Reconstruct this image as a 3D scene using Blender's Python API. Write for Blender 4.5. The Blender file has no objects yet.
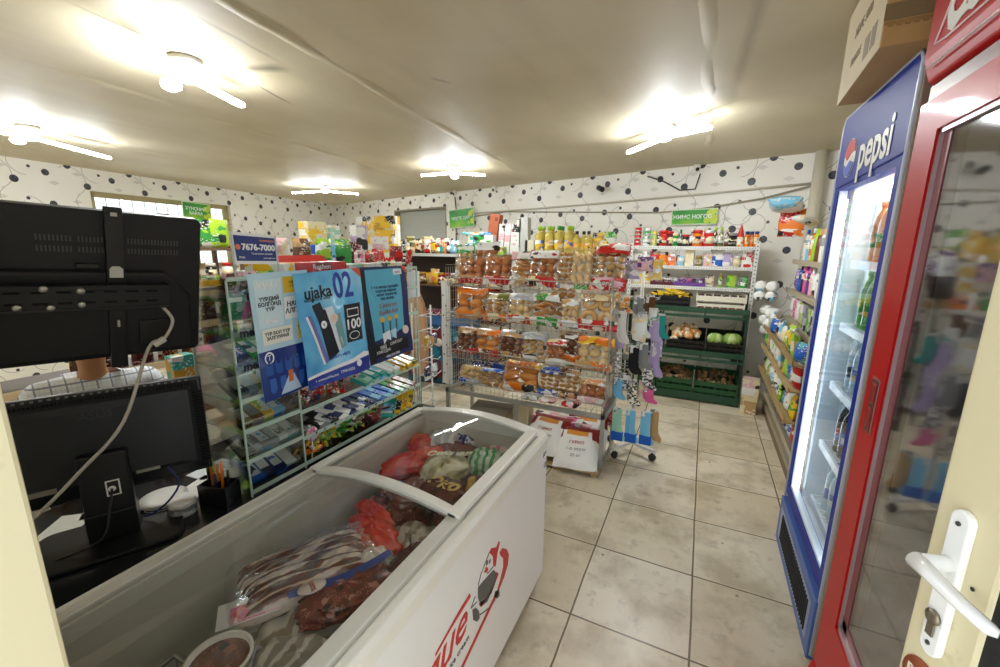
import bpy, bmesh, math, random
from mathutils import Matrix, Vector
random.seed(7)
S = bpy.context.scene
COL = S.collection
PI = math.pi

# ---------------------------------------------------------------- camera
cam_d = bpy.data.cameras.new('camera')
cam = bpy.data.objects.new('camera', cam_d); COL.objects.link(cam)
cam_d.sensor_width = 36.0
cam_d.lens = 420.0 / 1000.0 * 36.0
cam_d.clip_start = 0.02
_psi, _pit, _rol = 0.4457595, 0.2053954, math.radians(0.5)
fw = Vector((-math.sin(_psi)*math.cos(_pit), math.cos(_psi)*math.cos(_pit), -math.sin(_pit)))
rt = Vector((math.cos(_psi), math.sin(_psi), 0)); up = rt.cross(fw)
rt2 = rt*math.cos(_rol) + up*math.sin(_rol); up2 = -rt*math.sin(_rol) + up*math.cos(_rol)
M = Matrix.Identity(4)
for i in range(3):
    M[i][0] = rt2[i]; M[i][1] = up2[i]; M[i][2] = -fw[i]
M[2][3] = 1.65
cam.matrix_world = M
S.camera = cam

# ---------------------------------------------------------------- world, exposure
w = bpy.data.worlds.new('daylight'); S.world = w; w.use_nodes = True
bg = w.node_tree.nodes['Background']; bg.inputs[0].default_value = (0.86, 0.93, 1.0, 1); bg.inputs[1].default_value = 1.7
S.view_settings.view_transform = 'Standard'; S.view_settings.look = 'None'
S.view_settings.gamma = 1.0; S.view_settings.exposure = 0.70; S.view_settings.use_curve_mapping = False
S.cycles.use_denoising = True
S.cycles.max_bounces = 8; S.cycles.transparent_max_bounces = 24; S.cycles.glossy_bounces = 4; S.cycles.transmission_bounces = 8
S.cycles.caustics_reflective = False; S.cycles.caustics_refractive = False
S.cycles.sample_clamp_indirect = 4.0
LAMP = 80.0          # strength of the ceiling tubes
FRIDGE = 9.0         # strength of the strip lights and the added fill strip in the tall coolers

# ---------------------------------------------------------------- materials
def lin(c):
    if isinstance(c, str):
        c = tuple(int(c[i:i+2], 16)/255 for i in (0, 2, 4))
    return tuple(((x/12.92) if x <= 0.04045 else ((x+0.055)/1.055)**2.4) for x in c[:3]) + (1,)
_mc = {}
def mat(hexc, rough=0.5, metal=0.0, emit=0.0, spec=0.5, coat=0.0, trans=0.0, name=None):
    key = (hexc, rough, metal, emit, spec, coat, trans)
    if key in _mc: return _mc[key]
    m = bpy.data.materials.new(name or 'mat_' + hexc); m.use_nodes = True
    b = m.node_tree.nodes['Principled BSDF']; c = lin(hexc)
    b.inputs['Base Color'].default_value = c; b.inputs['Roughness'].default_value = rough
    b.inputs['Metallic'].default_value = metal; b.inputs['Specular IOR Level'].default_value = spec
    b.inputs['Coat Weight'].default_value = coat; b.inputs['Coat Roughness'].default_value = 0.08
    if trans: b.inputs['Transmission Weight'].default_value = trans
    if emit: b.inputs['Emission Color'].default_value = c; b.inputs['Emission Strength'].default_value = emit
    m.diffuse_color = c
    _mc[key] = m; return m

class NT:
    """tiny shader-maths helper"""
    def __init__(s, name):
        s.m = bpy.data.materials.new(name); s.m.use_nodes = True; s.t = s.m.node_tree
        s.b = s.t.nodes['Principled BSDF']
    def n(s, kind, **kw):
        nd = s.t.nodes.new(kind)
        for k, v in kw.items(): setattr(nd, k, v)
        return nd
    def put(s, sock, v):
        if hasattr(v, 'is_linked') or isinstance(v, bpy.types.NodeSocket): s.t.links.new(v, sock)
        else: sock.default_value = v
    def math(s, op, a, b=None, c=None, clamp=False):
        nd = s.n('ShaderNodeMath', operation=op); nd.use_clamp = clamp
        s.put(nd.inputs[0], a)
        if b is not None: s.put(nd.inputs[1], b)
        if c is not None: s.put(nd.inputs[2], c)
        return nd.outputs[0]
    def mix(s, f, a, b, blend='MIX'):
        nd = s.n('ShaderNodeMix', data_type='RGBA', blend_type=blend)
        s.put(nd.inputs[0], f); s.put(nd.inputs[6], a); s.put(nd.inputs[7], b)
        return nd.outputs[2]
    def coord(s, which='Object', scale=None, rnd=False):
        tc = s.n('ShaderNodeTexCoord').outputs[which]
        if rnd:
            oi = s.n('ShaderNodeObjectInfo').outputs['Random']
            cb = s.n('ShaderNodeCombineXYZ')
            for i, k in enumerate((17.0, 31.0, 53.0)): s.t.links.new(s.math('MULTIPLY', oi, k), cb.inputs[i])
            va = s.n('ShaderNodeVectorMath', operation='ADD'); s.t.links.new(tc, va.inputs[0]); s.t.links.new(cb.outputs[0], va.inputs[1]); tc = va.outputs[0]
        if scale is not None:
            mp = s.n('ShaderNodeMapping'); mp.inputs['Scale'].default_value = scale; s.t.links.new(tc, mp.inputs[0]); tc = mp.outputs[0]
        return tc
    def noise(s, vec, scale, detail=2.0, rough=0.5):
        nd = s.n('ShaderNodeTexNoise'); s.t.links.new(vec, nd.inputs['Vector'])
        nd.inputs['Scale'].default_value = scale; nd.inputs['Detail'].default_value = detail; nd.inputs['Roughness'].default_value = rough
        return nd.outputs['Fac']
    def ramp(s, f, stops, interp='LINEAR'):
        nd = s.n('ShaderNodeValToRGB'); s.t.links.new(f, nd.inputs[0]); cr = nd.color_ramp; cr.interpolation = interp
        while len(cr.elements) < len(stops): cr.elements.new(0.5)
        for e, (p, c) in zip(cr.elements, stops): e.position = p; e.color = lin(c) if isinstance(c, str) else c
        return nd.outputs[0]

def pack(c1, c2, c3='ffffff', sc=22.0, rough=0.28, stretch=(1, 1, 1.6)):
    """printed packaging: patches of three inks, different on every item"""
    key = ('pack', c1, c2, c3, sc, rough)
    if key in _mc: return _mc[key]
    q = NT('printed_' + c1 + '_' + c2)
    v = q.coord('Object', stretch, rnd=True)
    vo = q.n('ShaderNodeTexVoronoi', distance='CHEBYCHEV'); q.t.links.new(v, vo.inputs['Vector']); vo.inputs['Scale'].default_value = sc*.8; vo.inputs['Randomness'].default_value = .75
    sp = q.n('ShaderNodeSeparateColor'); q.t.links.new(vo.outputs['Color'], sp.inputs[0])
    a = q.ramp(sp.outputs[0], [(0.0, c1), (0.50, c2), (0.74, c3), (0.84, c1), (0.93, '1c1a1e')], 'CONSTANT')
    blob = q.math('GREATER_THAN', q.noise(v, sc*.9, 1.0), 0.60)
    a = q.mix(q.math('MULTIPLY', blob, q.math('LESS_THAN', sp.outputs[1], .55)), a, lin(c2))
    g = q.math('MULTIPLY', q.math('GREATER_THAN', q.noise(v, sc*4.2, 1.0), 0.60), q.math('GREATER_THAN', sp.outputs[2], .55))
    q.put(q.b.inputs['Base Color'], q.mix(g, a, lin(c3)))
    q.b.inputs['Roughness'].default_value = rough; q.b.inputs['Coat Weight'].default_value = .3; q.b.inputs['Coat Roughness'].default_value = .15
    _mc[key] = q.m; return q.m

def clear(name, tint=(0.97, 0.98, 0.97), gloss=0.10, rough=0.03, graze=0.7):
    """thin clear sheet: mostly see-through, mirror-like at grazing angles"""
    key = ('clear', name)
    if key in _mc: return _mc[key]
    m = bpy.data.materials.new(name); m.use_nodes = True; t = m.node_tree
    for n in list(t.nodes): t.nodes.remove(n)
    o = t.nodes.new('ShaderNodeOutputMaterial'); mx = t.nodes.new('ShaderNodeMixShader')
    tr = t.nodes.new('ShaderNodeBsdfTransparent'); gl = t.nodes.new('ShaderNodeBsdfGlossy'); fr = t.nodes.new('ShaderNodeLayerWeight')
    tr.inputs[0].default_value = tint + (1,); gl.inputs['Roughness'].default_value = rough; fr.inputs[0].default_value = 0.25
    ad = t.nodes.new('ShaderNodeMath'); ad.operation = 'MULTIPLY_ADD'; ad.inputs[1].default_value = graze; ad.inputs[2].default_value = gloss; ad.use_clamp = True
    t.links.new(fr.outputs['Fresnel'], ad.inputs[0]); t.links.new(ad.outputs[0], mx.inputs[0])
    t.links.new(tr.outputs[0], mx.inputs[1]); t.links.new(gl.outputs[0], mx.inputs[2]); t.links.new(mx.outputs[0], o.inputs[0])
    _mc[key] = m; return m

# ---------------------------------------------------------------- mesh builder
class MB:
    def __init__(s): s.v = []; s.f = []; s.mi = []; s.sm = []; s.T = Matrix.Identity(4)
    def add(s, vs, fs, m=0, smooth=False):
        b = len(s.v); s.v += [tuple(s.T @ Vector(v)) for v in vs]
        for f in fs: s.f.append(tuple(b+i for i in f)); s.mi.append(m); s.sm.append(smooth)
        return s
    def box(s, x0, x1, y0, y1, z0, z1, m=0):
        vs = [(x, y, z) for z in (z0, z1) for y in (y0, y1) for x in (x0, x1)]
        return s.add(vs, [(0, 2, 3, 1), (4, 5, 7, 6), (0, 1, 5, 4), (2, 6, 7, 3), (0, 4, 6, 2), (1, 3, 7, 5)], m)
    def rbox(s, c, d, m=0, rz=0, rx=0, ry=0):
        T0 = s.T; s.T = s.T @ Matrix.Translation(c) @ Matrix.Rotation(rz, 4, 'Z') @ Matrix.Rotation(ry, 4, 'Y') @ Matrix.Rotation(rx, 4, 'X')
        s.box(-d[0]/2, d[0]/2, -d[1]/2, d[1]/2, -d[2]/2, d[2]/2, m); s.T = T0; return s
    def prism(s, pts, a, b, axis='y', m=0, smooth=False):
        """extrude a 2D outline; pts (u,v): axis y -> (x,z), axis x -> (y,z), axis z -> (x,y)"""
        def P(u, v, w): return {'y': (u, w, v), 'x': (w, u, v), 'z': (u, v, w)}[axis]
        n = len(pts); vs = [P(u, v, a) for u, v in pts] + [P(u, v, b) for u, v in pts]
        fs = [tuple(range(n))[::-1], tuple(range(n, 2*n))] + [(i, (i+1) % n, n+(i+1) % n, n+i) for i in range(n)]
        return s.add(vs, fs, m, smooth)
    def tube(s, pts, r, n=6, m=0, closed=False, smooth=True):
        pts = [Vector(p) for p in pts]; L = len(pts); vs = []; fs = []
        prev = None
        for i, p in enumerate(pts):
            a = pts[i-1] if (i > 0 or closed) else p; b = pts[(i+1) % L] if (i < L-1 or closed) else p
            t = (b-a).normalized() if (b-a).length > 1e-9 else Vector((0, 0, 1))
            if prev is None:
                prev = t.orthogonal().normalized()
            u = (prev - t*prev.dot(t))
            u = u.normalized() if u.length > 1e-6 else t.orthogonal().normalized()
            prev = u; v = t.cross(u)
            rr = r[i] if isinstance(r, (list, tuple)) else r
            vs += [p + (u*math.cos(2*PI*k/n) + v*math.sin(2*PI*k/n))*rr for k in range(n)]
        seg = L if closed else L-1
        for i in range(seg):
            j = (i+1) % L
            fs += [(i*n+k, i*n+(k+1) % n, j*n+(k+1) % n, j*n+k) for k in range(n)]
        if not closed: fs += [tuple(range(n))[::-1], tuple((L-1)*n+k for k in range(n))]
        return s.add(vs, fs, m, smooth)
    def lathe(s, prof, n=16, c=(0, 0, 0), m=0, ms=None, sx=1, sy=1):
        vs = []; 
        for r, z in prof: vs += [(c[0]+r*sx*math.cos(2*PI*k/n), c[1]+r*sy*math.sin(2*PI*k/n), c[2]+z) for k in range(n)]
        for i in range(len(prof)-1):
            pass
        b = len(s.v); s.v += [tuple(s.T @ Vector(v)) for v in vs]
        for i in range(len(prof)-1):
            for k in range(n):
                s.f.append((b+i*n+k, b+i*n+(k+1) % n, b+(i+1)*n+(k+1) % n, b+(i+1)*n+k)); s.mi.append(ms[i] if ms else m); s.sm.append(True)
        s.f.append(tuple(b+k for k in range(n))[::-1]); s.mi.append(ms[0] if ms else m); s.sm.append(False)
        s.f.append(tuple(b+(len(prof)-1)*n+k for k in range(n))); s.mi.append(ms[-1] if ms else m); s.sm.append(False)
        return s
    def grid(s, fn, nu, nv, m=0, smooth=True, close_u=False):
        vs = [fn(i/(nu if close_u else nu), j/nv) for j in range(nv+1) for i in range(nu+1)]
        W = nu+1
        fs = [(j*W+i, j*W+i+1, (j+1)*W+i+1, (j+1)*W+i) for j in range(nv) for i in range(nu)]
        if callable(m):
            for f in fs:
                cx = sum(vs[k][0] for k in f)/4; 
                s.add([vs[k] for k in f], [(0, 1, 2, 3)], m(f[0] % W/nu, f[0]//W/nv), smooth)
            return s
        return s.add(vs, fs, m, smooth)
    def ball(s, c, r, m=0, nu=10, nv=6):
        if not isinstance(r, (tuple, list)): r = (r, r, r)
        vs = [(c[0], c[1], c[2]-r[2])]
        for j in range(1, nv):
            a = -PI/2 + PI*j/nv
            vs += [(c[0]+r[0]*math.cos(a)*math.cos(2*PI*k/nu), c[1]+r[1]*math.cos(a)*math.sin(2*PI*k/nu), c[2]+r[2]*math.sin(a)) for k in range(nu)]
        vs.append((c[0], c[1], c[2]+r[2])); fs = []
        for k in range(nu): fs.append((0, 1+(k+1) % nu, 1+k))
        for j in range(nv-2):
            for k in range(nu):
                a = 1+j*nu; fs.append((a+k, a+(k+1) % nu, a+nu+(k+1) % nu, a+nu+k))
        a = 1+(nv-2)*nu; t = len(vs)-1
        for k in range(nu): fs.append((a+k, a+(k+1) % nu, t))
        return s.add(vs, fs, m, True)
    def build(s, name, mats, parent=None, loc=(0, 0, 0), rot=(0, 0, 0), bevel=0, seg=2):
        me = bpy.data.meshes.new(name); me.from_pydata(s.v, [], s.f)
        if not isinstance(mats, (list, tuple)): mats = [mats]
        for x in mats: me.materials.append(x)
        me.polygons.foreach_set('material_index', s.mi); me.polygons.foreach_set('use_smooth', s.sm); me.update()
        bm = bmesh.new(); bm.from_mesh(me); bmesh.ops.recalc_face_normals(bm, faces=bm.faces) if len(me.polygons) < 4000 else None
        bm.to_mesh(me); bm.free()
        o = bpy.data.objects.new(name, me); COL.objects.link(o); o.location = loc; o.rotation_euler = rot
        if parent: o.parent = parent; KIDS.setdefault(parent.name, []).append(o)
        if bevel:
            md = o.modifiers.new('bevel', 'BEVEL'); md.width = bevel; md.segments = seg; md.limit_method = 'ANGLE'; md.angle_limit = math.radians(35)
        return o

def tag(o, label=None, cat=None, group=None, kind=None):
    if label: o['label'] = label
    if cat: o['category'] = cat
    if group: o['group'] = group
    if kind: o['kind'] = kind
    return o
def thing(name, label, cat, loc=(0, 0, 0), rz=0, group=None):
    o = bpy.data.objects.new(name, None); COL.objects.link(o); o.location = loc; o.rotation_euler = (0, 0, rz)
    o.empty_display_size = 0.05
    return tag(o, label, cat, group)
def struct(name, mb, mats, **k):
    return tag(mb.build(name, mats, **k), kind='structure')
def copy_tree(o, parent=None):
    c = o.copy(); COL.objects.link(c)
    if parent: c.parent = parent
    for ch in list(KIDS.get(o.name, [])): copy_tree(ch, c)
    return c
KIDS = {}
def text(body, size, m, parent, loc, xdir, ydir, name='lettering', align='CENTER', bold=0.0, depth=0.0008, warp=None, sx=1.0, shear=0.0):
    """lettering as a mesh, standing in the plane of xdir / ydir"""
    cu = bpy.data.curves.new(name, 'FONT'); cu.body = body; cu.size = size; cu.align_x = align; cu.align_y = 'CENTER'
    cu.extrude = depth; cu.offset = bold; cu.resolution_u = 3; cu.shear = shear
    to = bpy.data.objects.new(name, cu); COL.objects.link(to)
    dg = bpy.context.evaluated_depsgraph_get(); me = bpy.data.meshes.new_from_object(to.evaluated_get(dg))
    bpy.data.objects.remove(to)
    X = Vector(xdir).normalized(); Y = Vector(ydir).normalized(); Z = X.cross(Y).normalized(); L = Vector(loc)
    for v in me.vertices:
        p = L + X*(v.co.x*sx) + Y*v.co.y + Z*v.co.z
        v.co = warp(p) if warp else p
    me.materials.clear(); me.materials.append(m); me.name = name
    o = bpy.data.objects.new(name, me); COL.objects.link(o)
    if parent: o.parent = parent; KIDS.setdefault(parent.name, []).append(o)
    return o
ORD = ['leftmost', 'second from left', 'third from left', 'fourth from left', 'fifth from left', 'sixth from left', 'seventh from left', 'eighth from left', 'ninth from left', 'tenth from left',
       'eleventh from left', 'twelfth from left', 'thirteenth from left', 'fourteenth from left', 'fifteenth from left', 'sixteenth from left', 'seventeenth from left', 'eighteenth from left', 'nineteenth from left', 'twentieth from left', '21st from left', '22nd from left', '23rd from left', '24th from left', '25th from left', '26th from left', '27th from left', '28th from left', '29th from left', '30th from left']
white = mat('f0efe9', 0.35); cream = mat('efe6c4', 0.42); black = mat('0b0b0c', 0.42); chrome = mat('c9c9c9', 0.25, 0.9)
steel = mat('b9b9b2', 0.35, 0.6); acryl = clear('clear_acrylic', (0.96, 0.985, 0.97), 0.06); film = clear('clear_film', (0.985, 0.985, 0.985), 0.03, 0.10, 0.35)
# ================================================================ the room
CEIL = 2.6
def wy(x): return 5.33 - 0.265*(x - 1.35)             # back wall runs slightly askew
def lx(y): return -8.36 + (7.9 - y)*0.188             # left wall

def wallpaper(name, along, org):
    """white paper with dark discs on looping stems, repeated every 0.6 m"""
    q = NT(name); geo = q.n('ShaderNodeNewGeometry').outputs['Position']
    sp = q.n('ShaderNodeSeparateXYZ'); q.t.links.new(geo, sp.inputs[0])
    u = q.math('ADD', q.math('MULTIPLY', sp.outputs[0], along[0]), q.math('MULTIPLY', sp.outputs[1], along[1]))
    z = sp.outputs[2]
    PU, PZ = 0.62, 0.74     # pattern drawn in these units, then stretched
    KP = 1.15
    fu = q.math('MULTIPLY', q.math('FRACT', q.math('DIVIDE', q.math('ADD', u, org + 62.0), PU*KP)), PU)
    fz = q.math('MULTIPLY', q.math('FRACT', q.math('DIVIDE', q.math('ADD', z, 0.30), PZ*KP)), PZ)
    def dist(cx, cz):
        a = q.math('SUBTRACT', fu, cx); b = q.math('SUBTRACT', fz, cz)
        return q.math('SQRT', q.math('ADD', q.math('MULTIPLY', a, a), q.math('MULTIPLY', b, b))), a, b
    dots = None; stems = None; soft = None
    def mx(p, v): return v if p is None else q.math('MAXIMUM', p, v)
    for cx, cz, r in [(0.10, 0.62, .045), (0.42, 0.56, .045), (0.26, 0.40, .048), (0.54, 0.30, .045), (0.12, 0.20, .045), (0.38, 0.10, .048), (0.30, 0.66, .022), (0.05, 0.40, .020), (0.56, 0.46, .020), (0.25, 0.24, .020)]:
        dots = mx(dots, q.math('LESS_THAN', dist(cx, cz)[0], r*.74))
    for cx, cz, R, sx, sz in [(0.30, 0.56, .12, -1, -1), (0.06, 0.50, .12, 1, -1), (0.28, 0.28, .13, 1, 1), (0.54, 0.14, .15, -1, 1), (0.44, 0.44, .10, 1, 1), (0.42, 0.66, .09, 1, -1)]:
        d, a, b = dist(cx, cz)
        ring = q.math('LESS_THAN', q.math('ABSOLUTE', q.math('SUBTRACT', d, R)), 0.0026)
        ring = q.math('MULTIPLY', ring, q.math('MAXIMUM', q.math('GREATER_THAN', q.math('MULTIPLY', a, sx), 0.0), q.math('GREATER_THAN', q.math('MULTIPLY', b, sz), 0.03)))
        stems = mx(stems, ring)
    for cx, cz in [(0.20, 0.50), (0.50, 0.66), (0.46, 0.22), (0.06, 0.10)]:
        d, a, b = dist(cx, cz); d2 = q.math('ADD', q.math('ABSOLUTE', a), q.math('MULTIPLY', q.math('ABSOLUTE', b), 2.2))
        soft = mx(soft, q.math('LESS_THAN', d2, 0.05))
    n = q.noise(geo, 60.0, 2.0)
    base = q.ramp(q.noise(geo, 1.3, 3.0), [(0.3, 'f0ece0'), (0.7, 'faf8f1')])
    c = q.mix(q.math('MULTIPLY', soft, 0.45), base, lin('b9b8b0'))
    c = q.mix(q.math('MULTIPLY', stems, 0.6), c, lin('57554f'))
    c = q.mix(dots, c, q.ramp(n, [(0.35, '15161a'), (0.7, '50525a')]))
    q.put(q.b.inputs['Base Color'], c); q.b.inputs['Roughness'].default_value = 0.45
    return q.m
paper_back = wallpaper('wallpaper_back', (0.9666, -0.256), 0.1)
paper_left = wallpaper('wallpaper_left', (0.18, -0.98), 0.35)

# floor: half-metre worn tiles
def floor_mat():
    q = NT('worn_floor_tiles'); p = q.n('ShaderNodeNewGeometry').outputs['Position']
    sp = q.n('ShaderNodeSeparateXYZ'); q.t.links.new(p, sp.inputs[0])
    x = q.math('ADD', sp.outputs[0], 100*0.5 + 0.40); y = q.math('ADD', sp.outputs[1], 100*0.5 - 0.11)
    wob = q.math('MULTIPLY', q.math('SUBTRACT', q.noise(p, 3.0, 2.0), 0.5), 0.012)
    gx = q.math('ABSOLUTE', q.math('SUBTRACT', q.math('FRACT', q.math('DIVIDE', q.math('ADD', x, wob), 0.5)), 0.5))
    gy = q.math('ABSOLUTE', q.math('SUBTRACT', q.math('FRACT', q.math('DIVIDE', q.math('ADD', y, wob), 0.5)), 0.5))
    grout = q.math('GREATER_THAN', q.math('MAXIMUM', gx, gy), 0.4915)
    near = q.math('GREATER_THAN', q.math('MAXIMUM', gx, gy), 0.475)
    ix = q.math('FLOOR', q.math('DIVIDE', x, 0.5)); iy = q.math('FLOOR', q.math('DIVIDE', y, 0.5))
    wn = q.n('ShaderNodeTexWhiteNoise', noise_dimensions='2D'); cb = q.n('ShaderNodeCombineXYZ')
    q.t.links.new(ix, cb.inputs[0]); q.t.links.new(iy, cb.inputs[1]); q.t.links.new(cb.outputs[0], wn.inputs['Vector'])
    t = q.ramp(wn.outputs['Value'], [(0.0, 'd8cbaf'), (0.5, 'e0d5bc'), (1.0, 'e8dec9')])
    st = q.ramp(q.noise(p, 2.6, 6.0, 0.62), [(0.46, '000000'), (0.62, 'ffffff')])
    t = q.mix(q.math('MULTIPLY', st, 0.7), t, lin('ac9c7c'))
    sp2 = q.ramp(q.noise(p, 11.0, 5.0, 0.7), [(0.56, '000000'), (0.66, 'ffffff')])
    t = q.mix(q.math('MULTIPLY', sp2, 0.35), t, lin('8d8068'))
    lt = q.ramp(q.noise(q.coord('Object', (1.5, 0.8, 1)), 4.0, 4.0, 0.7), [(0.58, '000000'), (0.68, 'ffffff')])
    t = q.mix(q.math('MULTIPLY', lt, 0.4), t, lin('e9e2d2'))
    t = q.mix(q.math('MULTIPLY', near, 0.25), t, lin('e6dcc4'))
    vo = q.n('ShaderNodeTexVoronoi'); q.t.links.new(p, vo.inputs['Vector']); vo.inputs['Scale'].default_value = 4.5
    t = q.mix(q.math('MULTIPLY', q.math('LESS_THAN', vo.outputs['Distance'], 0.035), 0.7), t, lin('4b463d'))
    c = q.mix(grout, t, lin('6d5d42'))
    q.put(q.b.inputs['Base Color'], c)
    q.put(q.b.inputs['Roughness'], q.math('MULTIPLY_ADD', q.noise(p, 5.0, 4.0), 0.3, 0.22))
    bp = q.n('ShaderNodeBump'); bp.inputs['Strength'].default_value = 0.5; bp.inputs['Distance'].default_value = 0.004
    q.put(bp.inputs['Height'], q.math('MULTIPLY', grout, -1.0)); q.t.links.new(bp.outputs[0], q.b.inputs['Normal'])
    return q.m
struct('floor', MB().box(-9.2, 2.0, -1.2, 8.6, -0.1, 0.0), floor_mat())

def ceil_mat():
    q = NT('old_painted_ceiling'); p = q.n('ShaderNodeNewGeometry').outputs['Position']
    t = q.ramp(q.noise(p, 0.7, 4.0, 0.55), [(0.3, 'cabd9c'), (0.55, 'd9cdb0'), (0.8, 'e6dec8')])
    mpv = q.coord('Object', (1.0, 0.12, 1.0)); s2 = q.ramp(q.noise(mpv, 2.4, 4.0, 0.6), [(0.5, '000000'), (0.75, 'ffffff')])
    t = q.mix(q.math('MULTIPLY', s2, 0.28), t, lin('ab9f84'))
    vo = q.n('ShaderNodeTexVoronoi'); q.t.links.new(p, vo.inputs['Vector']); vo.inputs['Scale'].default_value = 1.6
    t = q.mix(q.math('LESS_THAN', vo.outputs['Distance'], 0.012), t, lin('4a4336'))
    sp = q.n('ShaderNodeSeparateXYZ'); q.t.links.new(p, sp.inputs[0]); wb = q.math('MULTIPLY', q.math('SUBTRACT', q.noise(p, 6.0, 3.0), .5), .06)
    for x0, y0, ang, L, wd, k in [(-2.45, 1.16, 100, .20, .006, .6), (-2.30, 1.75, 20, .16, .035, .75), (-2.62, 2.05, 108, .22, .008, .7), (-2.1, 1.5, 100, .3, .010, .35), (-5.0, 2.0, 105, .5, .012, .5), (-.38, 3.82, -42, .75, .006, .5),
                                  (-2.85, 4.6, 25, .5, .007, .5), (.10, 2.2, 92, 1.5, .02, .3), (-.02, 3.2, 80, .3, .06, .3), (-5.75, 5.3, 30, .7, .006, .4), (-1.5, 2.3, 60, .08, .012, .4)]:
        a = math.radians(ang); dx = q.math('SUBTRACT', sp.outputs[0], x0); dy = q.math('SUBTRACT', sp.outputs[1], y0)
        along = q.math('ABSOLUTE', q.math('ADD', q.math('MULTIPLY', dx, math.cos(a)), q.math('MULTIPLY', dy, math.sin(a))))
        across = q.math('ABSOLUTE', q.math('ADD', q.math('ADD', q.math('MULTIPLY', dx, -math.sin(a)), q.math('MULTIPLY', dy, math.cos(a))), q.math('MULTIPLY', wb, .4)))
        f = q.math('MULTIPLY', q.math('SUBTRACT', 1.0, q.math('DIVIDE', across, wd*2), clamp=True), q.math('MULTIPLY', q.math('SUBTRACT', 1.0, q.math('DIVIDE', along, L), clamp=True), 1.6, clamp=True))
        t = q.mix(q.math('MULTIPLY', f, k), t, lin('4f4636'))
    q.put(q.b.inputs['Base Color'], t); q.b.inputs['Roughness'].default_value = 0.55
    bp = q.n('ShaderNodeBump'); bp.inputs['Strength'].default_value = 0.35; bp.inputs['Distance'].default_value = 0.02
    q.put(bp.inputs['Height'], q.noise(q.coord('Object', (1.0, 0.3, 1.0)), 3.0, 5.0, 0.6)); q.t.links.new(bp.outputs[0], q.b.inputs['Normal'])
    return q.m
cm = ceil_mat()
struct('ceiling', MB().box(-9.2, 2.0, 0.0, 8.6, CEIL, CEIL + 0.12), cm)
# filled seams between the ceiling slabs: low rounded ridges of plaster
def seam(n, x0, y0, x1, y1, wd=0.05, h=0.012):
    d = Vector((x1-x0, y1-y0, 0)); L = d.length; ang = math.atan2(d.y, d.x)
    m = MB(); m.T = Matrix.Translation((x0, y0, CEIL)) @ Matrix.Rotation(ang, 4, 'Z')
    rnd = random.Random(n); K = 40; off = [rnd.uniform(-.012, .012) for _ in range(K+1)]
    m.grid(lambda u, v: (u*L, (v-.5)*2*wd + off[int(round(u*K))], 0.002 - h*math.sin(PI*v)*(0.6+0.4*math.sin(u*37+n))), K, 6)
    tag(m.build('trim_%d' % n, cm), kind='structure')
seam(1, -3.3, 0.6, -4.1, 5.9, .06); seam(2, -1.75, 0.6, -2.4, 6.0, .05); seam(3, -5.3, 0.8, -6.3, 6.8, .06); seam(4, -0.1, 0.9, -0.05, 5.5, .04, .01)

# walls (thick slabs); the left one has a window opening, the front one a doorway
def wall_seg(m, p, q, z0, z1, th=0.2, side=1):
    p = Vector((*p, 0)); q = Vector((*q, 0)); d = (q-p).normalized(); nrm = Vector((-d.y, d.x, 0))*side*th
    vs = [p, q, q+nrm, p+nrm]; m.prism([(a.x, a.y) for a in vs], z0, z1, 'z')
mb = MB(); wall_seg(mb, (-8.6, wy(-8.6)), (-5.95, wy(-5.95)), 0, CEIL); wall_seg(mb, (-5.95, wy(-5.95)), (-4.40, wy(-4.40)), 0, 1.75)
wall_seg(mb, (-5.95, wy(-5.95)), (-4.40, wy(-4.40)), 2.36, CEIL); wall_seg(mb, (-4.40, wy(-4.40)), (1.6, wy(1.6)), 0, CEIL)
struct('wall_back', mb, paper_back)
WY0, WY1, WZ0, WZ1 = 2.9, 5.0, 1.25, 2.32
mb = MB(); wall_seg(mb, (lx(-.1), -.1), (lx(WY0), WY0), 0, CEIL); wall_seg(mb, (lx(WY1), WY1), (lx(8.2), 8.2), 0, CEIL)
wall_seg(mb, (lx(WY0), WY0), (lx(WY1), WY1), 0, WZ0); wall_seg(mb, (lx(WY0), WY0), (lx(WY1), WY1), WZ1, CEIL)
struct('wall_left', mb, paper_left)
struct('wall_right', MB().box(1.35, 1.55, 0.0, 5.6, 0, CEIL), paper_back)
mb = MB().box(-7.2, -0.50, -0.06, 0.10, 0, CEIL).box(0.66, 1.5, -0.06, 0.10, 0, CEIL).box(-0.50, 0.66, -0.06, 0.10, 2.25, CEIL)
struct('wall_front', mb, mat('e9e4d2', 0.6))
# window in the left wall: frame, mullion, roller blind, pane
w1 = tag(bpy.data.objects.new('window_1', None), kind='structure'); COL.objects.link(w1)
wd = Vector((lx(WY1)-lx(WY0), WY1-WY0, 0)).normalized(); wn_ = Vector((wd.y, -wd.x, 0)); ang = math.atan2(wd.y, wd.x)
TW = Matrix.Translation((lx(WY0), WY0, 0)) @ Matrix.Rotation(ang, 4, 'Z'); LW = (WY1-WY0)/wd.y
tan = mat('a89a6c', 0.5)
m = MB(); m.T = TW
for a, b in [(0, .07), (1.42, 1.48), (LW-.07, LW), (1.75, 1.79)]: m.box(a, b, .05, .12, WZ0, WZ1)
m.box(0, LW, .05, .12, WZ1-.07, WZ1).box(0, LW, .05, .12, WZ0, WZ0+.07).box(-.02, LW+.02, -.03, .2, WZ0-.03, WZ0)
m.build('window_frame', tan, w1)
m = MB(); m.T = TW; m.box(.06, LW-.06, .08, .085, WZ0+.06, WZ1-.06); m.build('window_pane', clear('window_glass', (.95, .97, .95), .05), w1)
m = MB(); m.T = TW
for i in range(12): m.tube([(.1+i*.17, .16, WZ0), (.1+i*.17, .16, WZ1)], .006, 5)
m.build('window_bars', mat('6c6a5c', .5), w1)
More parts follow.
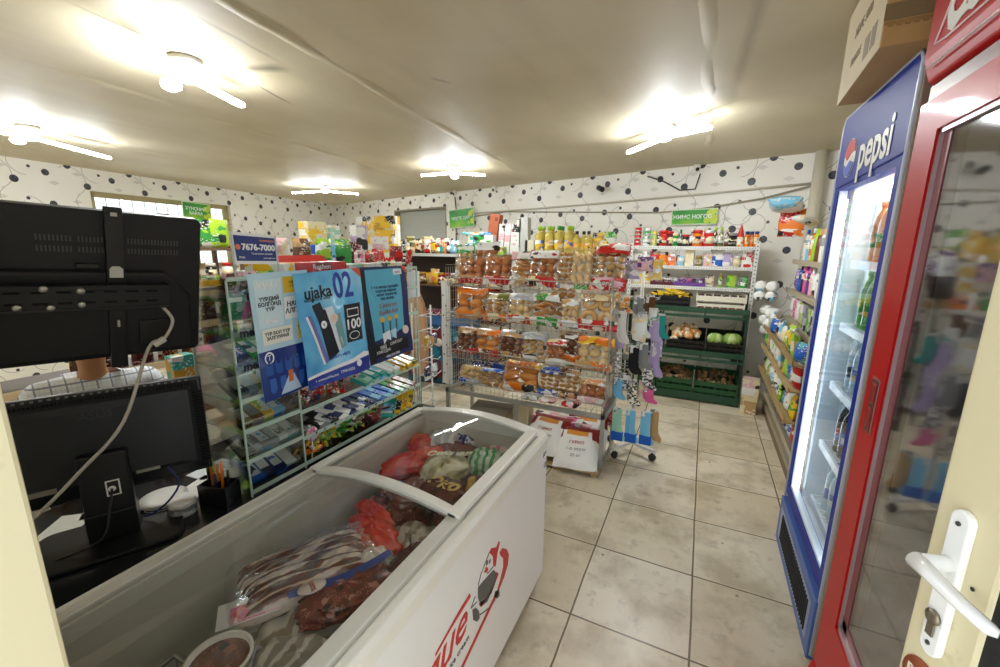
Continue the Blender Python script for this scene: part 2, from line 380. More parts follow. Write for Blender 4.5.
# shuttered window in the back wall
w2 = tag(bpy.data.objects.new('window_2', None), kind='structure'); COL.objects.link(w2)
ab = math.atan2(-0.265, 1.0); TB = Matrix.Translation((-5.95, wy(-5.95), 0)) @ Matrix.Rotation(ab, 4, 'Z'); LB = 1.55*math.sqrt(1+.265**2)
m = MB(); m.T = TB
for i in range(14): m.box(0, LB, .13, .15, 1.75+i*.0425, 1.75+i*.0425+.041)
m.build('roller_shutter', mat('aeb0a6', .5), w2)
m = MB(); m.T = TB; m.box(0, LB, -.01, .13, 1.73, 1.76).box(0, .03, 0, .13, 1.76, 2.33).box(LB-.03, LB, 0, .13, 1.76, 2.33).box(0, LB, 0, .13, 2.33, 2.36)
m.build('window_frame', mat('8f8772', .5), w2)
# pipe column in the back right corner
m = MB(); m.tube([(0.95, wy(.95)-.07, 0.0), (0.95, wy(.95)-.07, 1.4), (0.95, wy(.95)-.07, CEIL)], .055, 14)
tag(m.build('pipe', mat('d9d3bf', .5)), 'pale painted vertical pipe in the back right corner', 'pipe')
# cable conduits along the back wall
def conduit(n, pts, r, label, m_='cfc9b8'):
    tag(MB().tube(pts, r, 6).build('cable_conduit', mat(m_, .5)), label, 'cable', 'cables along the back wall')
conduit(1, [(-4.0, wy(-4)-.03, 2.2), (-2.4, wy(-2.4)-.03, 2.22), (-1.2, wy(-1.2)-.03, 2.24), (0, wy(0)-.03, 2.27), (0.90, wy(.9)-.03, 2.30)], .012, 'upper pale cable running the length of the back wall to the pipe')
conduit(2, [(-4.1, wy(-4.1)-.03, 2.12), (-3.0, wy(-3)-.03, 2.2), (-2.0, wy(-2)-.03, 2.15), (-.6, wy(-.6)-.03, 2.08), (-.1, wy(-.1)-.03, 2.1), (.5, wy(.5)-.03, 2.18), (.93, wy(.93)-.03, 2.28)], .009, 'thin sagging cable on the back wall above the green sign', 'a39c88')
conduit(3, [(-4.15, wy(-4.15)-.03, 2.5), (-4.12, wy(-4.1)-.03, 2.3), (-4.13, wy(-4.13)-.03, 1.6)], .012, 'dark cable dropping beside the shuttered back window', '4a463d')
conduit(4, [(-.75, wy(-.75)-.03, 2.53), (-.55, wy(-.55)-.03, 2.45), (-.35, wy(-.35)-.03, 2.33), (-.18, wy(-.18)-.03, 2.33), (-.14, wy(-.14)-.03, 2.5)], .008, 'dark loop of cable hanging from the right hand ceiling camera', '3a372f')
# left door jamb beside the camera
jm = NT('cream_jamb'); v = jm.coord('Object')
jm.put(jm.b.inputs['Base Color'], jm.mix(jm.math('MULTIPLY', jm.ramp(jm.noise(v, 9, 4, .7), [(.60, '000000'), (.68, 'ffffff')]), .5), lin('ddd2ac'), lin('a8996e'))); jm.b.inputs['Roughness'].default_value = .4
d1 = tag(bpy.data.objects.new('door_1', None), kind='structure'); COL.objects.link(d1)
MB().prism([(-.56, -.08), (-.488, -.08), (-.488, .115), (-.56, .115)], 0, 2.25, 'z').build('door_frame', jm.m, d1, bevel=.004)
# ================================================================ chest freezer
def rrect(x0, x1, y0, y1, r, k=5):
    out = []
    for cx, cy, a0 in [(x1-r, y0+r, -90), (x1-r, y1-r, 0), (x0+r, y1-r, 90), (x0+r, y0+r, 180)]:
        for i in range(k+1):
            a = math.radians(a0 + 90*i/k); out.append((cx+r*math.cos(a), cy+r*math.sin(a)))
    return out
def loops(m, L, mi=0, cap0=False, cap1=False, smooth=False):
    n = len(L[0][0]); vs = []; fs = []
    for pts, z in L: vs += [(x, y, z(x, y) if callable(z) else z) for x, y in pts]
    for j in range(len(L)-1):
        fs += [(j*n+i, j*n+(i+1) % n, (j+1)*n+(i+1) % n, (j+1)*n+i) for i in range(n)]
    if cap0: fs.append(tuple(range(n))[::-1])
    if cap1: fs.append(tuple((len(L)-1)*n+i for i in range(n)))
    return m.add(vs, fs, mi, smooth)
FX0, FX1, FY0, FY1, FT = -1.305, -0.575, 0.125, 1.752, 0.80
frz = thing('chest_freezer', 'white glass-lidded chest freezer full of frozen food beside the black counter', 'freezer')
fwhite = mat('f3f2ee', 0.28, coat=0.3); liner = mat('ddd8ca', 0.4)
XC, HW = (FX0+FX1)/2, (FX1-FX0)/2
def arch(x, y=0): return FT + 0.038*max(0, 1-((x-XC)/(HW-.05))**2)
m = MB()
loops(m, [(rrect(FX0+.012, FX1-.012, FY0+.012, FY1-.012, .035), .06), (rrect(FX0, FX1, FY0, FY1, .04), .08), (rrect(FX0, FX1, FY0, FY1, .04), FT-.05),
          (rrect(FX0+.075, FX1-.075, FY0+.07, FY1-.07, .03), FT-.05)], 0, cap0=True)
m.build('body', fwhite, frz)
m = MB(); loops(m, [(rrect(FX0+.075, FX1-.075, FY0+.07, FY1-.07, .03), FT-.02), (rrect(FX0+.085, FX1-.085, FY0+.08, FY1-.08, .04), .48), (rrect(FX0+.12, FX1-.085, FY0+.08, FY1-.08, .04), .47), (rrect(FX0+.125, FX1-.09, FY0+.09, FY1-.09, .04), .30)], 0, cap1=True)
m.build('inner_liner', liner, frz)
m = MB(); loops(m, [(rrect(FX0-.004, FX1+.004, FY0-.004, FY1+.004, .05), FT-.055), (rrect(FX0-.006, FX1+.006, FY0-.006, FY1+.006, .05), FT-.01), (rrect(FX0+.006, FX1-.006, FY0+.006, FY1-.006, .045), FT+.004),
          (rrect(FX0+.028, FX1-.03, FY0+.02, FY1-.02, .035), FT+.004), (rrect(FX0+.03, FX1-.032, FY0+.02, FY1-.02, .035), FT-.006), (rrect(FX0+.075, FX1-.075, FY0+.06, FY1-.06, .03), FT-.006), (rrect(FX0+.078, FX1-.078, FY0+.065, FY1-.065, .03), FT-.05)])
m.build('rim', mat('ece9dd', .3), frz, bevel=.003)
for y0, y1 in [(FY1-.075, FY1-.008), (FY0+.008, FY0+.075)]:   # arched end caps of the lid track
    m = MB()
    pts = [(FX0+.02, FT-.03)] + [(FX0+.02+(2*HW-.04)*i/14, arch(FX0+.02+(2*HW-.04)*i/14)+.004) for i in range(15)] + [(FX1-.02, FT-.03)]
    m.prism(pts, y0, y1, 'y'); m.build('end_cap', mat('efeee6', .3), frz, bevel=.004)
for nm, y0, y1, dz in [('far', 1.0, FY1-.07, .010), ('near', FY0+.07, 1.035, -.004)]:
    lid = MB()
    xa, xb = FX0+.045, FX1-.05
    def ar(x): return arch(x)+dz
    for c0, c1 in [(y0, y0+.035), (y1-.03, y1)]:
        pts = [(xa+(xb-xa)*i/14, ar(xa+(xb-xa)*i/14)+.010) for i in range(15)]; pts += [(x, z-.018) for x, z in reversed(pts)]
        lid.prism(pts, c0, c1, 'y')
    for s0, s1 in [(xa-.012, xa+.024), (xb-.034, xb+.012)]: lid.box(s0, s1, y0, y1, FT-.004+dz, FT+.016+dz)
    lf = lid.build('lid_frame', mat('efece0', .3) if nm == 'far' else mat('d9d6ca', .32), frz, bevel=.003)
    g = MB(); g.grid(lambda u, v: (xa+.02+(xb-xa-.05)*u, y0+.03+(y1-y0-.055)*v, ar(xa+.02+(xb-xa-.05)*u)+.002), 12, 2)
    g.build('lid_glass', clear('freezer_glass', (.97, .98, .96), .05, .02, .4), lf)
m = MB()
for x, y in [(FX1-.07, FY1-.1), (FX0+.07, FY1-.1), (FX1-.07, FY0+.1), (FX0+.07, FY0+.1)]:
    m.T = Matrix.Translation((x, y, .03)) @ Matrix.Rotation(PI/2, 4, 'Y'); m.lathe([(.001, -.012), (.03, -.012), (.03, .012), (.001, .012)], 12)
    m.T = Matrix.Identity(4); m.box(x-.02, x+.02, y-.02, y+.02, .045, .075)
m.build('castor', mat('2a2a2a', .5), frz)
# printed emblem: skating penguin in a red cap with a hockey stick, red script and sweeps
EMB = {
'blade': [(1.214, 0.551), (1.2405, 0.549), (1.278, 0.5174), (1.2981, 0.4801), (1.2898, 0.4406), (1.2566, 0.4118), (1.2206, 0.3961), (1.2084, 0.3884), (1.1993, 0.405), (1.2253, 0.4281), (1.248, 0.4638), (1.2471, 0.5002), (1.2232, 0.5312)],
'stick': [(1.1907, 0.4034), (1.2084, 0.3857), (0.9511, 0.3221), (0.80, 0.285), (0.80, 0.300), (0.9322, 0.3360)],
'hat': [(1.1465, 0.617), (1.1877, 0.5914), (1.2043, 0.6049), (1.2166, 0.592), (1.1966, 0.5638), (1.1804, 0.5162), (1.1636, 0.5335), (1.1598, 0.5742), (1.1307, 0.6122)],
'cheek': [(1.1078, 0.5725), (1.1233, 0.5564), (1.1156, 0.5435), (1.0927, 0.5617)],
'body': [(1.1638, 0.5164), (1.1894, 0.4833), (1.1731, 0.4445), (1.1163, 0.4241), (1.0704, 0.4437), (1.0486, 0.4996), (1.0488, 0.5396), (1.1003, 0.5295)],
'vest': [(1.1893, 0.4877), (1.207, 0.465), (1.1484, 0.4306), (1.063, 0.4503), (1.0557, 0.4691), (1.1162, 0.4411), (1.1729, 0.4533)],
'foot': [(1.0107, 0.4852), (1.0342, 0.472), (1.0556, 0.4405), (1.0599, 0.4076), (1.041, 0.4103), (1.0158, 0.4405)],
'foot2': [(1.1786, 0.4136), (1.2136, 0.393), (1.2177, 0.3624), (1.1965, 0.3672), (1.1703, 0.3987)],
'streak': [(0.994, 0.5623), (1.0004, 0.5452), (0.877, 0.5338), (0.80, 0.520), (0.80, 0.530), (0.9243, 0.5556)],
'streak2': [(0.88, 0.452), (0.80, 0.425), (0.72, 0.385), (0.72, 0.40), (0.80, 0.437)],
}
red = mat('c81f18', .4); grey = mat('5d5b58', .5)
m = MB()
for k, pts in EMB.items():
    m.prism(pts, FX1+.0005, FX1+.0015, 'x', 1 if k in ('body', 'foot', 'foot2') else 0)
for a, b in [((1.0704, .5737), (1.1307, .6122)), ((1.0704, .5737), (1.05, .545)), ((1.1157, .5377), (1.1636, .5309)), ((1.06, .42), (1.13, .385)), ((1.13, .385), (1.18, .377)), ((1.04, .49), (1.0, .50)), ((1.03, .52), (1.0, .50))]:
    m.tube([(FX1+.001, *a), (FX1+.001, *b)], .0016, 4, 1)
m.ball((FX1+.001, 1.115, .583), (.001, .008, .010), 1); m.ball((FX1+.001, 1.135, .573), (.001, .007, .009), 1)
em = m.build('emblem', [red, grey], frz)
text('pique', .165, red, em, (FX1+.0008, .785, .48), (0, 1, .06), (0, -.06, 1), shear=.4, bold=.001)
text('ice cream', .03, grey, em, (FX1+.0008, .93, .405), (0, 1, 0), (0, 0, 1))
text('CE', .03, grey, em, (FX1+.0008, 1.70, .66), (0, 1, 0), (0, 0, 1)); text('A+', .035, grey, em, (FX1+.0008, 1.69, .72), (0, 1, 0), (0, 0, 1))
# wire basket inside, near end
bk = thing('wire_basket', 'grey wire basket set inside the near end of the freezer', 'basket')
m = MB()
for z in (.44, .62): m.tube([(-1.12, .25, z), (-.68, .25, z), (-.68, .44, z), (-1.12, .44, z)], .006, 6, closed=True)
for i in range(10):
    x = -1.12+.44*i/9; m.tube([(x, .25, .62), (x, .25, .44), (x, .44, .44), (x, .44, .62)], .0025, 4)
m.build('basket_wires', mat('9c9a92', .3, .5), bk)

# ================================================================ tall coolers on the right
pep_blue = mat('062590', .5, spec=.2, coat=.06); dkblue = mat('0a2468', .3, coat=.4); paleint = mat('f0f8fb', .4)
PX, PY0, PY1, PH = .55, 1.83, 2.66, 2.25
pf = thing('drinks_cooler', 'tall blue drinks cooler with lit glass door beside the red cooler', 'cooler')
m = MB()
m.box(PX+.05, 1.22, PY0, PY0+.04, .02, PH).box(PX+.05, 1.22, PY1-.04, PY1, .02, PH).box(PX+.05, 1.22, PY0, PY1, PH-.04, PH).box(PX+.05, 1.22, PY0, PY1, .02, .30).box(1.18, 1.22, PY0, PY1, .02, PH)
m.box(PX-.004, PX+.055, PY0-.012, PY0-.001, .02, PH-.01)
m.build('cabinet', mat('a39483', .45), pf, bevel=.004)
m = MB().box(PX+.06, 1.17, PY0+.041, PY0+.05, .30, PH-.3).box(PX+.06, 1.17, PY1-.05, PY1-.041, .30, PH-.3).box(1.16, 1.178, PY0+.04, PY1-.04, .30, PH-.3).box(PX+.06, 1.17, PY0+.04, PY1-.04, .30, .31).box(PX+.06, 1.17, PY0+.04, PY1-.04, PH-.31, PH-.3)
m.build('interior', paleint, pf)
m = MB()
m.prism([(PY0+.02, 1.95), (PY1-.02, 1.93), (PY1-.005, 1.96), (PY1, PH-.03), (PY1-.04, PH), (PY0+.03, PH), (PY0, PH-.03), (PY0, 1.97)], PX-.01, PX+.05, 'x')
hd = m.build('header', pep_blue, pf, bevel=.006)
m = MB().tube([(PX-.006, PY0+.004, .02), (PX-.006, PY0+.004, PH-.03), (PX-.006, PY0+.03, PH-.002), (PX-.006, PY1-.03, PH-.002), (PX-.006, PY1-.004, PH-.04), (PX-.006, PY1-.004, .02)], .007, 6)
m.build('edge_trim', mat('c9d2e6', .3), pf)
m = MB()
d0, d1_, z0, z1 = PY0+.012, PY1-.012, .30, 1.95
m.box(PX-.005, PX+.04, d0, d0+.062, z0, z1).box(PX-.005, PX+.04, d1_-.05, d1_, z0, z1).box(PX-.005, PX+.04, d0+.062, d1_-.05, z0, z0+.06).box(PX-.005, PX+.04, d0+.062, d1_-.05, z1-.03, z1)
df = m.build('door', pep_blue, pf)
MB().box(PX+.012, PX+.016, d0+.06, d1_-.05, z0+.06, z1-.03).build('door_glass', clear('cooler_glass', (.95, .98, 1.0), .03, .02, .3), df)
MB().box(PX+.0, PX+.03, d0+.062, d0+.075, z0+.06, z1-.03).box(PX+.0, PX+.03, d1_-.062, d1_-.05, z0+.06, z1-.03).box(PX, PX+.03, d0+.06, d1_-.05, z0+.06, z0+.075).build('door_seal', mat('dfe7ee', .4), df)
m = MB().box(PX-.02, PX+.05, PY0, PY1, .0, .27)
for i in range(26): m.box(PX-.026, PX-.018, PY0+.08+i*.025, PY0+.092+i*.025, .06, .21, 1)
m.build('base_grille', [mat('4463a8', .4), mat('10131c', .6)], pf, bevel=.004)
MB().box(PX-.021, PX-.019, PY0+.05, PY1-.05, .045, .225).build('grille_panel', mat('9aa6c0', .4), pf)
ledm = mat('f2fbff', .4, emit=FRIDGE)
MB().box(PX+.15, 1.05, PY0+.1, PY1-.1, PH-.325, PH-.315).box(PX+.022, PX+.034, PY1-.084, PY1-.072, .36, 1.88).box(PX+.07, PX+.088, PY0+.06, PY0+.085, .36, 1.88).build('strip_light', ledm, pf)  # flat top strip is added to brighten the interior, besides the upright strips
MB().box(PX+.06, PX+.066, PY1-.075, PY1-.055, .36, 1.88).box(PX+.15, PX+.155, PY1-.07, PY1-.055, .36, 1.88).build('shelf_rail', mat('cfe0ea', .3, .3), pf)
shz = [.34, .66, .98, 1.28, 1.58]
for z in shz:
    m = MB()
    for i in range(22): m.tube([(PX+.10, PY0+.07+i*.0325, z+.008), (1.15, PY0+.07+i*.0325, z+.008)], .0025, 4)
    m.tube([(PX+.10, PY0+.06, z), (PX+.10, PY1-.06, z)], .004, 5); m.tube([(1.1, PY0+.06, z), (1.1, PY1-.06, z)], .004, 5)
    sh = m.build('wire_shelf', white, pf)
    MB().box(PX+.082, PX+.095, PY0+.07, PY1-.1, z-.02, z+.018).build('price_rail', mat('e9f2f6', .3), sh)
# round emblem and lettering on the header
m = MB(); cy, cz, R = 2.46, 2.045, .082
def half(a0, a1, mi, rr=R):
    pts = [(cy - rr*math.cos(math.radians(a)), cz + rr*math.sin(math.radians(a))) for a in [a0+(a1-a0)*i/16 for i in range(17)]]
    return pts
m.prism(half(0, 360, 0)[:-1], PX-.0125, PX-.0105, 'x', 0)
top = half(12, 168, 0, R*.95); wave = [(cy+.07, cz+.018), (cy+.03, cz-.005), (cy-.02, cz+.018), (cy-.07, cz+.022)]
m.prism(top + wave, PX-.0145, PX-.0125, 'x', 1)
bot = half(192, 340, 0, R*.95); m.prism(bot + [(cy-.066, cz-.028), (cy-.02, cz-.012), (cy+.03, cz-.034), (cy+.07, cz-.02)], PX-.0145, PX-.0125, 'x', 2)
m.build('round_emblem', [white, mat('d5232e', .3), mat('1a4fc0', .3)], hd)
text('pepsi', .205, white, hd, (PX-.0125, 2.145, 2.035), (0, -1, 0), (0, 0, 1), bold=.004, sx=.85)

cokered = mat('b5060c', .42, spec=.22, coat=.1); dkred = mat('5e070c', .35, coat=.4); alu = mat('c7b7bb', .3, .5)
CX, CY0, CY1, CH = .50, .86, 1.615, 2.32
cf = thing('drinks_cooler', 'tall red drinks cooler with reflective glass door nearest the open door', 'cooler')
m = MB().box(CX+.05, 1.2, CY0, CY0+.04, .02, CH).box(CX+.05, 1.2, CY1-.04, CY1, .02, CH).box(1.16, 1.2, CY0, CY1, .02, CH).box(CX+.05, 1.2, CY0, CY1, CH-.04, CH).box(CX+.05, 1.2, CY0, CY1, .02, .25)
m.box(CX+.005, CX+.06, CY1-.012, CY1, .02, CH).box(CX+.005, CX+.06, CY0, CY0+.012, .02, CH)
m.build('cabinet', cokered, cf, bevel=.004)
MB().box(1.12, 1.15, CY0+.05, CY1-.05, .3, 1.98).box(CX+.08, 1.12, CY0+.042, CY0+.05, .3, 1.98).box(CX+.08, 1.12, CY1-.05, CY1-.042, .3, 1.98).build('interior', mat('f2f2f4', .5), cf)
for z in (.32, .72, 1.1, 1.48): 
    m = MB(); m.tube([(CX+.1, CY0+.06, z), (CX+.1, CY1-.06, z)], .004, 5)
    for i in range(18): m.tube([(CX+.1, CY0+.07+i*.036, z), (1.12, CY0+.07+i*.036, z)], .0025, 4)
    m.build('wire_shelf', mat('e5e5e5', .4), cf)
m = MB(); m.prism([(CX+.05, 2.06), (CX-.005, 2.085), (CX-.022, 2.14), (CX-.022, CH-.01), (CX+.05, CH)], CY0, CY1, 'y')
hd = m.build('header', cokered, cf, bevel=.006)
MB().prism([(CX+.04, 2.03), (CX+.004, 2.035), (CX+.004, 2.075), (CX+.04, 2.085)], CY0, CY1, 'y').build('shadow_gap', dkred, cf)
MB().tube([(CX-.022, CY0+.02, 2.115), (CX-.022, CY1-.03, 2.115)], .0025, 5, 0).tube([(CX-.024, CY0+.04, 2.155), (CX-.024, CY1-.12, 2.155), (CX-.024, CY1-.06, 2.162), (CX-.024, CY1-.1, 2.22), (CX-.024, CY1-.16, 2.30)], .0028, 5, 0).build('pinstripe', mat('f4dcdc', .3), hd)
text('Coca-Cola', .20, white, hd, (CX-.0235, 1.215, 2.235), (0, -1, 0), (0, 0, 1), shear=.35, bold=.006, sx=.72)
MB().prism([(1.50, 2.175), (1.44, 2.195), (1.38, 2.186), (1.36, 2.176), (1.40, 2.178), (1.44, 2.172), (1.47, 2.158)], CX-.0245, CX-.0225, 'x').build('flourish', white, hd)
m = MB(); z0, z1 = .12, 2.03
m.prism([(CY0+.005, z0), (CY1-.005, z0), (CY1-.005, z1), (CY0+.005, z1)], CX+.02, CX+.045, 'x')
m = MB().box(CX-.01, CX+.045, CY1-.13, CY1-.004, z0+.1, z1).box(CX-.01, CX+.045, CY0+.004, CY0+.09, z0+.1, z1).box(CX-.01, CX+.045, CY0+.09, CY1-.13, z1-.085, z1).box(CX-.01, CX+.045, CY0+.09, CY1-.13, z0+.1, z0+.34)
df = m.build('door', cokered, cf)
m = MB().box(CX-.014, CX+.0, CY1-.10, CY1-.045, 1.11, 1.28).box(CX-.016, CX+.0, CY1-.088, CY1-.058, 1.125, 1.19, 1).box(CX-.016, CX+.0, CY1-.088, CY1-.058, 1.20, 1.265, 1)
m.build('handle_recess', [dkred, mat('93090f', .3, coat=.4)], df, bevel=.006)
gy0, gy1, gz0, gz1 = CY0+.09, CY1-.125, z0+.34, z1-.085
MB().box(CX-.004, CX+.03, gy1-.012, gy1+.002, gz0, gz1).box(CX-.004, CX+.03, gy0, gy0+.012, gz0, gz1).box(CX-.004, CX+.03, gy0, gy1, gz0, gz0+.02).box(CX-.004, CX+.03, gy0, gy1, gz1-.012, gz1).build('door_trim', alu, df)
MB().box(CX+.004, CX+.034, gy1-.05, gy1-.012, gz0+.02, gz1-.012).box(CX+.004, CX+.034, gy0+.012, gy0+.03, gz0+.02, gz1-.012).box(CX+.004, CX+.034, gy0+.012, gy1-.012, gz0+.02, gz0+.05).build('door_seal', mat('7d3b3f', .4), df)
MB().box(CX+.006, CX+.01, gy0+.01, gy1-.01, gz0+.015, gz1-.01).build('door_glass', clear('mirror_glass', (.92, .92, .94), .30, .05, .45), df)
MB().prism([(CX+.045, .0), (CX-.03, .02), (CX-.04, .10), (CX-.012, .21), (CX+.045, .22)], CY0, CY1, 'y').build('base_panel', cokered, cf, bevel=.01)

# cardboard box on the coolers
bx = thing('cardboard_box', 'large brown cardboard box on top of the blue cooler', 'box', (.42, 1.79, PH+.003), math.radians(-3))
cbm = NT('cardboard'); v = cbm.coord('Object', (1, 1, 1))
cbm.put(cbm.b.inputs['Base Color'], cbm.mix(cbm.noise(v, 6, 4), lin('c9a26b'), lin('b78f5c'))); cbm.b.inputs['Roughness'].default_value = .75
cb2 = mat('d8c8a8', .7)
m = MB().box(0, .62, 0, .62, 0, .335); m.build('carton_body', cbm.m, bx, bevel=.003)
MB().box(-.0015, 0, .004, .616, .0, .335).build('printed_side', cb2, bx)
m = MB().box(-.002, .63, -.0015, 0, .07, .115)
m.build('packing_tape', mat('8a7252', .35), bx)
m = MB()
for i in range(30): m.box(.01+i*.02, .022+i*.02, -.005, 0, .052, .058)
m.box(.0, .62, -.004, 0, .058, .066); m.build('torn_flap', mat('a5814f', .8), bx)
text('HDPE 1000', .05, mat('8d7d63', .6), bx, (-.0022, .31, .20), (0, -1, 0), (0, 0, 1)); text('FRAGILE', .04, mat('8d7d63', .6), bx, (-.0022, .36, .10), (0, -1, 0), (0, 0, 1))
for i, (a, b) in enumerate([(.08, .14), (.16, .23)]): MB().box(-.0025, -.0015, a, b, .04, .11).build('handling_mark', mat('8d7d63', .6), bx)

# ================================================================ open entrance door, standing in against the coolers
DR = Matrix.Translation((.352, .80, 0)) @ Matrix.Rotation(math.radians(-90+17.2), 4, 'Z')   # local +x runs to the hinges, -y faces the aisle
dr = tag(bpy.data.objects.new('door_2', None), kind='structure'); COL.objects.link(dr)
m = MB(); m.T = DR; m.box(0, .105, 0, .05, .02, 2.15).box(.70, .80, 0, .05, .02, 2.15).box(.105, .70, 0, .05, 2.05, 2.15).box(.105, .70, 0, .05, .02, .60)
m.build('door_frame', jm.m, dr, bevel=.006)
m = MB(); m.T = DR; m.box(.105, .70, .018, .03, .60, 2.05); m.build('door_glass', clear('door_glass_mat', (.9, .95, .9), .12), dr)
m = MB(); m.T = DR; m.box(.103, .125, .004, .046, .60, 2.05).box(.69, .702, .004, .046, .60, 2.05); m.build('door_gasket', mat('171a1a', .5), dr)
HZ = 1.175
m = MB(); m.T = DR @ Matrix.Translation((.050, 0, HZ))
pts = [(.0155*math.cos(a), .105+.0155*math.sin(a)) for a in [PI*i/8 for i in range(9)]] + [(.0155*math.cos(a), -.105+.0155*math.sin(a)) for a in [PI+PI*i/8 for i in range(9)]]
m.prism(pts, -.011, 0, 'y'); hp = m.build('handle_plate', mat('f7f7f4', .25, coat=.4), dr, bevel=.003)
m = MB(); m.T = DR @ Matrix.Translation((.050, 0, HZ+.035)); m.tube([(0, -.008, 0), (0, -.02, 0), (0, -.048, 0)], [.0125, .011, .0115], 12)
m.tube([(-.004, -.05, 0), (.03, -.052, -.001), (.07, -.053, -.003), (.108, -.050, -.005), (.114, -.046, -.005)], [.0125, .0105, .0095, .0085, .005], 10)
m.build('lever', mat('f7f7f4', .22, coat=.4), hp)
m = MB(); m.T = DR @ Matrix.Translation((.050, -.0115, HZ-.055)); m.T = m.T @ Matrix.Rotation(PI/2, 4, 'X'); m.lathe([(.001, 0), (.0115, 0), (.0115, .004), (.001, .004)], 14); m.T = DR @ Matrix.Translation((.050, -.0115, HZ-.07)); m.box(-.0055, .0055, -.003, 0, -.016, .012)
m.build('lock_cylinder', mat('8f8672', .3, .8), hp)
m = MB()
for z in (.100, -.100): m.T = DR @ Matrix.Translation((.050, -.011, HZ+z)) @ Matrix.Rotation(PI/2, 4, 'X'); m.lathe([(.001, 0), (.0035, 0), (.0035, .002), (.001, .002)], 8)
m.build('screw', mat('3b3b3b', .4), hp)
m = MB()
for x, z in [(.078, HZ+.02), (.075, HZ+.285), (.068, HZ+.275), (.075, HZ+.27), (.073, HZ+.25)]:
    m.T = DR @ Matrix.Translation((x, -.0005, z)) @ Matrix.Rotation(PI/2, 4, 'X'); m.lathe([(.0005, 0), (.003, 0), (.003, .001), (.0005, .001)], 8)
m.build('drill_hole', mat('1c1a16', .7), dr)
m = MB(); m.T = DR @ Matrix.Translation((.045, -.0005, .995)) @ Matrix.Rotation(PI/2, 4, 'X'); m.lathe([(.0005, 0), (.036, 0), (.036, .0012), (.0005, .0012)], 24)
st = m.build('round_sticker', mat('9a4a22', .5), dr)
o = text('PUSH', .022, mat('f1e3cf', .5), st, (0, 0, 0), (1, 0, 0), (0, 0, 1)); o.matrix_basis = DR @ Matrix.Translation((.045, -.003, 1.0))

# ================================================================ black counter with monitor
dk = thing('counter', 'glossy black counter behind the chest freezer carrying the monitor', 'counter')
bw = NT('black_worktop'); bw.b.inputs['Base Color'].default_value = lin('16181a'); bw.b.inputs['Roughness'].default_value = .22
MB().box(-1.98, -1.335, .12, 1.92, .70, .735).build('worktop', bw.m, dk, bevel=.003)
MB().box(-1.95, -1.36, .14, 1.90, .0, .70).build('base_cabinet', mat('0e0f10', .5), dk)
DKZ = .7352

mo = thing('computer_monitor', 'black desktop monitor seen from behind standing on the counter', 'monitor')
MU = Vector((.463, .886, 0)); MN = Vector((.886, -.463, 0))     # along the screen, and out of its back
mt = math.radians(4); MW = (Vector((0, 0, 1))*math.cos(mt) - MN*math.sin(mt)).normalized(); MB_ = MU.cross(MW).normalized()
TM = Matrix.Translation((-1.505, .792, .868)) @ Matrix([[MU.x, MB_.x, MW.x, 0], [MU.y, MB_.y, MW.y, 0], [MU.z, MB_.z, MW.z, 0], [0, 0, 0, 1]])
# local: x 0 at the far edge going negative, y outward from the back, z up
blk = mat('0c0d0e', .38); blk2 = mat('17191b', .45)
m = MB(); m.T = TM; m.box(-.54, 0, -.045, -.012, 0, .335)
m.build('bezel', blk, mo, bevel=.006)
m = MB(); m.T = TM
loops_ = [(-.53, -.01, .01, .325, -.012), (-.50, -.04, .045, .30, .012), (-.47, -.08, .06, .28, .018)]
vs = []; fs = []
for a, b, c, d, y in loops_: vs += [(a, y, c), (b, y, c), (b, y, d), (a, y, d)]
for j in range(2): fs += [(j*4+i, j*4+(i+1) % 4, j*4+4+(i+1) % 4, j*4+4+i) for i in range(4)]
fs.append((8, 9, 10, 11)); m.add(vs, fs); m.build('back_shell', blk2, mo, bevel=.004)
m = MB(); m.T = TM
for i in range(52): m.rbox((-.50+i*.0093, -.0005+.0, .311), (.0038, .006, .016))
m.build('top_vent', mat('000000', .9), mo)
m = MB(); m.T = TM
for i in range(26): m.rbox((-.028, .0, .04+i*.0098), (.05, .006, .0045))
m.build('side_vent', mat('000000', .9), mo)
m = MB(); m.T = TM
for i in range(26): m.rbox((-.49+i*.018, -.002, .329), (.007, .004, .005))
m.build('top_slots', mat('6a6a66', .5), mo)
m = MB(); m.T = TM; m.box(-.33, -.21, .016, .05, -.06, .15)
nk = m.build('stand_neck', blk, mo, bevel=.008)
m = MB(); m.T = TM; m.box(-.272, -.238, .0503, .0515, .012, .062, 0).box(-.268, -.242, .0512, .052, .016, .058, 1).ball((-.258, .052, .035), (.01, .002, .009), 0).build('label_plate', [white, black], nk)
for a in [(-.20, -.14, .0185, .0195, .052, .062), (-.44, -.38, .0185, .0195, .05, .066)]:
    m = MB(); m.T = TM; m.box(*a); m.build('rating_label', mat('8f8b7c', .5), mo)
text('ASUS', .034, mat('2c2c2c', .4), mo, (0, 0, 0), (1, 0, 0), (0, 0, 1)).matrix_basis = TM @ Matrix.Translation((-.27, .0188, .265))
bc = TM @ Vector((-.27, .0, 0)); bc.z = DKZ
m = MB(); m.T = Matrix.Translation(bc) @ Matrix.Rotation(math.atan2(MU.y, MU.x), 4, 'Z')
m.prism(rrect(-.19, .17, -.16, .08, .04), 0, .012, 'z').box(-.06, .06, -.06, .01, .012, .10)
m.build('stand_base', blk, mo, bevel=.004)

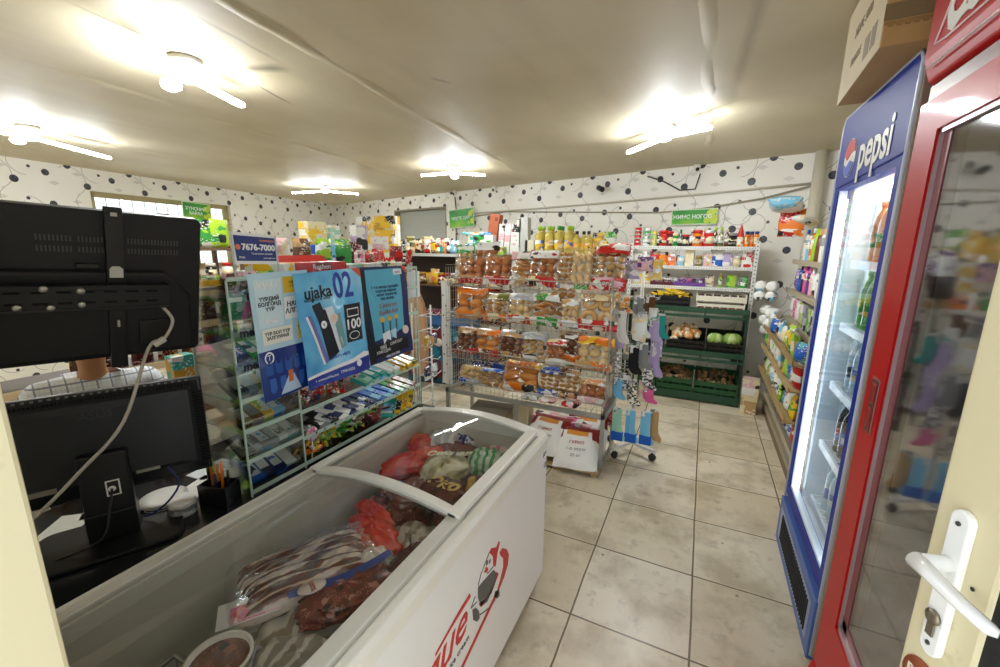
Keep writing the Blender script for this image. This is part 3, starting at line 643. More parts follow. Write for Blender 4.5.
# ================================================================ television hung over the counter, seen from behind
tv = thing('television', 'large black television seen from behind above the monitor', 'television')
U = Vector((.218, .9746, -.051)).normalized(); N0 = Vector((.975, -.218, 0)); a_ = math.radians(15)
Wv = (Vector((0, 0, 1))*math.cos(a_) + N0*math.sin(a_)); Wv = (Wv - U*Wv.dot(U)).normalized(); Nv = U.cross(Wv).normalized()
TT = Matrix.Translation((-1.60, .852, 1.285)) @ Matrix([[U.x, Nv.x, Wv.x, 0], [U.y, Nv.y, Wv.y, 0], [U.z, Nv.z, Wv.z, 0], [0, 0, 0, 1]])
TWd, THt = .745, .455
m = MB(); m.T = TT; m.prism(rrect(-TWd, 0, 0, THt, .018), -.035, 0, 'y'); m.build('shell', mat('0d0d0d', .5), tv, bevel=.005)
m = MB(); m.T = TT; m.prism([(-.70, .015), (-.02, .015), (-.03, .20), (-.10, .285), (-.62, .285), (-.70, .2)], .0, .022, 'y')
bk_ = m.build('rear_housing', mat('131312', .55), tv, bevel=.01)
for x0 in (-.37, -.29, -.185, -.13):
    for z in (.335, .365):
        m = MB(); m.T = TT
        for i in range(9): m.box(x0+i*.008, x0+i*.008+.0035, .0, .0015, z, z+.016)
        m.build('vent_slots', mat('4a4a46', .5), tv)
m = MB(); m.T = TT
m.box(-.24, -.20, .022, .034, -.02, .475).box(-.24, -.20, .034, .040, .30, .46)
br = m.build('mount_bar', mat('0f0f0f', .4), tv, bevel=.002)
m = MB(); m.T = TT; m.prism([(-.235, .275), (-.205, .275), (-.205, .30), (-.212, .308), (-.228, .308), (-.235, .30)], .040, .043, 'y')
m.build('bracket_plate', mat('c9c9c4', .35, .3), br)
for a in [(-.227, -.213, .040, .0425, .452, .462), (-.223, -.217, .0345, .0425, .12, .14)]:
    m = MB(); m.T = TT; m.box(*a); m.build('bracket_screw', mat('c9c9c4', .35, .3), br)
m = MB(); m.T = TT; m.box(-.72, -.10, .036, .060, .185, .255).box(-.72, -.10, .06, .064, .243, .257).box(-.72, -.10, .06, .064, .183, .192)
pl = m.build('wall_bracket', mat('141414', .45), tv, bevel=.003)
m = MB(); m.T = TT
for x, z in [(-.30, .243), (-.30, .203), (-.42, .20), (-.36, .197), (-.37, .25)]:
    m.T = TT @ Matrix.Translation((x, .0645, z)) @ Matrix.Rotation(-PI/2, 4, 'X'); m.lathe([(.0005, 0), (.0095, 0), (.008, .003), (.0045, .004), (.0005, .004)], 14)
m.build('bolt', mat('b5b3a8', .3, .7), pl)
m = MB(); m.T = TT
for i in range(7): m.box(-.44+i*.047, -.44+i*.047+.028, .0605, .0612, .236, .242); m.box(-.44+i*.047, -.44+i*.047+.028, .0605, .0612, .205, .211)
m.build('bracket_slots', mat('000000', .9), pl)
m = MB(); m.T = TT; m.box(-.74, -.50, .06, .085, .18, .262); m.build('hinge_block', mat('101010', .4), pl, bevel=.004)
for a in [(-.30, -.25, .0, .012, .29, .305), (-.17, -.09, .022, .03, .05, .13)]:
    m = MB(); m.T = TT; m.box(*a); m.build('service_cover', mat('1b1b1a', .4), tv, bevel=.003)
# support arm from the front wall
e0 = TT @ Vector((-.62, .07, .22))
m = MB().tube([e0, (e0.x+.02, e0.y-.03, e0.z), (e0.x+.06, .11, e0.z)], .018, 8); m.build('support_arm', mat('101010', .4), tv)
# white cable with plug
e1 = TT @ Vector((-.115, .05, .18)); e2 = TT @ Vector((-.12, .075, .08)); P2 = TT @ Vector((-.16, .08, .055))
q0 = TM @ Vector((-.20, .10, .25)); q1 = TM @ Vector((-.42, .14, .03)); q2 = TM @ Vector((-.56, .10, -.05))
cbl = thing('power_cable', 'white cable hanging from the television across the monitor', 'cable')
def spline(P, n=6):
    P = [Vector(p) for p in P]; out = []
    for i in range(len(P)-1):
        a = P[max(i-1, 0)]; b = P[i]; c = P[i+1]; d = P[min(i+2, len(P)-1)]
        for k in range(n):
            t = k/n; out.append(0.5*((2*b) + (c-a)*t + (2*a-5*b+4*c-d)*t*t + (3*b-a-3*c+d)*t**3))
    return out + [P[-1]]
MB().tube(spline([e1, TT @ Vector((-.095, .07, .14)), e2, P2, q0, (q0+q1)/2+Vector((.01, 0, -.004)), q1, q2]), .0048, 8).build('cord', mat('c9c1b2', .45), cbl)
d = (P2-e2).normalized(); MB().tube([e2-d*.004, e2+d*.03], .0105, 8).build('plug', mat('dad2c2', .4), cbl, bevel=.002)
# ================================================================ ceiling lamps, cameras
glow = mat('f6fbff', .4, emit=LAMP)
def make_lamp(loc, ang, label, arms=((0, .43), (180, .43), (90, .16)), drop=.0):
    t = thing('ceiling_lamp', label, 'lamp', loc, ang, 'cross shaped ceiling lamps')
    MB().lathe([(.075, 0), (.078, -.012), (.06, -.03), (.03, -.035)], 20).build('ceiling_plate', mat('e9e6da', .4), t)
    MB().lathe([(.045, -.03), (.052, -.045), (.05, -.10), (.03, -.112), (.004, -.115)], 18).build('lamp_hub', glow, t)
    for a, L in arms:
        m = MB(); m.T = Matrix.Rotation(math.radians(a), 4, 'Z') @ Matrix.Translation((.05, 0, -.085)) @ Matrix.Rotation(math.radians(4), 4, 'Y')
        if L > .2: m.prism([(0, -.020), (L-.03, -.026), (L, -.014), (L, .014), (L-.03, .026), (0, .020)], -.014, .004, 'z')
        else: m.ball((L*.45, 0, -.02), (.05, .05, .03))
        m.build('light_arm', glow, t, bevel=.004)
        if L > .2:
            m = MB(); m.T = Matrix.Rotation(math.radians(a), 4, 'Z') @ Matrix.Translation((.05, 0, -.085)) @ Matrix.Rotation(math.radians(4), 4, 'Y')
            m.box(0, L-.01, -.024, .024, .005, .012); m.build('arm_back', mat('d5d2c6', .4), t)  # back plate widened to keep the arm's upward light off the ceiling
    return t
Z = CEIL - .002

make_lamp((-2.56, 1.49, Z), math.radians(110), 'cross shaped lamp, nearest on the ceiling above the television', ((-4, .34), (184, .34), (75, .18)))
make_lamp((-5.2, 1.70, Z), math.radians(108), 'cross shaped lamp at the left edge of the ceiling', ((0, .60), (180, .42), (90, .16)))
make_lamp((-5.75, 5.3, Z), math.radians(30), 'single bar ceiling lamp near the far left corner', ((0, .48), (180, .48)))
make_lamp((-2.85, 4.60, Z), math.radians(20), 'ceiling lamp glowing above the bread rack area', ((0, .34), (180, .34), (90, .12)))
make_lamp((-0.38, 3.82, Z), math.radians(-42), 'ceiling lamp over the aisle in front of the white shelf', ((0, .40), (180, .40), (-70, .18)))
# scorched, dusty marks and clips beside the lamps
def cctv(x, y, z, rz, label, small=False):
    t = thing('security_camera', label, 'camera', (x, y, z), rz, 'small security cameras under the ceiling')
    MB().lathe([(.038, 0), (.040, -.02), (.034, -.035), (.012, -.037)], 16).build('camera_base', mat('e6e2d6', .4), t)
    MB().ball((0, 0, -.05), (.035, .035, .033), 0, 14, 8).build('camera_dome', mat('e9e6dd', .35), t)
    m = MB(); m.T = Matrix.Translation((0, -.022, -.056)) @ Matrix.Rotation(PI/2, 4, 'X'); m.lathe([(.001, -.004), (.022, -.004), (.020, .016), (.001, .017)], 14)
    m.build('camera_lens', mat('15161a', .2), t)
cctv(-.18, wy(-.18)-.06, CEIL-.001, .2, 'white dome security camera above the green sign on the right')
cctv(-3.2, wy(-3.2)-.10, CEIL-.001, -.3, 'white dome security camera above the tall boxes on the back wall')
cctv(-4.1, wy(-4.1)-.10, CEIL-.001, -.5, 'white dome security camera beside the shuttered window')
cctv(-7.95, 7.2, CEIL-.001, -.9, 'white dome security camera in the far left corner')
t = thing('security_camera', 'dark bullet camera sticking out of the middle of the back wall', 'camera', (-1.38, wy(-1.38), 2.42), 0)
m = MB().tube([(0, 0, 0), (0, -.05, 0), (.02, -.08, .0)], .012, 8); m.build('camera_arm', mat('3b3b3b', .5), t)
m = MB().tube([(-.02, -.06, .02), (.06, -.14, -.02)], .034, 12); m.build('camera_body', mat('23252a', .4), t, bevel=.004)
# ================================================================ kinds of goods
C = dict(red='c8201d', darkred='7d1414', green='2f9a3c', lime='a6cf2f', yellow='f2c62a', orange='ea7c1d', blue='1d5fc0', navy='16245e', skyblue='7cc4e8', teal='2fa79b', white='eeeee8', black='17171a',
         brown='6d4426', tan='c9a16b', pink='e2659a', purple='6b3b8f', grey='8b8d8c', cream='ecdcae', maroon='571722', lilac='b9a6cf', gold='c99a2e', mint='a9dcc2', clear='d9dfe0', silver='b9bdc0', rose='eab7bd', olive='7b7a35')
def col(n): return C[n]
def P2(c, sc=22.0, c3=None):
    """ink pair 'red/white' -> printed material"""
    a = c.split('/'); b = a[1] if len(a) > 1 else {'white': 'grey', 'black': 'grey'}.get(a[0], 'white')
    d = a[2] if len(a) > 2 else ('white' if b != 'white' else 'cream')
    return pack(C[a[0]], C[b], C[d], sc)
def plain(c, rough=.35, **k): return mat(C[c.split('/')[0]], rough, **k)
def pillow(m, w, h, t, mi=0, z0=0, crimp=.05, seed=0, nu=10, nv=12, wr=.06, T=None):
    """filled bag standing in the x-z plane, flat sealed ends"""
    r = random.Random(seed); ph = [r.uniform(0, 6) for _ in range(6)]
    def f(side):
        def g(u, v):
            a, b = 2*u-1, 2*v-1
            e = max(0, 1-abs(a)**3)**.6 * max(0, 1-abs(b)**4)**.7
            if v < crimp or v > 1-crimp: e *= .12
            wv = 1 + wr*math.sin(a*7+ph[0]+b*3)*math.cos(b*9+ph[1]) + wr*math.sin(b*17+ph[2]+a*5)
            xx = a*w/2*(1 - .05*math.cos(b*PI)*0 - .06*(1-b*b)*0 + .03*math.sin(b*5+ph[3]))
            return (xx, side*e*t/2*wv, z0 + v*h + .01*h*math.sin(a*4+ph[4]))
        return g
    m.grid(f(-1), nu, nv, mi); m.grid(f(1), nu, nv, mi)
BK = {}
def kind(name, objname, cat):
    def deco(fn): BK[name] = (objname, cat, fn); return fn
    return deco

def bottle_mesh(c, r, h, neck=.35, capc='white', body=None, label=None, n=12, capk=.16):
    m = MB(); hb = h*(1-capk)
    prof = [(r*.9, 0), (r, h*.02), (r, h*.18), (r*1.01, h*.18), (r*1.01, h*.52), (r, h*.52), (r, h*.60), (r*neck, h*.80), (r*neck, hb), (r*neck*1.25, hb), (r*neck*1.25, h*.99), (r*neck*.9, h)]
    ms = [0, 0, 0, 1, 1, 1, 0, 0, 0, 2, 2]
    m.lathe(prof, n, ms=ms); return m, [body or plain(c, .15, coat=.5), label or P2(c), plain(capc, .35)]
@kind('sauce', 'sauce_bottle', 'bottle')
def _(c): 
    a = c.split('/'); m, ms = bottle_mesh(a[0], .028, .20, .36, a[1] if len(a) > 1 else 'white', label=P2('white/'+a[0], 40)); return m.build('sauce_bottle', ms)
@kind('cone', 'ketchup_bottle', 'bottle')
def _(c):
    a = c.split('/'); m = MB(); m.lathe([(.035, 0), (.036, .01), (.036, .09), (.034, .095), (.020, .15), (.010, .19), (.004, .215)], 12, ms=[1, 1, 1, 0, 0, 0]); return m.build('ketchup_bottle', [plain(a[0]), P2(a[-1], 30)])
@kind('can', 'tin_can', 'can')
def _(c):
    m = MB(); m.lathe([(.034, 0), (.036, .002), (.036, .004), (.035, .006), (.035, .036), (.036, .038), (.036, .040), (.033, .041)], 14, ms=[1, 1, 1, 0, 1, 1, 1]); return m.build('tin_can', [P2(c, 30), mat('c9c9c6', .3, .7)])
@kind('jar', 'glass_jar', 'jar')
def _(c):
    a = c.split('/'); m = MB(); m.lathe([(.030, 0), (.036, .006), (.036, .02), (.0365, .02), (.0365, .07), (.036, .07), (.034, .085), (.028, .092), (.031, .092), (.031, .112), (.028, .114)], 14, ms=[0, 0, 1, 1, 1, 0, 0, 2, 2, 2]); return m.build('glass_jar', [plain(a[0], .12, coat=.6), P2('cream/'+a[0], 35), plain(a[1] if len(a) > 1 else 'white')])
@kind('oil', 'oil_bottle', 'bottle')
def _(c):
    a = c.split('/'); m = MB(); r, h = .066, .38
    m.lathe([(r*.9, 0), (r, .01), (r*.97, .05), (r, .09), (r, .20), (r*.93, .215), (r, .23), (r*.98, .265), (r*.55, .30), (r*.32, .315), (r*.32, .335), (r*.42, .335), (r*.42, h), (r*.3, h+.004)], 14, ms=[0, 0, 0, 1, 0, 0, 0, 0, 0, 0, 2, 2, 2])
    return m.build('oil_bottle', [mat('ecd668', .10, coat=.6, trans=.25), P2('yellow/'+(a[1] if len(a) > 1 else 'blue')+'/white', 14), plain(a[0])])
@kind('carton', 'carton_pack', 'box')
def _(c): return MB().box(-.045, .045, -.03, .03, 0, .14).build('carton_pack', P2(c, 24), bevel=.002)
@kind('bigbox', 'carton_box', 'box')
def _(c): 
    m = MB().box(-.13, .13, -.10, .10, 0, .13).box(-.131, .131, -.02, .02, .0, .1312, 1); return m.build('carton_box', [P2(c, 9), P2(c.split('/')[0], 9)], bevel=.003)
@kind('flatbox', 'flat_carton', 'box')
def _(c): return MB().box(-.10, .10, -.07, .07, 0, .045).build('flat_carton', P2(c, 16), bevel=.002)
@kind('tallbox', 'tall_carton', 'box')
def _(c): return MB().box(-.06, .06, -.05, .05, 0, .24).build('tall_carton', P2(c, 12), bevel=.002)
@kind('pouch', 'snack_bag', 'bag')
def _(c): m = MB(); pillow(m, .12, .17, .05, seed=len(c)*7); return m.build('snack_bag', P2(c, 16))
@kind('bigpouch', 'refill_bag', 'bag')
def _(c): m = MB(); pillow(m, .20, .28, .08, seed=len(c)*5); return m.build('refill_bag', P2(c, 10))
@kind('flatpouch', 'flat_packet', 'packet')
def _(c):
    m = MB(); m.T = Matrix.Rotation(PI/2, 4, 'X'); pillow(m, .13, .17, .045, seed=len(c)*3); m.T = Matrix.Identity(4); m.v = [(x, y+.085, z+.024) for x, y, z in m.v]; return m.build('flat_packet', P2(c, 16))
@kind('shampoo', 'shampoo_bottle', 'bottle')
def _(c):
    a = c.split('/'); m = MB(); m.lathe([(.034, 0), (.038, .008), (.040, .10), (.036, .15), (.030, .165), (.022, .168), (.022, .20), (.018, .203)], 12, ms=[0, 0, 1, 0, 0, 2, 2], sy=.6); return m.build('shampoo_bottle', [plain(a[0], .25), P2(a[0], 24), plain(a[1] if len(a) > 1 else 'white')])
@kind('cleaner', 'cleaner_bottle', 'bottle')
def _(c):
    a = c.split('/'); m = MB(); m.lathe([(.038, 0), (.044, .01), (.044, .14), (.040, .19), (.018, .225), (.016, .24), (.020, .24), (.020, .275), (.016, .28)], 12, ms=[0, 1, 1, 0, 0, 0, 2, 2], sy=.62); return m.build('cleaner_bottle', [plain(a[0], .25), P2(a[0], 16), plain(a[1] if len(a) > 1 else 'red')])
@kind('roll', 'paper_roll', 'toilet paper')
def _(c): m = MB(); m.lathe([(.022, 0), (.052, 0), (.055, .004), (.055, .096), (.052, .10), (.022, .10)], 18).lathe([(.019, .004), (.019, .0985)], 12, m=1); return m.build('paper_roll', [plain(c, .7), mat('a58e6c', .8)])
@kind('rollpack', 'paper_roll_pack', 'toilet paper')
def _(c):
    m = MB()
    for i in range(2):
        for k in range(2): m.T = Matrix.Translation((-.055+.11*i, 0, .055+.108*k)) @ Matrix.Rotation(PI/2, 4, 'X'); m.lathe([(.02, -.05), (.05, -.05), (.054, -.04), (.054, .04), (.05, .05), (.02, .05)], 14)
    m.T = Matrix.Identity(4); return m.build('paper_roll_pack', P2(c, 8), bevel=0)
@kind('stick', 'candy_stick', 'sweet')
def _(c): return MB().box(-.010, .010, -.06, .06, 0, .012).build('candy_stick', P2(c, 40), bevel=.003)
@kind('gum', 'gum_box', 'sweet')
def _(c):
    a = c.split('/'); m = MB().box(-.026, .026, -.075, .075, 0, .016).box(-.024, .024, -.073, .073, .016, .030, 1).box(-.018, .018, -.05, .02, .030, .0306, 2)
    return m.build('gum_box', [plain(a[0]), plain((c+'/white').split('/')[1], .3), P2('white/'+c.split('/')[0], 22)], bevel=.002)
@kind('choc', 'chocolate_bar', 'sweet')
def _(c): return MB().box(-.032, .032, -.075, .075, 0, .012).box(-.0325, .0325, -.05, .03, -.0004, .0124, 1).build('chocolate_bar', [plain(c, .3), P2((c+'/white').split('/')[1]+'/'+c.split('/')[0], 18)], bevel=.003)
@kind('candy', 'wrapped_sweet', 'sweet')
def _(c):
    m = MB().ball((0, 0, .014), (.024, .014, .013), 0, 8, 5); m.prism([(-.048, .002), (-.022, .010), (-.022, .018), (-.048, .026)], -.004, .004, 'y'); m.prism([(.022, .010), (.048, .002), (.048, .026), (.022, .018)], -.004, .004, 'y'); return m.build('wrapped_sweet', P2(c, 28))
@kind('tub', 'plastic_tub', 'tub')
def _(c):
    a = c.split('/'); m = MB(); m.lathe([(.05, 0), (.058, .004), (.062, .11), (.062, .115), (.066, .115), (.066, .135), (.05, .138)], 18, ms=[0, 1, 0, 2, 2, 2]); return m.build('plastic_tub', [plain(a[0]), P2(a[0], 14), plain(a[1] if len(a) > 1 else 'white')])
@kind('bagbox', 'display_carton', 'box')
def _(c):
    """open shelf tray filled with small upright packets"""
    m = MB().box(-.09, .09, -.07, .07, 0, .012).box(-.09, .09, -.07, -.066, 0, .05).box(-.09, .09, .066, .07, 0, .12).prism([(-.07, 0), (.07, 0), (.07, .12), (-.07, .05)], -.09, -.086, 'x').prism([(-.07, 0), (.07, 0), (.07, .12), (-.07, .05)], .086, .09, 'x')
    for i in range(6): m.rbox((-.068+i*.027, 0, .065), (.022, .11, .10), 1, rx=.12)
    return m.build('display_carton', [plain(c.split('/')[0]), P2(c, 26)], bevel=.001)
@kind('brush', 'toothbrush_pack', 'packet')
def _(c):
    m = MB().box(-.022, .022, -.003, .003, 0, .20).tube([(0, -.006, .02), (0, -.008, .1), (0, -.007, .18)], .006, 6, 1); return m.build('toothbrush_pack', [P2('white/'+c.split('/')[0], 20), plain(c)], bevel=.001)

PROTO = {}
USED = {}
def place(k, c, loc, label, group=None, rz=0, rx=0, sc=1.0, ry=0):
    key = (k, c)
    if key in PROTO: o = copy_tree(PROTO[key])
    else: o = BK[k][2](c); PROTO[key] = o
    o.location = loc; o.rotation_euler = (rx, ry, rz); o.scale = (sc, sc, sc) if not isinstance(sc, tuple) else sc
    if len(label.split()) > 16: print('LONG', label)
    USED[label] = USED.get(label, 0)+1
    if USED[label] > 1: print('DUP', label)
    tag(o, label, BK[k][1])
    if group: o['group'] = group
    elif 'group' in o: del o['group']
    return o
CW = {'navy': 'dark blue', 'skyblue': 'light blue', 'darkred': 'dark red', 'clear': 'clear', 'mint': 'mint green', 'rose': 'pale pink', 'maroon': 'maroon', 'tan': 'tan'}
def cwords(c): return ' and '.join(CW.get(a, a) for a in c.split('/')[:2])
NOUN = dict(sauce='sauce bottle', cone='cone topped ketchup bottle', can='tin', jar='jar', oil='oil bottle', carton='carton', bigbox='big box', flatbox='flat box', tallbox='tall box', pouch='packet', bigpouch='large refill bag',
            flatpouch='flat packet', shampoo='shampoo bottle', cleaner='cleaner bottle', roll='paper roll', rollpack='toilet roll pack', stick='candy stick', gum='gum box', choc='chocolate bar', candy='wrapped sweet', tub='lidded tub', bagbox='display tray', brush='toothbrush pack')
def row(where, A, B, items, rz=0, group=None, jit=.0, rx=0, sc=1.0, ends='from left', seed=None, ry=0):
    """goods side by side from A (left end as seen) to B; items: 'kind colours'"""
    rnd = random.Random(seed if seed is not None else hash(where) % 1000 if False else sum(map(ord, where)))
    n = len(items); A = Vector(A); B = Vector(B); out = []
    for i, it in enumerate(items):
        if it is None: continue
        p = it.split(' '); k, c = p[0], p[1]; s_ = float(p[2]) if len(p) > 2 else 1.0
        t = (i+.5)/n; L = A.lerp(B, t); L = L + Vector((rnd.uniform(-jit, jit), rnd.uniform(-jit, jit), 0))
        out.append(place(k, c, L, '%s %s on %s, %s' % (cwords(c), NOUN[k], where, ORD[i].replace('from left', ends)), group, rz + rnd.uniform(-.12, .12), rx, sc*s_ if not isinstance(sc, tuple) else sc, ry))
    return out
# ================================================================ white perforated rack on the back wall
wm = mat('e4e4de', .4); gm = mat('1e4a30', .45); dgm = mat('14301f', .5)
RX0, RX1, RY0, RY1 = -.76, .475, 5.05, 5.36
wr = thing('shelf_rack', 'white perforated metal shelf rack against the back wall', 'shelf')
for x in (RX0, RX1):
    for y in (RY0, RY1):
        m = MB().box(x-.018, x+.018, y-.003, y+.003, 0.02, 1.72).box(x-.018 if x > 0 else x+.014, x-.014 if x > 0 else x+.018, y, y+.03, 0.02, 1.72)
        for i in range(42): m.box(x-.006, x+.006, y-.0045, y-.003, .06+i*.04, .075+i*.04, 1)
        m.build('post', [wm, mat('6f6f6c', .6)], wr)
WZ = [1.665, 1.455, 1.235]
for z in WZ:
    m = MB().box(RX0, RX1, RY0, RY1, z-.012, z).box(RX0, RX1, RY0-.002, RY0+.002, z-.034, z)
    for i in range(48): m.box(RX0+.03+i*.0252, RX0+.036+i*.0252, RY0-.0035, RY0-.002, z-.022, z-.013, 1)
    m.build('shelf_board', [wm, mat('6f6f6c', .6)], wr)
W = 'top of white rack'
row(W, (RX0+.02, 5.12, WZ[0]), (RX1-.03, 5.12, WZ[0]), [None, None, None, 'sauce black/white .85', 'sauce black/silver .85', 'jar red/red 1.5', 'jar maroon/red 1.4', 'jar green/cream 1.2', 'sauce black/green .9', 'jar black/red 1.1', 'sauce maroon/white .9', 'jar orange/red 1.5', 'sauce red/cream .95', 'jar red/white 1.5', 'sauce brown/lime 1.0', 'sauce olive/lime 1.0', 'sauce brown/cream .9', 'jar black/grey 1.2', None, None, None], group='sauces and jars on top of the white rack')
for i, z in enumerate(range(5)):
    place('can', 'red/darkred', (RX0+.05, 5.11, WZ[0]+z*.0415), 'red tin in stack at left end of white rack, %s' % ['bottom one', 'second from bottom', 'middle one', 'second from top', 'top one'][i], 'red tins stacked on the white rack', sc=(1.1, 1.1, 1))
    place('can', 'white/green', (RX0+.145, 5.11, WZ[0]+z*.0415), 'white and green tin in stack on white rack, %s' % ['bottom one', 'second from bottom', 'middle one', 'second from top', 'top one'][i], 'white and green tins stacked on the white rack', sc=(1.25, 1.25, 1))
    if i < 4: place('can', 'lime/yellow', (RX0+.23, 5.10, WZ[0]+z*.0415), 'lime green tin in short stack on white rack, %s' % ['bottom one', 'second from bottom', 'third from bottom', 'top one'][i], 'lime tins stacked on the white rack', sc=(.85, .85, 1))
place('cone', 'red/orange', (.315, 5.12, WZ[0]), 'ketchup bottle with red cone cap on top of the white rack', sc=1.05)
for i in range(3): place('jar', 'orange/navy', (.375+.043*i, 5.12+.03*(i % 2), WZ[0]), 'orange jar with dark lid on white rack right end, %s' % ['left one', 'middle one', 'right one'][i], 'orange jars at the right end of the white rack', sc=(.62, .62, 1.35))
W = 'upper shelf of white rack'
row(W, (RX0+.02, 5.14, WZ[1]), (RX1-.03, 5.14, WZ[1]), ['pouch white/brown .85', 'pouch silver/rose .8', 'pouch red/orange .9', 'pouch orange/yellow .85', 'carton orange/red .95', 'pouch skyblue/white .6', 'tallbox cream/olive .7', 'jar olive/tan', 'carton rose/tan .9', 'pouch white/blue 1.0', 'pouch white/lilac .9', 'jar cream/white', 'carton white/red 1.1'], group='packets on the upper shelf of the white rack')
W = 'lower shelf of white rack'
row(W, (RX0+.02, 5.14, WZ[2]), (RX1-.03, 5.14, WZ[2]), ['pouch cream/yellow .9', 'pouch white/yellow .9', 'bagbox maroon/rose .75', 'bagbox maroon/white .75', 'bagbox purple/white .75', 'bagbox purple/pink .75', 'bagbox purple/black .75', 'pouch tan/cream .75', 'sauce lime/yellow .7', 'pouch lime/green .8', 'pouch green/olive .7'], group='packets on the lower shelf of the white rack')

# ================================================================ green fruit and vegetable stand
fs = thing('fruit_stand', 'dark green tiered fruit and vegetable stand below the white rack', 'stand')
for x in (-.74, .455):
    MB().box(x-.014, x+.014, 5.18, 5.24, 0, 1.15).box(x-.012, x+.012, 4.86, 4.90, 0, .98).build('post', dgm, fs)
for z, y0, nm in [(.985, 4.90, 'upper'), (.53, 4.84, 'middle')]:
    m = MB()
    m.box(-.75, .47, y0, y0+.012, z, z+.045).box(-.75, .47, y0-.004, y0+.008, z-.065, z-.035).box(-.75, .47, y0, 5.22, z-.012, z)
    for x in (-.75, -.35, .06, .46): m.box(x-.008, x+.008, y0-.006, y0, z-.065, z+.045)
    m.build('tray_rail', gm, fs, bevel=.002)
MB().box(-.75, .47, 4.855, 4.87, .03, .10).box(-.75, .47, 4.855, 5.22, .015, .03).build('bottom_tray', gm, fs)
def crate(name, x0, x1, y0, y1, z0, h, m_, label, tilt=0, slats=3):
    t = thing(name, label, 'crate')
    m = MB(); m.T = Matrix.Translation(((x0+x1)/2, y0, z0)) @ Matrix.Rotation(tilt, 4, 'X'); w2 = (x1-x0)/2; d = y1-y0
    m.box(-w2, w2, 0, d, 0, .008)
    for k in range(slats):
        a, b = h*k/slats+.004, h*(k+.72)/slats
        m.box(-w2, w2, 0, .006, a, b).box(-w2, w2, d-.006, d, a, b+.02).box(-w2, -w2+.006, 0, d, a, b).box(w2-.006, w2, 0, d, a, b)
    for i in range(7): x = -w2+(2*w2-.012)*i/6; m.box(x, x+.012, -.001, .007, 0, h)
    for y in (0, d/2, d-.012): m.box(-w2-.001, -w2+.007, y, y+.012, 0, h).box(w2-.007, w2+.001, y, y+.012, 0, h)
    m.build('crate_shell', m_, t); return t
bk_c = mat('131413', .5); gr_c = mat('1d5a33', .45); wh_c = mat('e9e4cf', .4)
crate('fruit_crate', -.50, -.10, 4.925, 5.17, 1.0, .15, bk_c, 'black crate of bananas on the upper tier of the green stand')
crate('fruit_crate', -.03, .42, 4.93, 5.17, .99, .095, wh_c, 'cream plastic crate on the upper tier, lower of two stacked', slats=2)
crate('fruit_crate', -.04, .43, 4.93, 5.17, 1.092, .085, wh_c, 'cream plastic crate on the upper tier, upper of two stacked', slats=1)
crate('vegetable_crate', -.60, -.32, 4.865, 5.15, .55, .15, bk_c, 'black crate of greens at left end of the middle tier', .3)
crate('vegetable_crate', -.29, .09, 4.865, 5.15, .55, .15, bk_c, 'black crate full of onions on the middle tier', .3)
crate('vegetable_crate', .10, .45, 4.865, 5.15, .55, .15, bk_c, 'black crate holding two cabbages on the middle tier', .3)
crate('vegetable_crate', -.62, -.37, 4.878, 5.18, .035, .20, gr_c, 'green crate of garlic at left end of the bottom tier', .25)
crate('vegetable_crate', -.355, .01, 4.878, 5.18, .035, .24, gr_c, 'green crate of potatoes in the middle of the bottom tier', .25)
crate('vegetable_crate', .025, .44, 4.878, 5.18, .035, .24, gr_c, 'green crate of potatoes at right end of the bottom tier', .25)
# bananas: curved hands
bm_ = mat('edc93a', .4); tipm = mat('5a4a1c', .6)
def banana(loc, rz, tilt):
    m = MB(); pts = []; rr = []
    for i in range(9):
        t = i/8; a = -.9+1.8*t; pts.append((.085*math.sin(a), 0, .085*(1-math.cos(a)))); rr.append(.017*min(1, .35+3*t, .35+3*(1-t)))
    m.tube(pts, rr, 7); m.tube([pts[-1], (pts[-1][0]+.010, 0, pts[-1][2]+.014)], .005, 5, 1)
    return m
bn0 = None
for i, (x, y, z, rz) in enumerate([(-.40, 4.99, 1.10, .3), (-.36, 5.02, 1.11, .35), (-.32, 5.0, 1.12, .45), (-.28, 5.03, 1.13, .5), (-.24, 5.0, 1.13, .6), (-.20, 5.04, 1.12, .3), (-.44, 5.05, 1.10, .2), (-.30, 5.07, 1.15, .4), (-.25, 5.08, 1.15, .55), (-.38, 5.08, 1.12, .3), (-.17, 4.99, 1.09, .7)]):
    if bn0 is None: o = bn0 = banana(0, 0, 0).build('banana', [bm_, tipm])
    else: o = copy_tree(bn0)
    o.location = (x, y-.01, z+.025); o.scale = (1.15, 1.15, 1.15); o.rotation_euler = (.9, .1, rz); tag(o, 'ripe yellow banana heaped in the black crate on the green stand', 'banana', 'bananas in the black crate')
# fruit in the cream crates
apm = mat('b8352a', .3, coat=.3); ap0 = None
for r in range(2):
    for i in range(8):
        if ap0 is None: ap0 = o = MB().lathe([(.006, .004), (.022, 0), (.033, .018), (.034, .036), (.025, .056), (.008, .054), (.004, .046)], 12).build('apple', apm)
        else: o = copy_tree(ap0)
        o.location = (-.0+.053*i, 4.975+.07*r, 1.0); o.rotation_euler = (0, 0, i); tag(o, 'red apple inside the lower cream crate on the green stand', 'apple', 'apples in the lower cream crate')
dk0 = None
for r in range(2):
    for i in range(7):
        if dk0 is None: dk0 = o = MB().lathe([(.006, .003), (.026, 0), (.034, .02), (.032, .042), (.018, .058), (.004, .056)], 12).build('plum', mat('4a2030', .35))
        else: o = copy_tree(dk0)
        o.location = (.01+.06*i, 4.985+.07*r, 1.102); tag(o, 'dark plum inside the upper cream crate on the green stand', 'plum', 'plums in the upper cream crate')
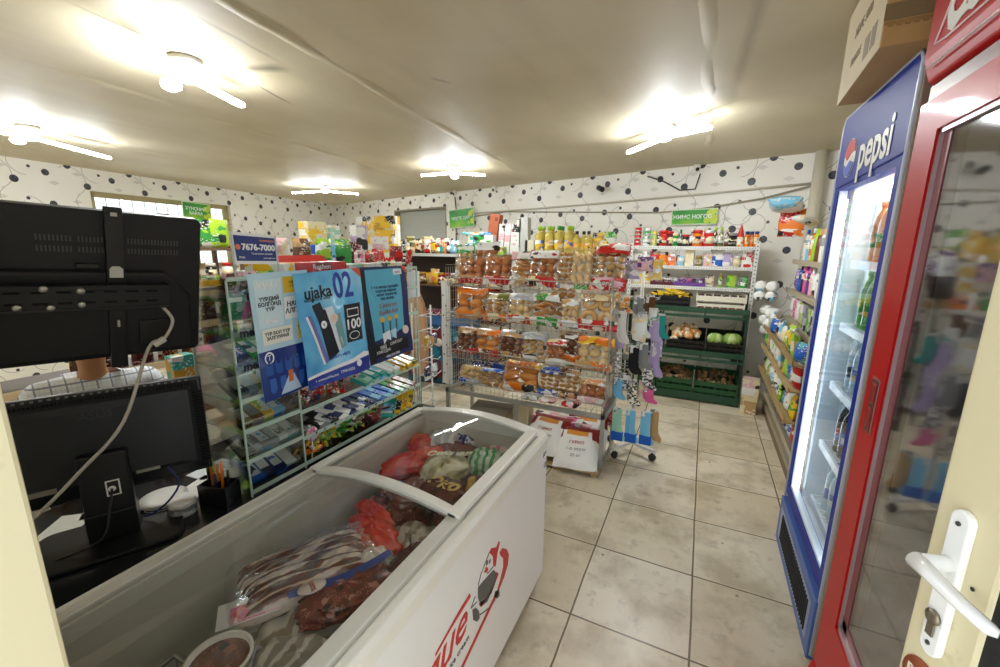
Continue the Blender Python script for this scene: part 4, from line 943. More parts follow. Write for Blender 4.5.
# onions, potatoes, garlic
def veg(name, m_, ri, flat):
    r = random.Random(ri); m = MB(); m.ball((0, 0, 0), (1, flat, flat*.95), 0, 9, 6)
    m.v = [(x*(1+.12*math.sin(3*y+ri)), y*(1+.1*math.sin(2*x+ri)), z) for x, y, z in m.v]
    if name != 'potato': m.tube([(0, 0, flat*.8), (.05, 0, flat*1.45)], [.16, .05], 5)
    return m
def heap(name, cat, n, x0, x1, y0, y1, z0, z1, cols, r0, r1, label, group, flat, tl=.35):
    protos = []
    for k, c in enumerate(cols): protos.append(None)
    rnd = random.Random(n+int(x0*100))
    for i in range(n):
        k = i % len(cols)
        if protos[k] is None: o = protos[k] = veg(name, mat(cols[k], .5), k, flat).build(name, mat(cols[k], .5))
        else: o = copy_tree(protos[k])
        u, v = rnd.random(), (i + rnd.random())/n; s_ = rnd.uniform(r0, r1)
        x = x0+(x1-x0)*u; y = y0+(y1-y0)*v; z = z0 + (z1-z0)*(.75*v+.45*math.sin(PI*u)) - rnd.uniform(0, .012)
        o.location = (x, y, z); o.scale = (s_, s_, s_); o.rotation_euler = (rnd.uniform(-tl, tl), rnd.uniform(-tl, tl), rnd.uniform(0, 6))
        tag(o, label, cat, group)
heap('onion', 'onion', 56, -.26, .06, 4.895, 5.10, .655, .79, ['d9a66a', 'c07a3c', 'efe3cb', 'e6cfa4'], .027, .035, 'brown and white onion heaped in the crate on the middle tier', 'onions in the black crate', .95)
heap('potato', 'potato', 70, -.33, -.01, 4.90, 5.12, .17, .30, ['9c7a52', '8a6a45', '7d5f40', 'ad8a5e'], .024, .034, 'earthy potato heaped in the middle green crate, bottom tier', 'potatoes in the middle green crate', .75)
heap('potato', 'potato', 80, .05, .41, 4.90, 5.12, .17, .30, ['9c7a52', '8a6a45', '7d5f40', 'ad8a5e'], .022, .031, 'earthy potato heaped in the right hand green crate', 'potatoes in the right green crate', .75)
heap('garlic_bulb', 'garlic', 26, -.60, -.40, 4.90, 5.10, .17, .26, ['ddd2bf', 'cdbfa8'], .022, .028, 'pale garlic bulb heaped in the left green crate, bottom tier', 'garlic in the left green crate', .9)
heap('lime', 'lime', 18, -.57, -.35, 4.90, 5.10, .64, .68, ['3f6b2c', '557f35'], .024, .028, 'green lime heaped in the left crate on the middle tier', 'limes in the black crate', .85)
for i, (x, y, s_) in enumerate([(.185, 4.95, .082), (.345, 4.97, .092)]):
    t = thing('cabbage', ['smaller round green cabbage in the black crate, beside the onions', 'bigger round green cabbage at right in the black crate'][i], 'cabbage', (x, y, .675), i*1.1, 'cabbages in the black crate')
    MB().ball((0, 0, .02), (s_*.92, s_*.92, s_*.8), 0, 16, 10).build('cabbage_head', mat('a9c26a', .5), t)
    for k in range(6):
        a = k*1.047+.3
        m = MB(); m.grid(lambda u, v: (math.cos(a+(u-.5)*1.5)*s_*(1.0+.05*math.sin(9*u+k))*math.cos((v-.35)*1.7), math.sin(a+(u-.5)*1.5)*s_*(1.0+.05*math.sin(9*u+k))*math.cos((v-.35)*1.7), .02+s_*.88*math.sin((v-.35)*1.7)), 8, 8)
        m.build('outer_leaf', mat(['8fb050', 'b9cf82'][k % 2], .5), t)

# ================================================================ household shelves along the right wall
gd = thing('wall_shelving', 'grey shelving of household goods along the right wall', 'shelf')
GX, GY0, GY1 = .69, 2.80, 4.93
shel = mat('a89d86', .5); GZ = [.10, .40, .70, 1.00, 1.27, 1.54]
dep = [.0, .03, .03, .05, .06, .08]
for z, dx in zip(GZ, dep):
    MB().box(GX+dx, 1.25, GY0, GY1, z-.02, z).box(GX+dx-.003, GX+dx, GY0, GY1, z-.03, z+.012).build('shelf_board', shel, gd)
for y in (GY0, 3.86, GY1): MB().box(1.22, 1.26, y-.015, y+.015, 0, 2.0).build('post', mat('8d8672', .5), gd)
MB().box(1.262, 1.272, GY0, GY1, .05, 2.0).build('back_panel', mat('d5cfbf', .6), gd)
MB().box(GX, GX+.02, GY0, GY1, 0, .08).build('plinth', mat('6f5d43', .5), gd)
NF = 'from far end'
def grow(where, z, dx, items, y0=3.02, y1=4.86, group=None, inn=.07, rx=0, rz=-PI/2, **k):
    return row(where, (GX+dx+inn, y1, z), (GX+dx+inn, y0, z), items, rz, group, ends=NF, rx=rx, **k)
grow('top right wall shelf', GZ[5], .08, ['cleaner white/blue', 'shampoo skyblue/white 1.1', 'cleaner orange/white', 'shampoo lime/lime 1.35', 'shampoo brown/tan 1.3', 'shampoo white/tan 1.3', 'cleaner navy/blue', 'shampoo pink/white 1.2', 'cleaner lime/white', 'shampoo white/navy 1.2', 'shampoo teal/white 1.2', 'cleaner white/red', 'shampoo purple/white 1.2', 'shampoo white/skyblue 1.2'], group='bottles on the top right wall shelf', rx=0)
grow('fifth right wall shelf', GZ[4], .06, ['bigpouch purple/lilac .7', 'shampoo blue/navy 1.1', 'shampoo navy/pink 1.1', 'shampoo pink/purple 1.15', 'shampoo purple/pink 1.1', 'shampoo rose/white 1.1', 'pouch white/pink 1.1', 'shampoo white/black 1.1', 'shampoo brown/white 1.1', 'pouch orange/white 1.1', 'shampoo navy/white 1.1', 'pouch lime/green 1.1', 'shampoo red/white 1.1', 'pouch blue/white 1.1', 'shampoo teal/white 1.1', 'pouch pink/white 1.1'], group='bottles on the fifth right wall shelf')
grow('fourth right wall shelf', GZ[3], .05, ['bigpouch white/rose .75', 'bigpouch white/pink .75', 'bigpouch white/lime .75', 'pouch rose/white 1.1', 'tallbox lime/white .8', 'tallbox lilac/purple .8', 'tallbox lime/green .8', 'tallbox purple/white .8', 'pouch green/lime 1.1', 'pouch white/green 1.1', 'tallbox yellow/white .8', 'pouch navy/white 1.1', 'tallbox red/white .8'], group='packets on the fourth right wall shelf')
grow('third right wall shelf', GZ[2], .03, ['rollpack white/skyblue', 'rollpack white/blue', 'bagbox brown/white', 'bagbox tan/skyblue', 'bagbox brown/navy', 'cleaner white/yellow', 'cleaner yellow/red', 'cleaner yellow/navy', 'cleaner lime/yellow', 'cleaner white/lime', 'cleaner blue/yellow', 'cleaner yellow/green'], group='goods on the third right wall shelf')
grow('second right wall shelf', GZ[1], .03, ['bagbox tan/yellow', 'bigpouch lime/green .8', 'bigpouch lime/yellow .75', 'bigpouch white/lime .7', 'cleaner white/red .9', 'cleaner red/white .8', 'cleaner blue/teal .9', 'cleaner teal/blue .9', 'cleaner skyblue/navy .8', 'cleaner lime/yellow .9', 'cleaner green/white .9', 'bagbox tan/green', 'cleaner yellow/red .9'], group='goods on the second right wall shelf', rx=0)
grow('bottom right wall shelf', GZ[0], .0, ['bigpouch navy/white .9', 'bigpouch white/skyblue .85', 'bigpouch white/lilac .85', 'bigpouch skyblue/white .85', 'bigpouch red/white .85', 'bigpouch red/orange .85', 'bigpouch blue/red .85', 'bigpouch red/lime .85', 'bigpouch white/red .85', 'bigpouch teal/white .85', 'bigpouch red/yellow .85', 'bigpouch yellow/navy .8', 'bigpouch red/blue .85', 'bigpouch orange/red .85'], group='washing powder bags on the bottom right wall shelf', inn=.06)
# leaning front row hung out over the lower shelves
row('front tray, right wall', (GX-.0, 4.55, .285), (GX-.0, 3.15, .285), ['pouch lime/green .9', 'pouch red/navy .95', 'pouch navy/red .95', 'pouch blue/white .95', 'pouch red/white 1.', 'pouch skyblue/navy .95', 'pouch white/blue .95', 'pouch red/orange .95', 'pouch yellow/red .95'], -PI/2, 'packets hanging at the front of the right wall shelves', ends=NF, rx=0)
MB().box(GX-.045, GX+.0, 3.1, 4.6, .268, .283).box(GX-.048, GX-.044, 3.1, 4.6, .268, .31).build('front_tray', shel, gd)
# things at the far end, towards the fruit stand
place('bigpouch', 'orange/red', (.71, 4.90, 1.76), 'big orange red refill bag hanging at the far end above the top right shelf', sc=(1.1, 1.0, .9), rz=-.5)
place('bigpouch', 'skyblue/white', (.66, 4.86, 2.0), 'light blue wrapped pack lying on top of the orange red bag', sc=(1.35, 1.3, .8), rz=-.3, rx=1.15)
place('bigpouch', 'white/cream', (.86, 4.72, 1.86), 'white crumpled bag lying above the shampoo bottles, right of the blue pack', sc=(.8, .8, .7), rz=-1.0, rx=1.2)
for i, (x, y, z) in enumerate([(.60, 4.98, 1.0), (.60, 4.98, 1.105), (.62, 4.84, .98), (.62, 4.84, 1.085), (.60, 5.0, .90)]):
    place('roll', 'white', (x, y, z-.06), 'white toilet roll in the pile between stand and right wall shelves, %s' % ['lower back', 'upper back', 'lower front', 'upper front', 'lowest of all'][i], 'toilet rolls piled at the far end', rx=PI/2, rz=.3+.2*i)
place('rollpack', 'white/skyblue', (.58, 4.88, 1.14), 'blue printed toilet roll pack on top of the white rolls', rz=-.4, sc=.9)
heapc = ['white/skyblue', 'white/blue', 'skyblue/white', 'white/lime', 'lime/green', 'white/cream', 'blue/white', 'tan/white', 'lime/yellow', 'white/rose']
for k, (z, nm) in enumerate([(.92, 'upper'), (.74, 'middle'), (.52, 'lower')]):
    MB().box(GX-.10, GX+.02, 3.25, 4.78, z-.035, z-.025).box(GX-.103, GX-.099, 3.25, 4.78, z-.035, z).build('outer_tray', mat(['9c8258', 'b39a6c', 'a88e60'][k], .6), gd)
    rr_ = random.Random(k+5)
    for i in range(11):
        c_ = heapc[(i*3+k*4) % 10] if i < 7 else ['yellow/green', 'lime/white', 'blue/teal', 'white/red'][(i+k) % 4]
        place('bigpouch', c_, (GX-.045, 4.70-.135*i, z-.024), '%s soft pack on %s outer tray, %s' % (cwords(c_), nm, ORD[i].replace('from left', NF)), 'soft packs on the %s outer tray' % nm, rz=-PI/2+rr_.uniform(-.5, .5), rx=rr_.uniform(-.25, .15), sc=(.55+.2*rr_.random(), .7, .45+.2*rr_.random()))
bx2 = thing('produce_box', 'pale printed cardboard box at the right corner of the fruit stand', 'box', (.545, 4.76, 0), -.1)
m = MB().box(-.075, .075, -.07, .07, .20, .36); m.build('box_body', P2('rose/cream', 10), bx2, bevel=.002)
m = MB().box(-.07, .07, -.065, .065, .0, .20); m.build('lower_box', P2('tan/cream', 9), bx2, bevel=.002)
# ================================================================ wire bread rack
BX0, BX1, BY0, BY1 = -1.90, -.535, 2.90, 3.34
st_ = mat('a9aaa2', .35, .55); wire = mat('b9b6a8', .35, .6)
br_ = thing('bread_rack', 'wire bread rack on a grey metal frame in the middle of the shop', 'rack')
FZ = .455
for x in (BX0+.02, BX1-.02):
    for y in (BY0+.01, BY1-.01): MB().box(x-.014, x+.014, y-.014, y+.014, 0, FZ).build('leg', st_, br_)
MB().box(-1.26, -1.232, BY0, BY0+.028, 0, FZ).build('leg', st_, br_)
m = MB().box(BX0, BX1, BY0-.004, BY0+.022, FZ-.035, FZ).box(BX0, BX1, BY1-.022, BY1, FZ-.035, FZ).box(BX0, BX0+.022, BY0, BY1, FZ-.035, FZ).box(BX1-.022, BX1, BY0, BY1, FZ-.035, FZ)
m.box(BX1-.02, BX1, BY0, BY1, .05, .075)
m.build('base_frame', st_, br_, bevel=.002)
for x in (BX0+.02, BX1-.02, (BX0+BX1)/2): MB().tube([(x, BY1-.03, FZ), (x, BY1-.03, 1.64)], .010, 6).build('upright', st_, br_)
def basket(z, lip, drop, back=.24, yf=BY0):
    """sloping wire tray: rim bars, floor wires running front to back and up the rear"""
    m = MB(); xa, xb = BX0+.04, BX1-.03
    for y, zz in [(yf, z), (yf, z+lip), (BY1-.05, z+drop), (BY1-.04, z+drop+back)]: m.tube([(xa, y, zz), (xb, y, zz)], .0042 if zz == z+lip else .003, 5)
    for x in (xa, xb): m.tube([(x, yf, z+lip), (x, yf, z), (x, BY1-.05, z+drop), (x, BY1-.04, z+drop+back)], .0042, 5)
    n = 34
    for i in range(n): x = xa+(xb-xa)*i/(n-1); m.tube([(x, yf, z+lip), (x, yf, z), (x, BY1-.05, z+drop)], .0018, 4)
    for x in (xa, xb): m.tube([(x, yf, z+lip), (x, yf+.12, z+lip+.01), (x, BY1-.05, z+drop+.12)], .003, 4)
    return m.build('wire_basket', wire, br_)
BZ = [1.335, 1.045, .745, FZ+.005]
basket(BZ[0], .07, .03, .22); basket(BZ[1], .07, .03, .22, BY0-.03); basket(BZ[2], .07, .03, .22, BY0-.03); basket(BZ[3], .07, .01, .22, BY0)
m = MB()
for i in range(12): y = BY0+.02+(BY1-BY0-.05)*i/11; m.tube([(BX1-.012, y, FZ), (BX1-.012, y, 1.48-.0*i)], .002, 4)
for i in range(15): z = FZ+.02+i*.073; m.tube([(BX1-.012, BY0+.02, z), (BX1-.012, BY1-.03, z)], .002, 4)
m.tube([(BX1-.012, BY0+.02, FZ), (BX1-.012, BY0+.02, 1.48), (BX1-.012, BY1-.03, 1.6)], .004, 5); m.build('side_grille', wire, br_)
m = MB()
for i in range(12): y = BY0+.02+(BY1-BY0-.05)*i/11; m.tube([(BX0+.012, y, FZ), (BX0+.012, y, 1.48)], .002, 4)
for i in range(15): z = FZ+.02+i*.073; m.tube([(BX0+.012, BY0+.02, z), (BX0+.012, BY1-.03, z)], .002, 4)
m.build('side_grille', wire, br_)
# perforated white strip hanging at the left end
hs = thing('hanging_strip', 'white perforated panel standing at the left end of the bread rack', 'panel', (BX0-.035, 2.98, 0), -.15)
m = MB().grid(lambda u, v: (-.055+.11*u + .006*math.sin(v*9), .01*math.sin(u*8+v*3), .46+v*.90), 6, 14)
m.build('strip_body', mat('deddd6', .6), hs)
m = MB()
for r_ in range(9): m.rbox((-.02+.03*(r_ % 2), -.008, .56+r_*.085), (.012, .004, .012))
m.build('punched_hole', mat('4b4b4a', .7), hs)

# ---- bread in printed clear bags
LO = dict(bun='b5703a', loaf='c98a44', pale='e3c186', ring='e0b06a', dark='7d4520', rusk='d4a868', orange='d98a34', biscuit='c58f4c')
bagid = [0]
def bread_bag(label, loc, w, h, t, kind_, band_top, band_bot, rz=0, group=None, rx=-.25, n=6, word=None, wcol='white', lay=False):
    bagid[0] += 1; sd = bagid[0]; rnd = random.Random(sd)
    o = thing('bread_bag', label, 'bread bag', loc, rz, group); o.rotation_euler = (rx, 0, rz)
    film_ = film
    m = MB(); nb = [(0, .24, band_bot), (.78, 1.0, band_top)]
    pillow(m, w, h, t, 0, seed=sd, nu=12, nv=16, wr=.05)
    mats = [film_]; 
    # printed bands: bottom and top rows of the same bag surface
    NU = 12
    for side in (0, 1):
        base = side*NU*16
        for j in range(16):
            v = (j+.5)/16
            for a, b, c in nb:
                if c and a <= v < b:
                    mm = P2(c, 14); 
                    if mm not in mats: mats.append(mm)
                    for i in range(NU): m.mi[base+j*NU+i] = mats.index(mm)
    m.build('plastic_bag', mats, o)
    c = mat(LO[kind_], .55)
    base = None
    rows = {'bun': (3, 3), 'loaf': (1, 7), 'pale': (3, 3), 'ring': (2, 2), 'dark': (3, 4), 'rusk': (3, 5), 'orange': (2, 3), 'biscuit': (3, 6)}[kind_]
    iw, ih = w*.84, h*.80
    for a in range(rows[0]):
        for b in range(rows[1]):
            if kind_ in ('loaf', 'biscuit', 'rusk'): dx, dz = iw/rows[0], ih/rows[1]
            else: dx, dz = iw/rows[0], ih/rows[1]
            x = -iw/2+dx*(a+.5)+rnd.uniform(-.1, .1)*dx; z = h*.10+dz*(b+.5)
            if base is None:
                m = MB()
                if kind_ == 'ring':
                    m.tube([(dx*.33*math.cos(q), 0, dz*.33*math.sin(q)) for q in [PI*2*k/14 for k in range(14)]], dx*.15, 7, closed=True)
                elif kind_ in ('loaf', 'biscuit', 'rusk'):
                    m.ball((0, 0, 0), (dx*.47, t*.36, dz*.42), 0, 10, 6)
                else: m.ball((0, 0, 0), (dx*.54, t*.38, dz*.54), 0, 10, 6)
                base = p_ = m.build('bread_roll', c, o)
            else:
                p_ = base.copy(); COL.objects.link(p_); p_.parent = o; KIDS[o.name].append(p_)
            p_.location = (x, rnd.uniform(-.004, .004), z); p_.rotation_euler = (rnd.uniform(-.3, .3), rnd.uniform(-.5, .5), 0); s_ = rnd.uniform(.82, 1.22); p_.scale = (s_, 1, s_*rnd.uniform(.85, 1.1))
    if word: 
        text(word, h*.16, plain(wcol), o, (0, -t*.46, h*.13), (1, 0, 0), (0, 0, 1), name='bag_lettering')
    return o
G1, G2, G3, G4 = 'bread bags in the top basket', 'bread bags in the second basket', 'bread bags in the third basket', 'bread bags in the bottom tray'
y1 = 3.02; zb = BZ[0]+.012
def bb(lab, x, z, w, h, t, k, a, b, g, y=None, **kw): return bread_bag(lab, (x, y or y1, z), w*1.12, h*1.13, t*1.1, k, a, b, group=g, **kw)
bb('bag of brown rolls at the left end of the top basket', -1.72, zb, .23, .20, .10, 'bun', None, 'tan/red', G1, rz=.1)
bb('bag of brown rolls with white top behind the left end of the top basket', -1.66, zb+.03, .22, .28, .08, 'bun', 'white/black', None, G1, y=3.14, rz=-.1)
bb('bag of rolls with red bottom band, second in the top basket', -1.48, zb, .22, .22, .10, 'bun', None, 'red/rose', G1, rz=.05)
bb('bag with pink label in the top basket, left of the red and white one', -1.28, zb, .17, .24, .09, 'loaf', 'rose/white', 'tan/brown', G1)
bb('red and white topped bag of rolls in the middle of the top basket', -1.10, zb, .22, .25, .10, 'bun', 'white/red', 'red/white', G1, rz=-.05)
bb('tall bag of stacked biscuits in the top basket, right of centre', -.925, zb, .13, .27, .09, 'biscuit', None, None, G1)
bb('bag of pale curled biscuits in the top basket', -.80, zb, .15, .27, .09, 'pale', None, None, G1, rz=.1)
bb('narrow bag of stacked wafers in the top basket beside the big white bag', -.70, zb+.02, .09, .30, .07, 'biscuit', None, None, G1, y=3.08)
bb('big white bag with red top and black script, right end of top basket', -.60, zb, .22, .30, .11, 'rusk', 'red/white', 'red/rose', G1, rz=-.12, word='Serin', wcol='white')
bb('green topped white bag at the far left end of the top basket', -1.83, zb+.02, .15, .26, .07, 'pale', 'green/white', 'white/green', G1, y=3.1, rz=.2)
zb = BZ[1]+.012; y1 = 2.99
bb('bag of orange topped buns at the left end of the second basket', -1.71, zb, .25, .23, .11, 'orange', 'orange/yellow', 'orange/tan', G2, rz=.06)
bb('bag of small pale rusks, second in the second basket', -1.47, zb, .20, .20, .10, 'rusk', 'cream/olive', 'orange/cream', G2)
bb('bag with silver top and red bottom in the second basket', -1.27, zb, .20, .21, .10, 'pale', 'silver/tan', 'red/white', G2, rz=-.05)
bb('green and white printed bread bag in the middle of the second basket', -1.07, zb, .20, .22, .10, 'loaf', 'green/white', 'green/white', G2, word='Bread', wcol='white')
bb('bag of long striped wafers behind the green one in the second basket', -.98, zb+.03, .22, .25, .07, 'biscuit', None, None, G2, y=3.13)
bb('narrow white label bag right of the green one in the second basket', -.86, zb, .13, .19, .08, 'pale', 'white/tan', 'white/red', G2, rz=.15)
bb('big bag of ring shaped rolls with red band, right end of second basket', -.66, zb, .27, .25, .11, 'ring', 'tan/cream', 'red/white', G2, rz=-.08)
zb = BZ[2]+.012
bb('bag of brown bars at the left end of the third basket', -1.74, zb, .18, .20, .10, 'dark', 'tan/brown', 'brown/red', G3, rz=.1)
bb('bag with one big orange bun in the third basket', -1.55, zb, .22, .20, .11, 'orange', 'orange/tan', 'red/brown', G3)
bb('bag of grey brown crackers, third in the third basket', -1.34, zb, .21, .21, .11, 'dark', 'tan/silver', 'brown/tan', G3, rz=-.08)
bb('bag of pale crackers in the middle of the third basket', -1.15, zb, .20, .21, .11, 'rusk', 'silver/cream', 'tan/brown', G3, rz=.08)
bb('small white bag with red top right of centre in the third basket', -.96, zb, .14, .18, .09, 'bun', 'red/white', 'white/yellow', G3, rz=.1)
bb('bag of toasted crumbs in the third basket behind the white one', -.86, zb+.02, .20, .21, .09, 'dark', 'brown/tan', 'orange/brown', G3, y=3.06)
bb('yellow and orange topped bag at the right end of the third basket', -.67, zb, .25, .22, .11, 'pale', 'orange/yellow', 'tan/orange', G3, rz=-.1)
zb = BZ[3]+.012; y1 = 3.03
bb('clear bag of pale rolls at the left end of the bottom tray', -1.74, zb, .22, .16, .10, 'pale', None, 'silver/blue', G4, rx=-.5)
bb('clear bluish bag of crackers, second in the bottom tray', -1.55, zb, .20, .15, .10, 'rusk', 'blue/silver', None, G4, rx=-.5)
bb('large bag of bright orange buns in the middle of the bottom tray', -1.28, zb, .30, .24, .13, 'orange', 'orange/yellow', 'orange/tan', G4, rx=-.5)
bb('bag with blue and white stripes in the bottom tray', -1.02, zb, .17, .22, .09, 'biscuit', 'blue/white', 'white/blue', G4, rx=-.35)
bb('bag of dark striped wafers beside the blue striped bag, bottom tray', -.87, zb, .16, .23, .09, 'biscuit', 'brown/tan', 'tan/brown', G4, rx=-.35)
bb('bag of brown rolls lying at the right end of the bottom tray', -.68, zb, .20, .17, .10, 'bun', 'tan/orange', 'rose/white', G4, rx=-.5)
place('flatpouch', 'rose/red', (-.80, 2.93, zb+.0), 'pink striped flat packet at the front right of the bottom bread tray', sc=(1.2, .8, 1), rz=1.45)
place('flatpouch', 'rose/white', (-.98, 2.94, zb+.0), 'pink and white flat packet front of the bottom bread tray', sc=(1.1, .8, 1), rz=1.55)
place('flatpouch', 'silver/olive', (-1.12, 2.93, zb+.0), 'grey green flat packet front of the bottom bread tray', sc=(1., .8, 1), rz=1.6)
row('back of bottom bread tray', (-1.84, 3.24, zb), (-1.4, 3.24, zb), ['pouch blue/navy', 'pouch navy/silver', 'pouch blue/white', 'pouch darkred/red'], group='blue packets at the back of the bottom tray')

# ---- flour sacks and boxes below the rack
def sack(loc, rz, label, w=.33, h=.36, t=.14, rx=.9):
    o = thing('flour_sack', label, 'sack', loc, rz, 'flour sacks under the bread rack'); o.rotation_euler = (rx, 0, rz)
    m = MB(); NU, NV = 12, 16; pillow(m, w, h, t, 0, seed=int(w*100), nu=NU, nv=NV, wr=.03)
    for side in (0, 1):
        for j in range(NV):
            v = (j+.5)/NV
            for i in range(NU):
                u = abs((i+.5)/NU-.5)*2
                if v > .80 - (.16 if u > .70 else 0): m.mi[side*NU*NV+j*NU+i] = 1
                elif v > .68 and u < .45: m.mi[side*NU*NV+j*NU+i] = 2
    m.build('sack_body', [mat('f0ede4', .6), mat('8c1d16', .5), mat('e79a35', .5)], o)
    for k in range(3):
        text(['ГУРИЛ', '1-р зэрэг', '25 кг'][k], .034, mat('9a9a94', .6) if k else mat('b5483c', .6), o, (0, -t*.53, h*(.50-.15*k)), (1, 0, 0), (0, 0, 1), name='sack_lettering')
    return o
for i, (x, y, z, rz, lab, rx) in enumerate([
    (-.71, 2.76, .06, .18, 'white flour sack with dark red top at right under the bread rack', -1.0),
    (-1.0, 2.80, .10, -.05, 'white flour sack with dark red top leaning left of the right one', -1.0),
    (-.72, 3.05, .03, .1, 'flour sack behind the right hand sack, mostly hidden under the rack', -.7)]):
    sack((x, y, z), rz, lab, rx=rx)
pal = thing('wooden_pallet', 'small wooden pallet under the flour sacks', 'pallet', (-.86, 2.86, 0), .06)
for y in (-.04, .08, .20): MB().box(-.32, .32, y-.03, y+.03, .028, .042).build('slat', mat('b39a68', .7), pal)
for x in (-.28, 0, .28): MB().box(x-.025, x+.025, -.06, .22, 0, .028).build('bearer', mat('9a835a', .7), pal)
t = thing('storage_box', 'pale box with a dark flap standing under the middle of the bread rack', 'box', (-1.50, 3.0, 0), .1)
MB().box(-.17, .17, -.12, .12, 0, .30).build('box_body', mat('b8ab8a', .7), t); MB().rbox((0, -.03, .31), (.34, .26, .006), rx=.12).build('flap', mat('6f6854', .7), t)
t = thing('storage_box', 'cream upright box standing left of the flour sacks', 'box', (-1.22, 3.02, 0), 0)
MB().box(-.06, .06, -.05, .07, 0, .38).build('box_body', mat('cfc29c', .6), t, bevel=.003); MB().box(-.062, .062, -.052, -.05, .2, .23).build('band', mat('a89a72', .6), t)
row('floor under bread rack', (-1.16, 3.12, 0), (-.62, 3.12, 0), ['tallbox white/rose 1.2', 'tallbox rose/white 1.25', 'tallbox white/pink 1.2', 'tallbox white/rose 1.15'], group='tall packets on the floor under the bread rack')

# ================================================================ sock stand
sk = thing('sock_stand', 'white metal sock stand on castors right of the bread rack', 'stand', (-.405, 3.36, 0), .3)
MB().tube([(0, 0, .09), (0, 0, 1.62)], .013, 10).build('pole', wm, sk)
for a in (-2.35, -.78, .8, 2.35):
    m = MB(); m.rbox((.11*math.cos(a), .11*math.sin(a), .085), (.24, .032, .024), rz=a); lg = m.build('base_arm', wm, sk, bevel=.003)
    m = MB(); cx, cy = .205*math.cos(a), .205*math.sin(a)
    m.T = Matrix.Translation((cx, cy, .03)) @ Matrix.Rotation(a, 4, 'Z') @ Matrix.Rotation(PI/2, 4, 'X'); m.lathe([(.004, -.012), (.029, -.012), (.029, .012), (.004, .012)], 14); m.T = Matrix.Identity(4); m.tube([(cx, cy, .03), (cx*.97, cy*.97, .08)], .008, 6)
    m.build('castor', mat('202020', .5), lg)
for z in (1.50, 1.27, .98, .72): 
    m = MB()
    for k in range(6):
        a = k*PI/3+z; m.tube([(0, 0, z), (.13*math.cos(a), .13*math.sin(a), z), (.15*math.cos(a), .15*math.sin(a), z+.012)], .003, 5)
    m.tube([(.13*math.cos(q), .13*math.sin(q), z) for q in [PI*2*k/20 for k in range(20)]], .003, 5, closed=True); m.build('hook_ring', wire, sk)
sock0 = {}
def socks(c, x, y, z, rz, label, L=.26, card='white', band=None, grp='socks hanging on the sock stand'):
    key = (c, L, card, band)
    if key in sock0: o = copy_tree(sock0[key])
    else:
        o = thing('sock_pair', label, 'socks'); sock0[key] = o
        MB().box(-.035, .035, -.006, -.003, -.07, 0).build('card', P2(card+'/grey' if card == 'white' else card, 30), o, bevel=.001)
        m = MB()
        for s_, dy in ((-.018, .004), (.016, -.004)):
            out = [(s_-.026, -.02), (s_+.026, -.02), (s_+.027, -L*.55), (s_+.034, -L*.72), (s_+.062, -L*.86), (s_+.066, -L*.96), (s_+.045, -L), (s_+.0, -L*.93), (s_-.026, -L*.76), (s_-.027, -L*.5)]
            m.prism(out, dy-.007, dy+.007, 'y')
        m.build('sock', plain(c, .85) if not c.startswith('p:') else P2(c[2:], 60), o, bevel=.004)
        if band: MB().box(-.046, .062, -.015, .013, -L, -L*.74).build('sock_foot', plain(band, .85), o, bevel=.004)
    o.location = (x, y, z); o.rotation_euler = (0, 0, rz); o.scale = (.84, 1, .88); tag(o, label, 'socks', grp); return o
SKL = [
 ('p:green/yellow', -.55, 3.27, 1.30, .1, 'green and yellow sock pair near the top of the sock stand', .17), ('p:orange/yellow', -.51, 3.25, 1.30, 0, 'yellow and orange sock pair near the top of the sock stand', .16),
 ('grey', -.41, 3.22, 1.30, .2, 'grey sock pair near the top of the sock stand', .17), ('brown', -.33, 3.25, 1.31, 0, 'brown sock pair near the top of the sock stand', .19),
 ('lilac', -.545, 3.24, 1.17, .1, 'pale lilac long sock pair at left of the stand', .33), ('white', -.52, 3.22, 1.19, .0, 'white long sock pair at left of the stand', .30),
 ('white', -.37, 3.20, 1.19, .05, 'white sock pair behind the big card in the middle', .22), ('lilac', -.285, 3.22, 1.14, -.1, 'dusty lilac sock pair at right of the stand', .20),
 ('teal', -.25, 3.30, 1.17, -.1, 'teal sock pair at the right edge of the stand', .22), ('black', -.41, 3.20, .93, .05, 'black sock pair hanging in the middle of the stand', .26),
 ('grey', -.345, 3.21, .96, 0, 'dark grey sock pair right of the black pair', .24), ('lilac', -.265, 3.24, .99, -.1, 'pale lilac sock pair hanging low at right', .34),
 ('p:grey/white', -.54, 3.23, .86, .15, 'grey and white patterned sock pair at left', .24), ('p:white/black', -.30, 3.21, .77, 0, 'black and white patterned sock pair above the pink pair', .20),
 ('skyblue', -.515, 3.21, .66, 0, 'light blue sock pair low at left', .20), ('p:black/white', -.40, 3.19, .67, .1, 'black and white spotted sock pair low in the middle', .24),
 ('pink', -.285, 3.21, .64, 0, 'bright pink sock pair low at right', .17), ('p:red/brown', -.59, 3.28, .48, .1, 'reddish patterned sock pair at the lower left', .30),
]
for c_, x, y, z, rz, lab, L in SKL: socks(c_, x, y, z, rz, lab, L)
for i, x in enumerate((-.50, -.40, -.29)):
    socks('skyblue' if i else 'mint', x, 3.20+.01*i, .43, 0, '%s long sock pair with blue feet at the bottom of the stand, %s' % (['mint', 'pale blue', 'pale blue'][i], ['left', 'middle', 'right'][i]), .32, band='blue')
socks('tan', -.235, 3.27, .43, -.1, 'tan sock pair at the lower right edge of the stand', .30)
place('pouch', 'white/cream', (-.385, 3.175, .965), 'large white sock card in the middle of the sock stand', sc=(.85, .25, 1.05))
place('pouch', 'yellow/white', (-.31, 3.22, 1.42), 'yellow and white packet hung at top right of the sock stand', sc=(.8, .4, .85))
place('pouch', 'lilac/grey', (-.47, 3.22, 1.42), 'lilac grey packet hung at the top of the sock stand', sc=(.9, .4, .8))
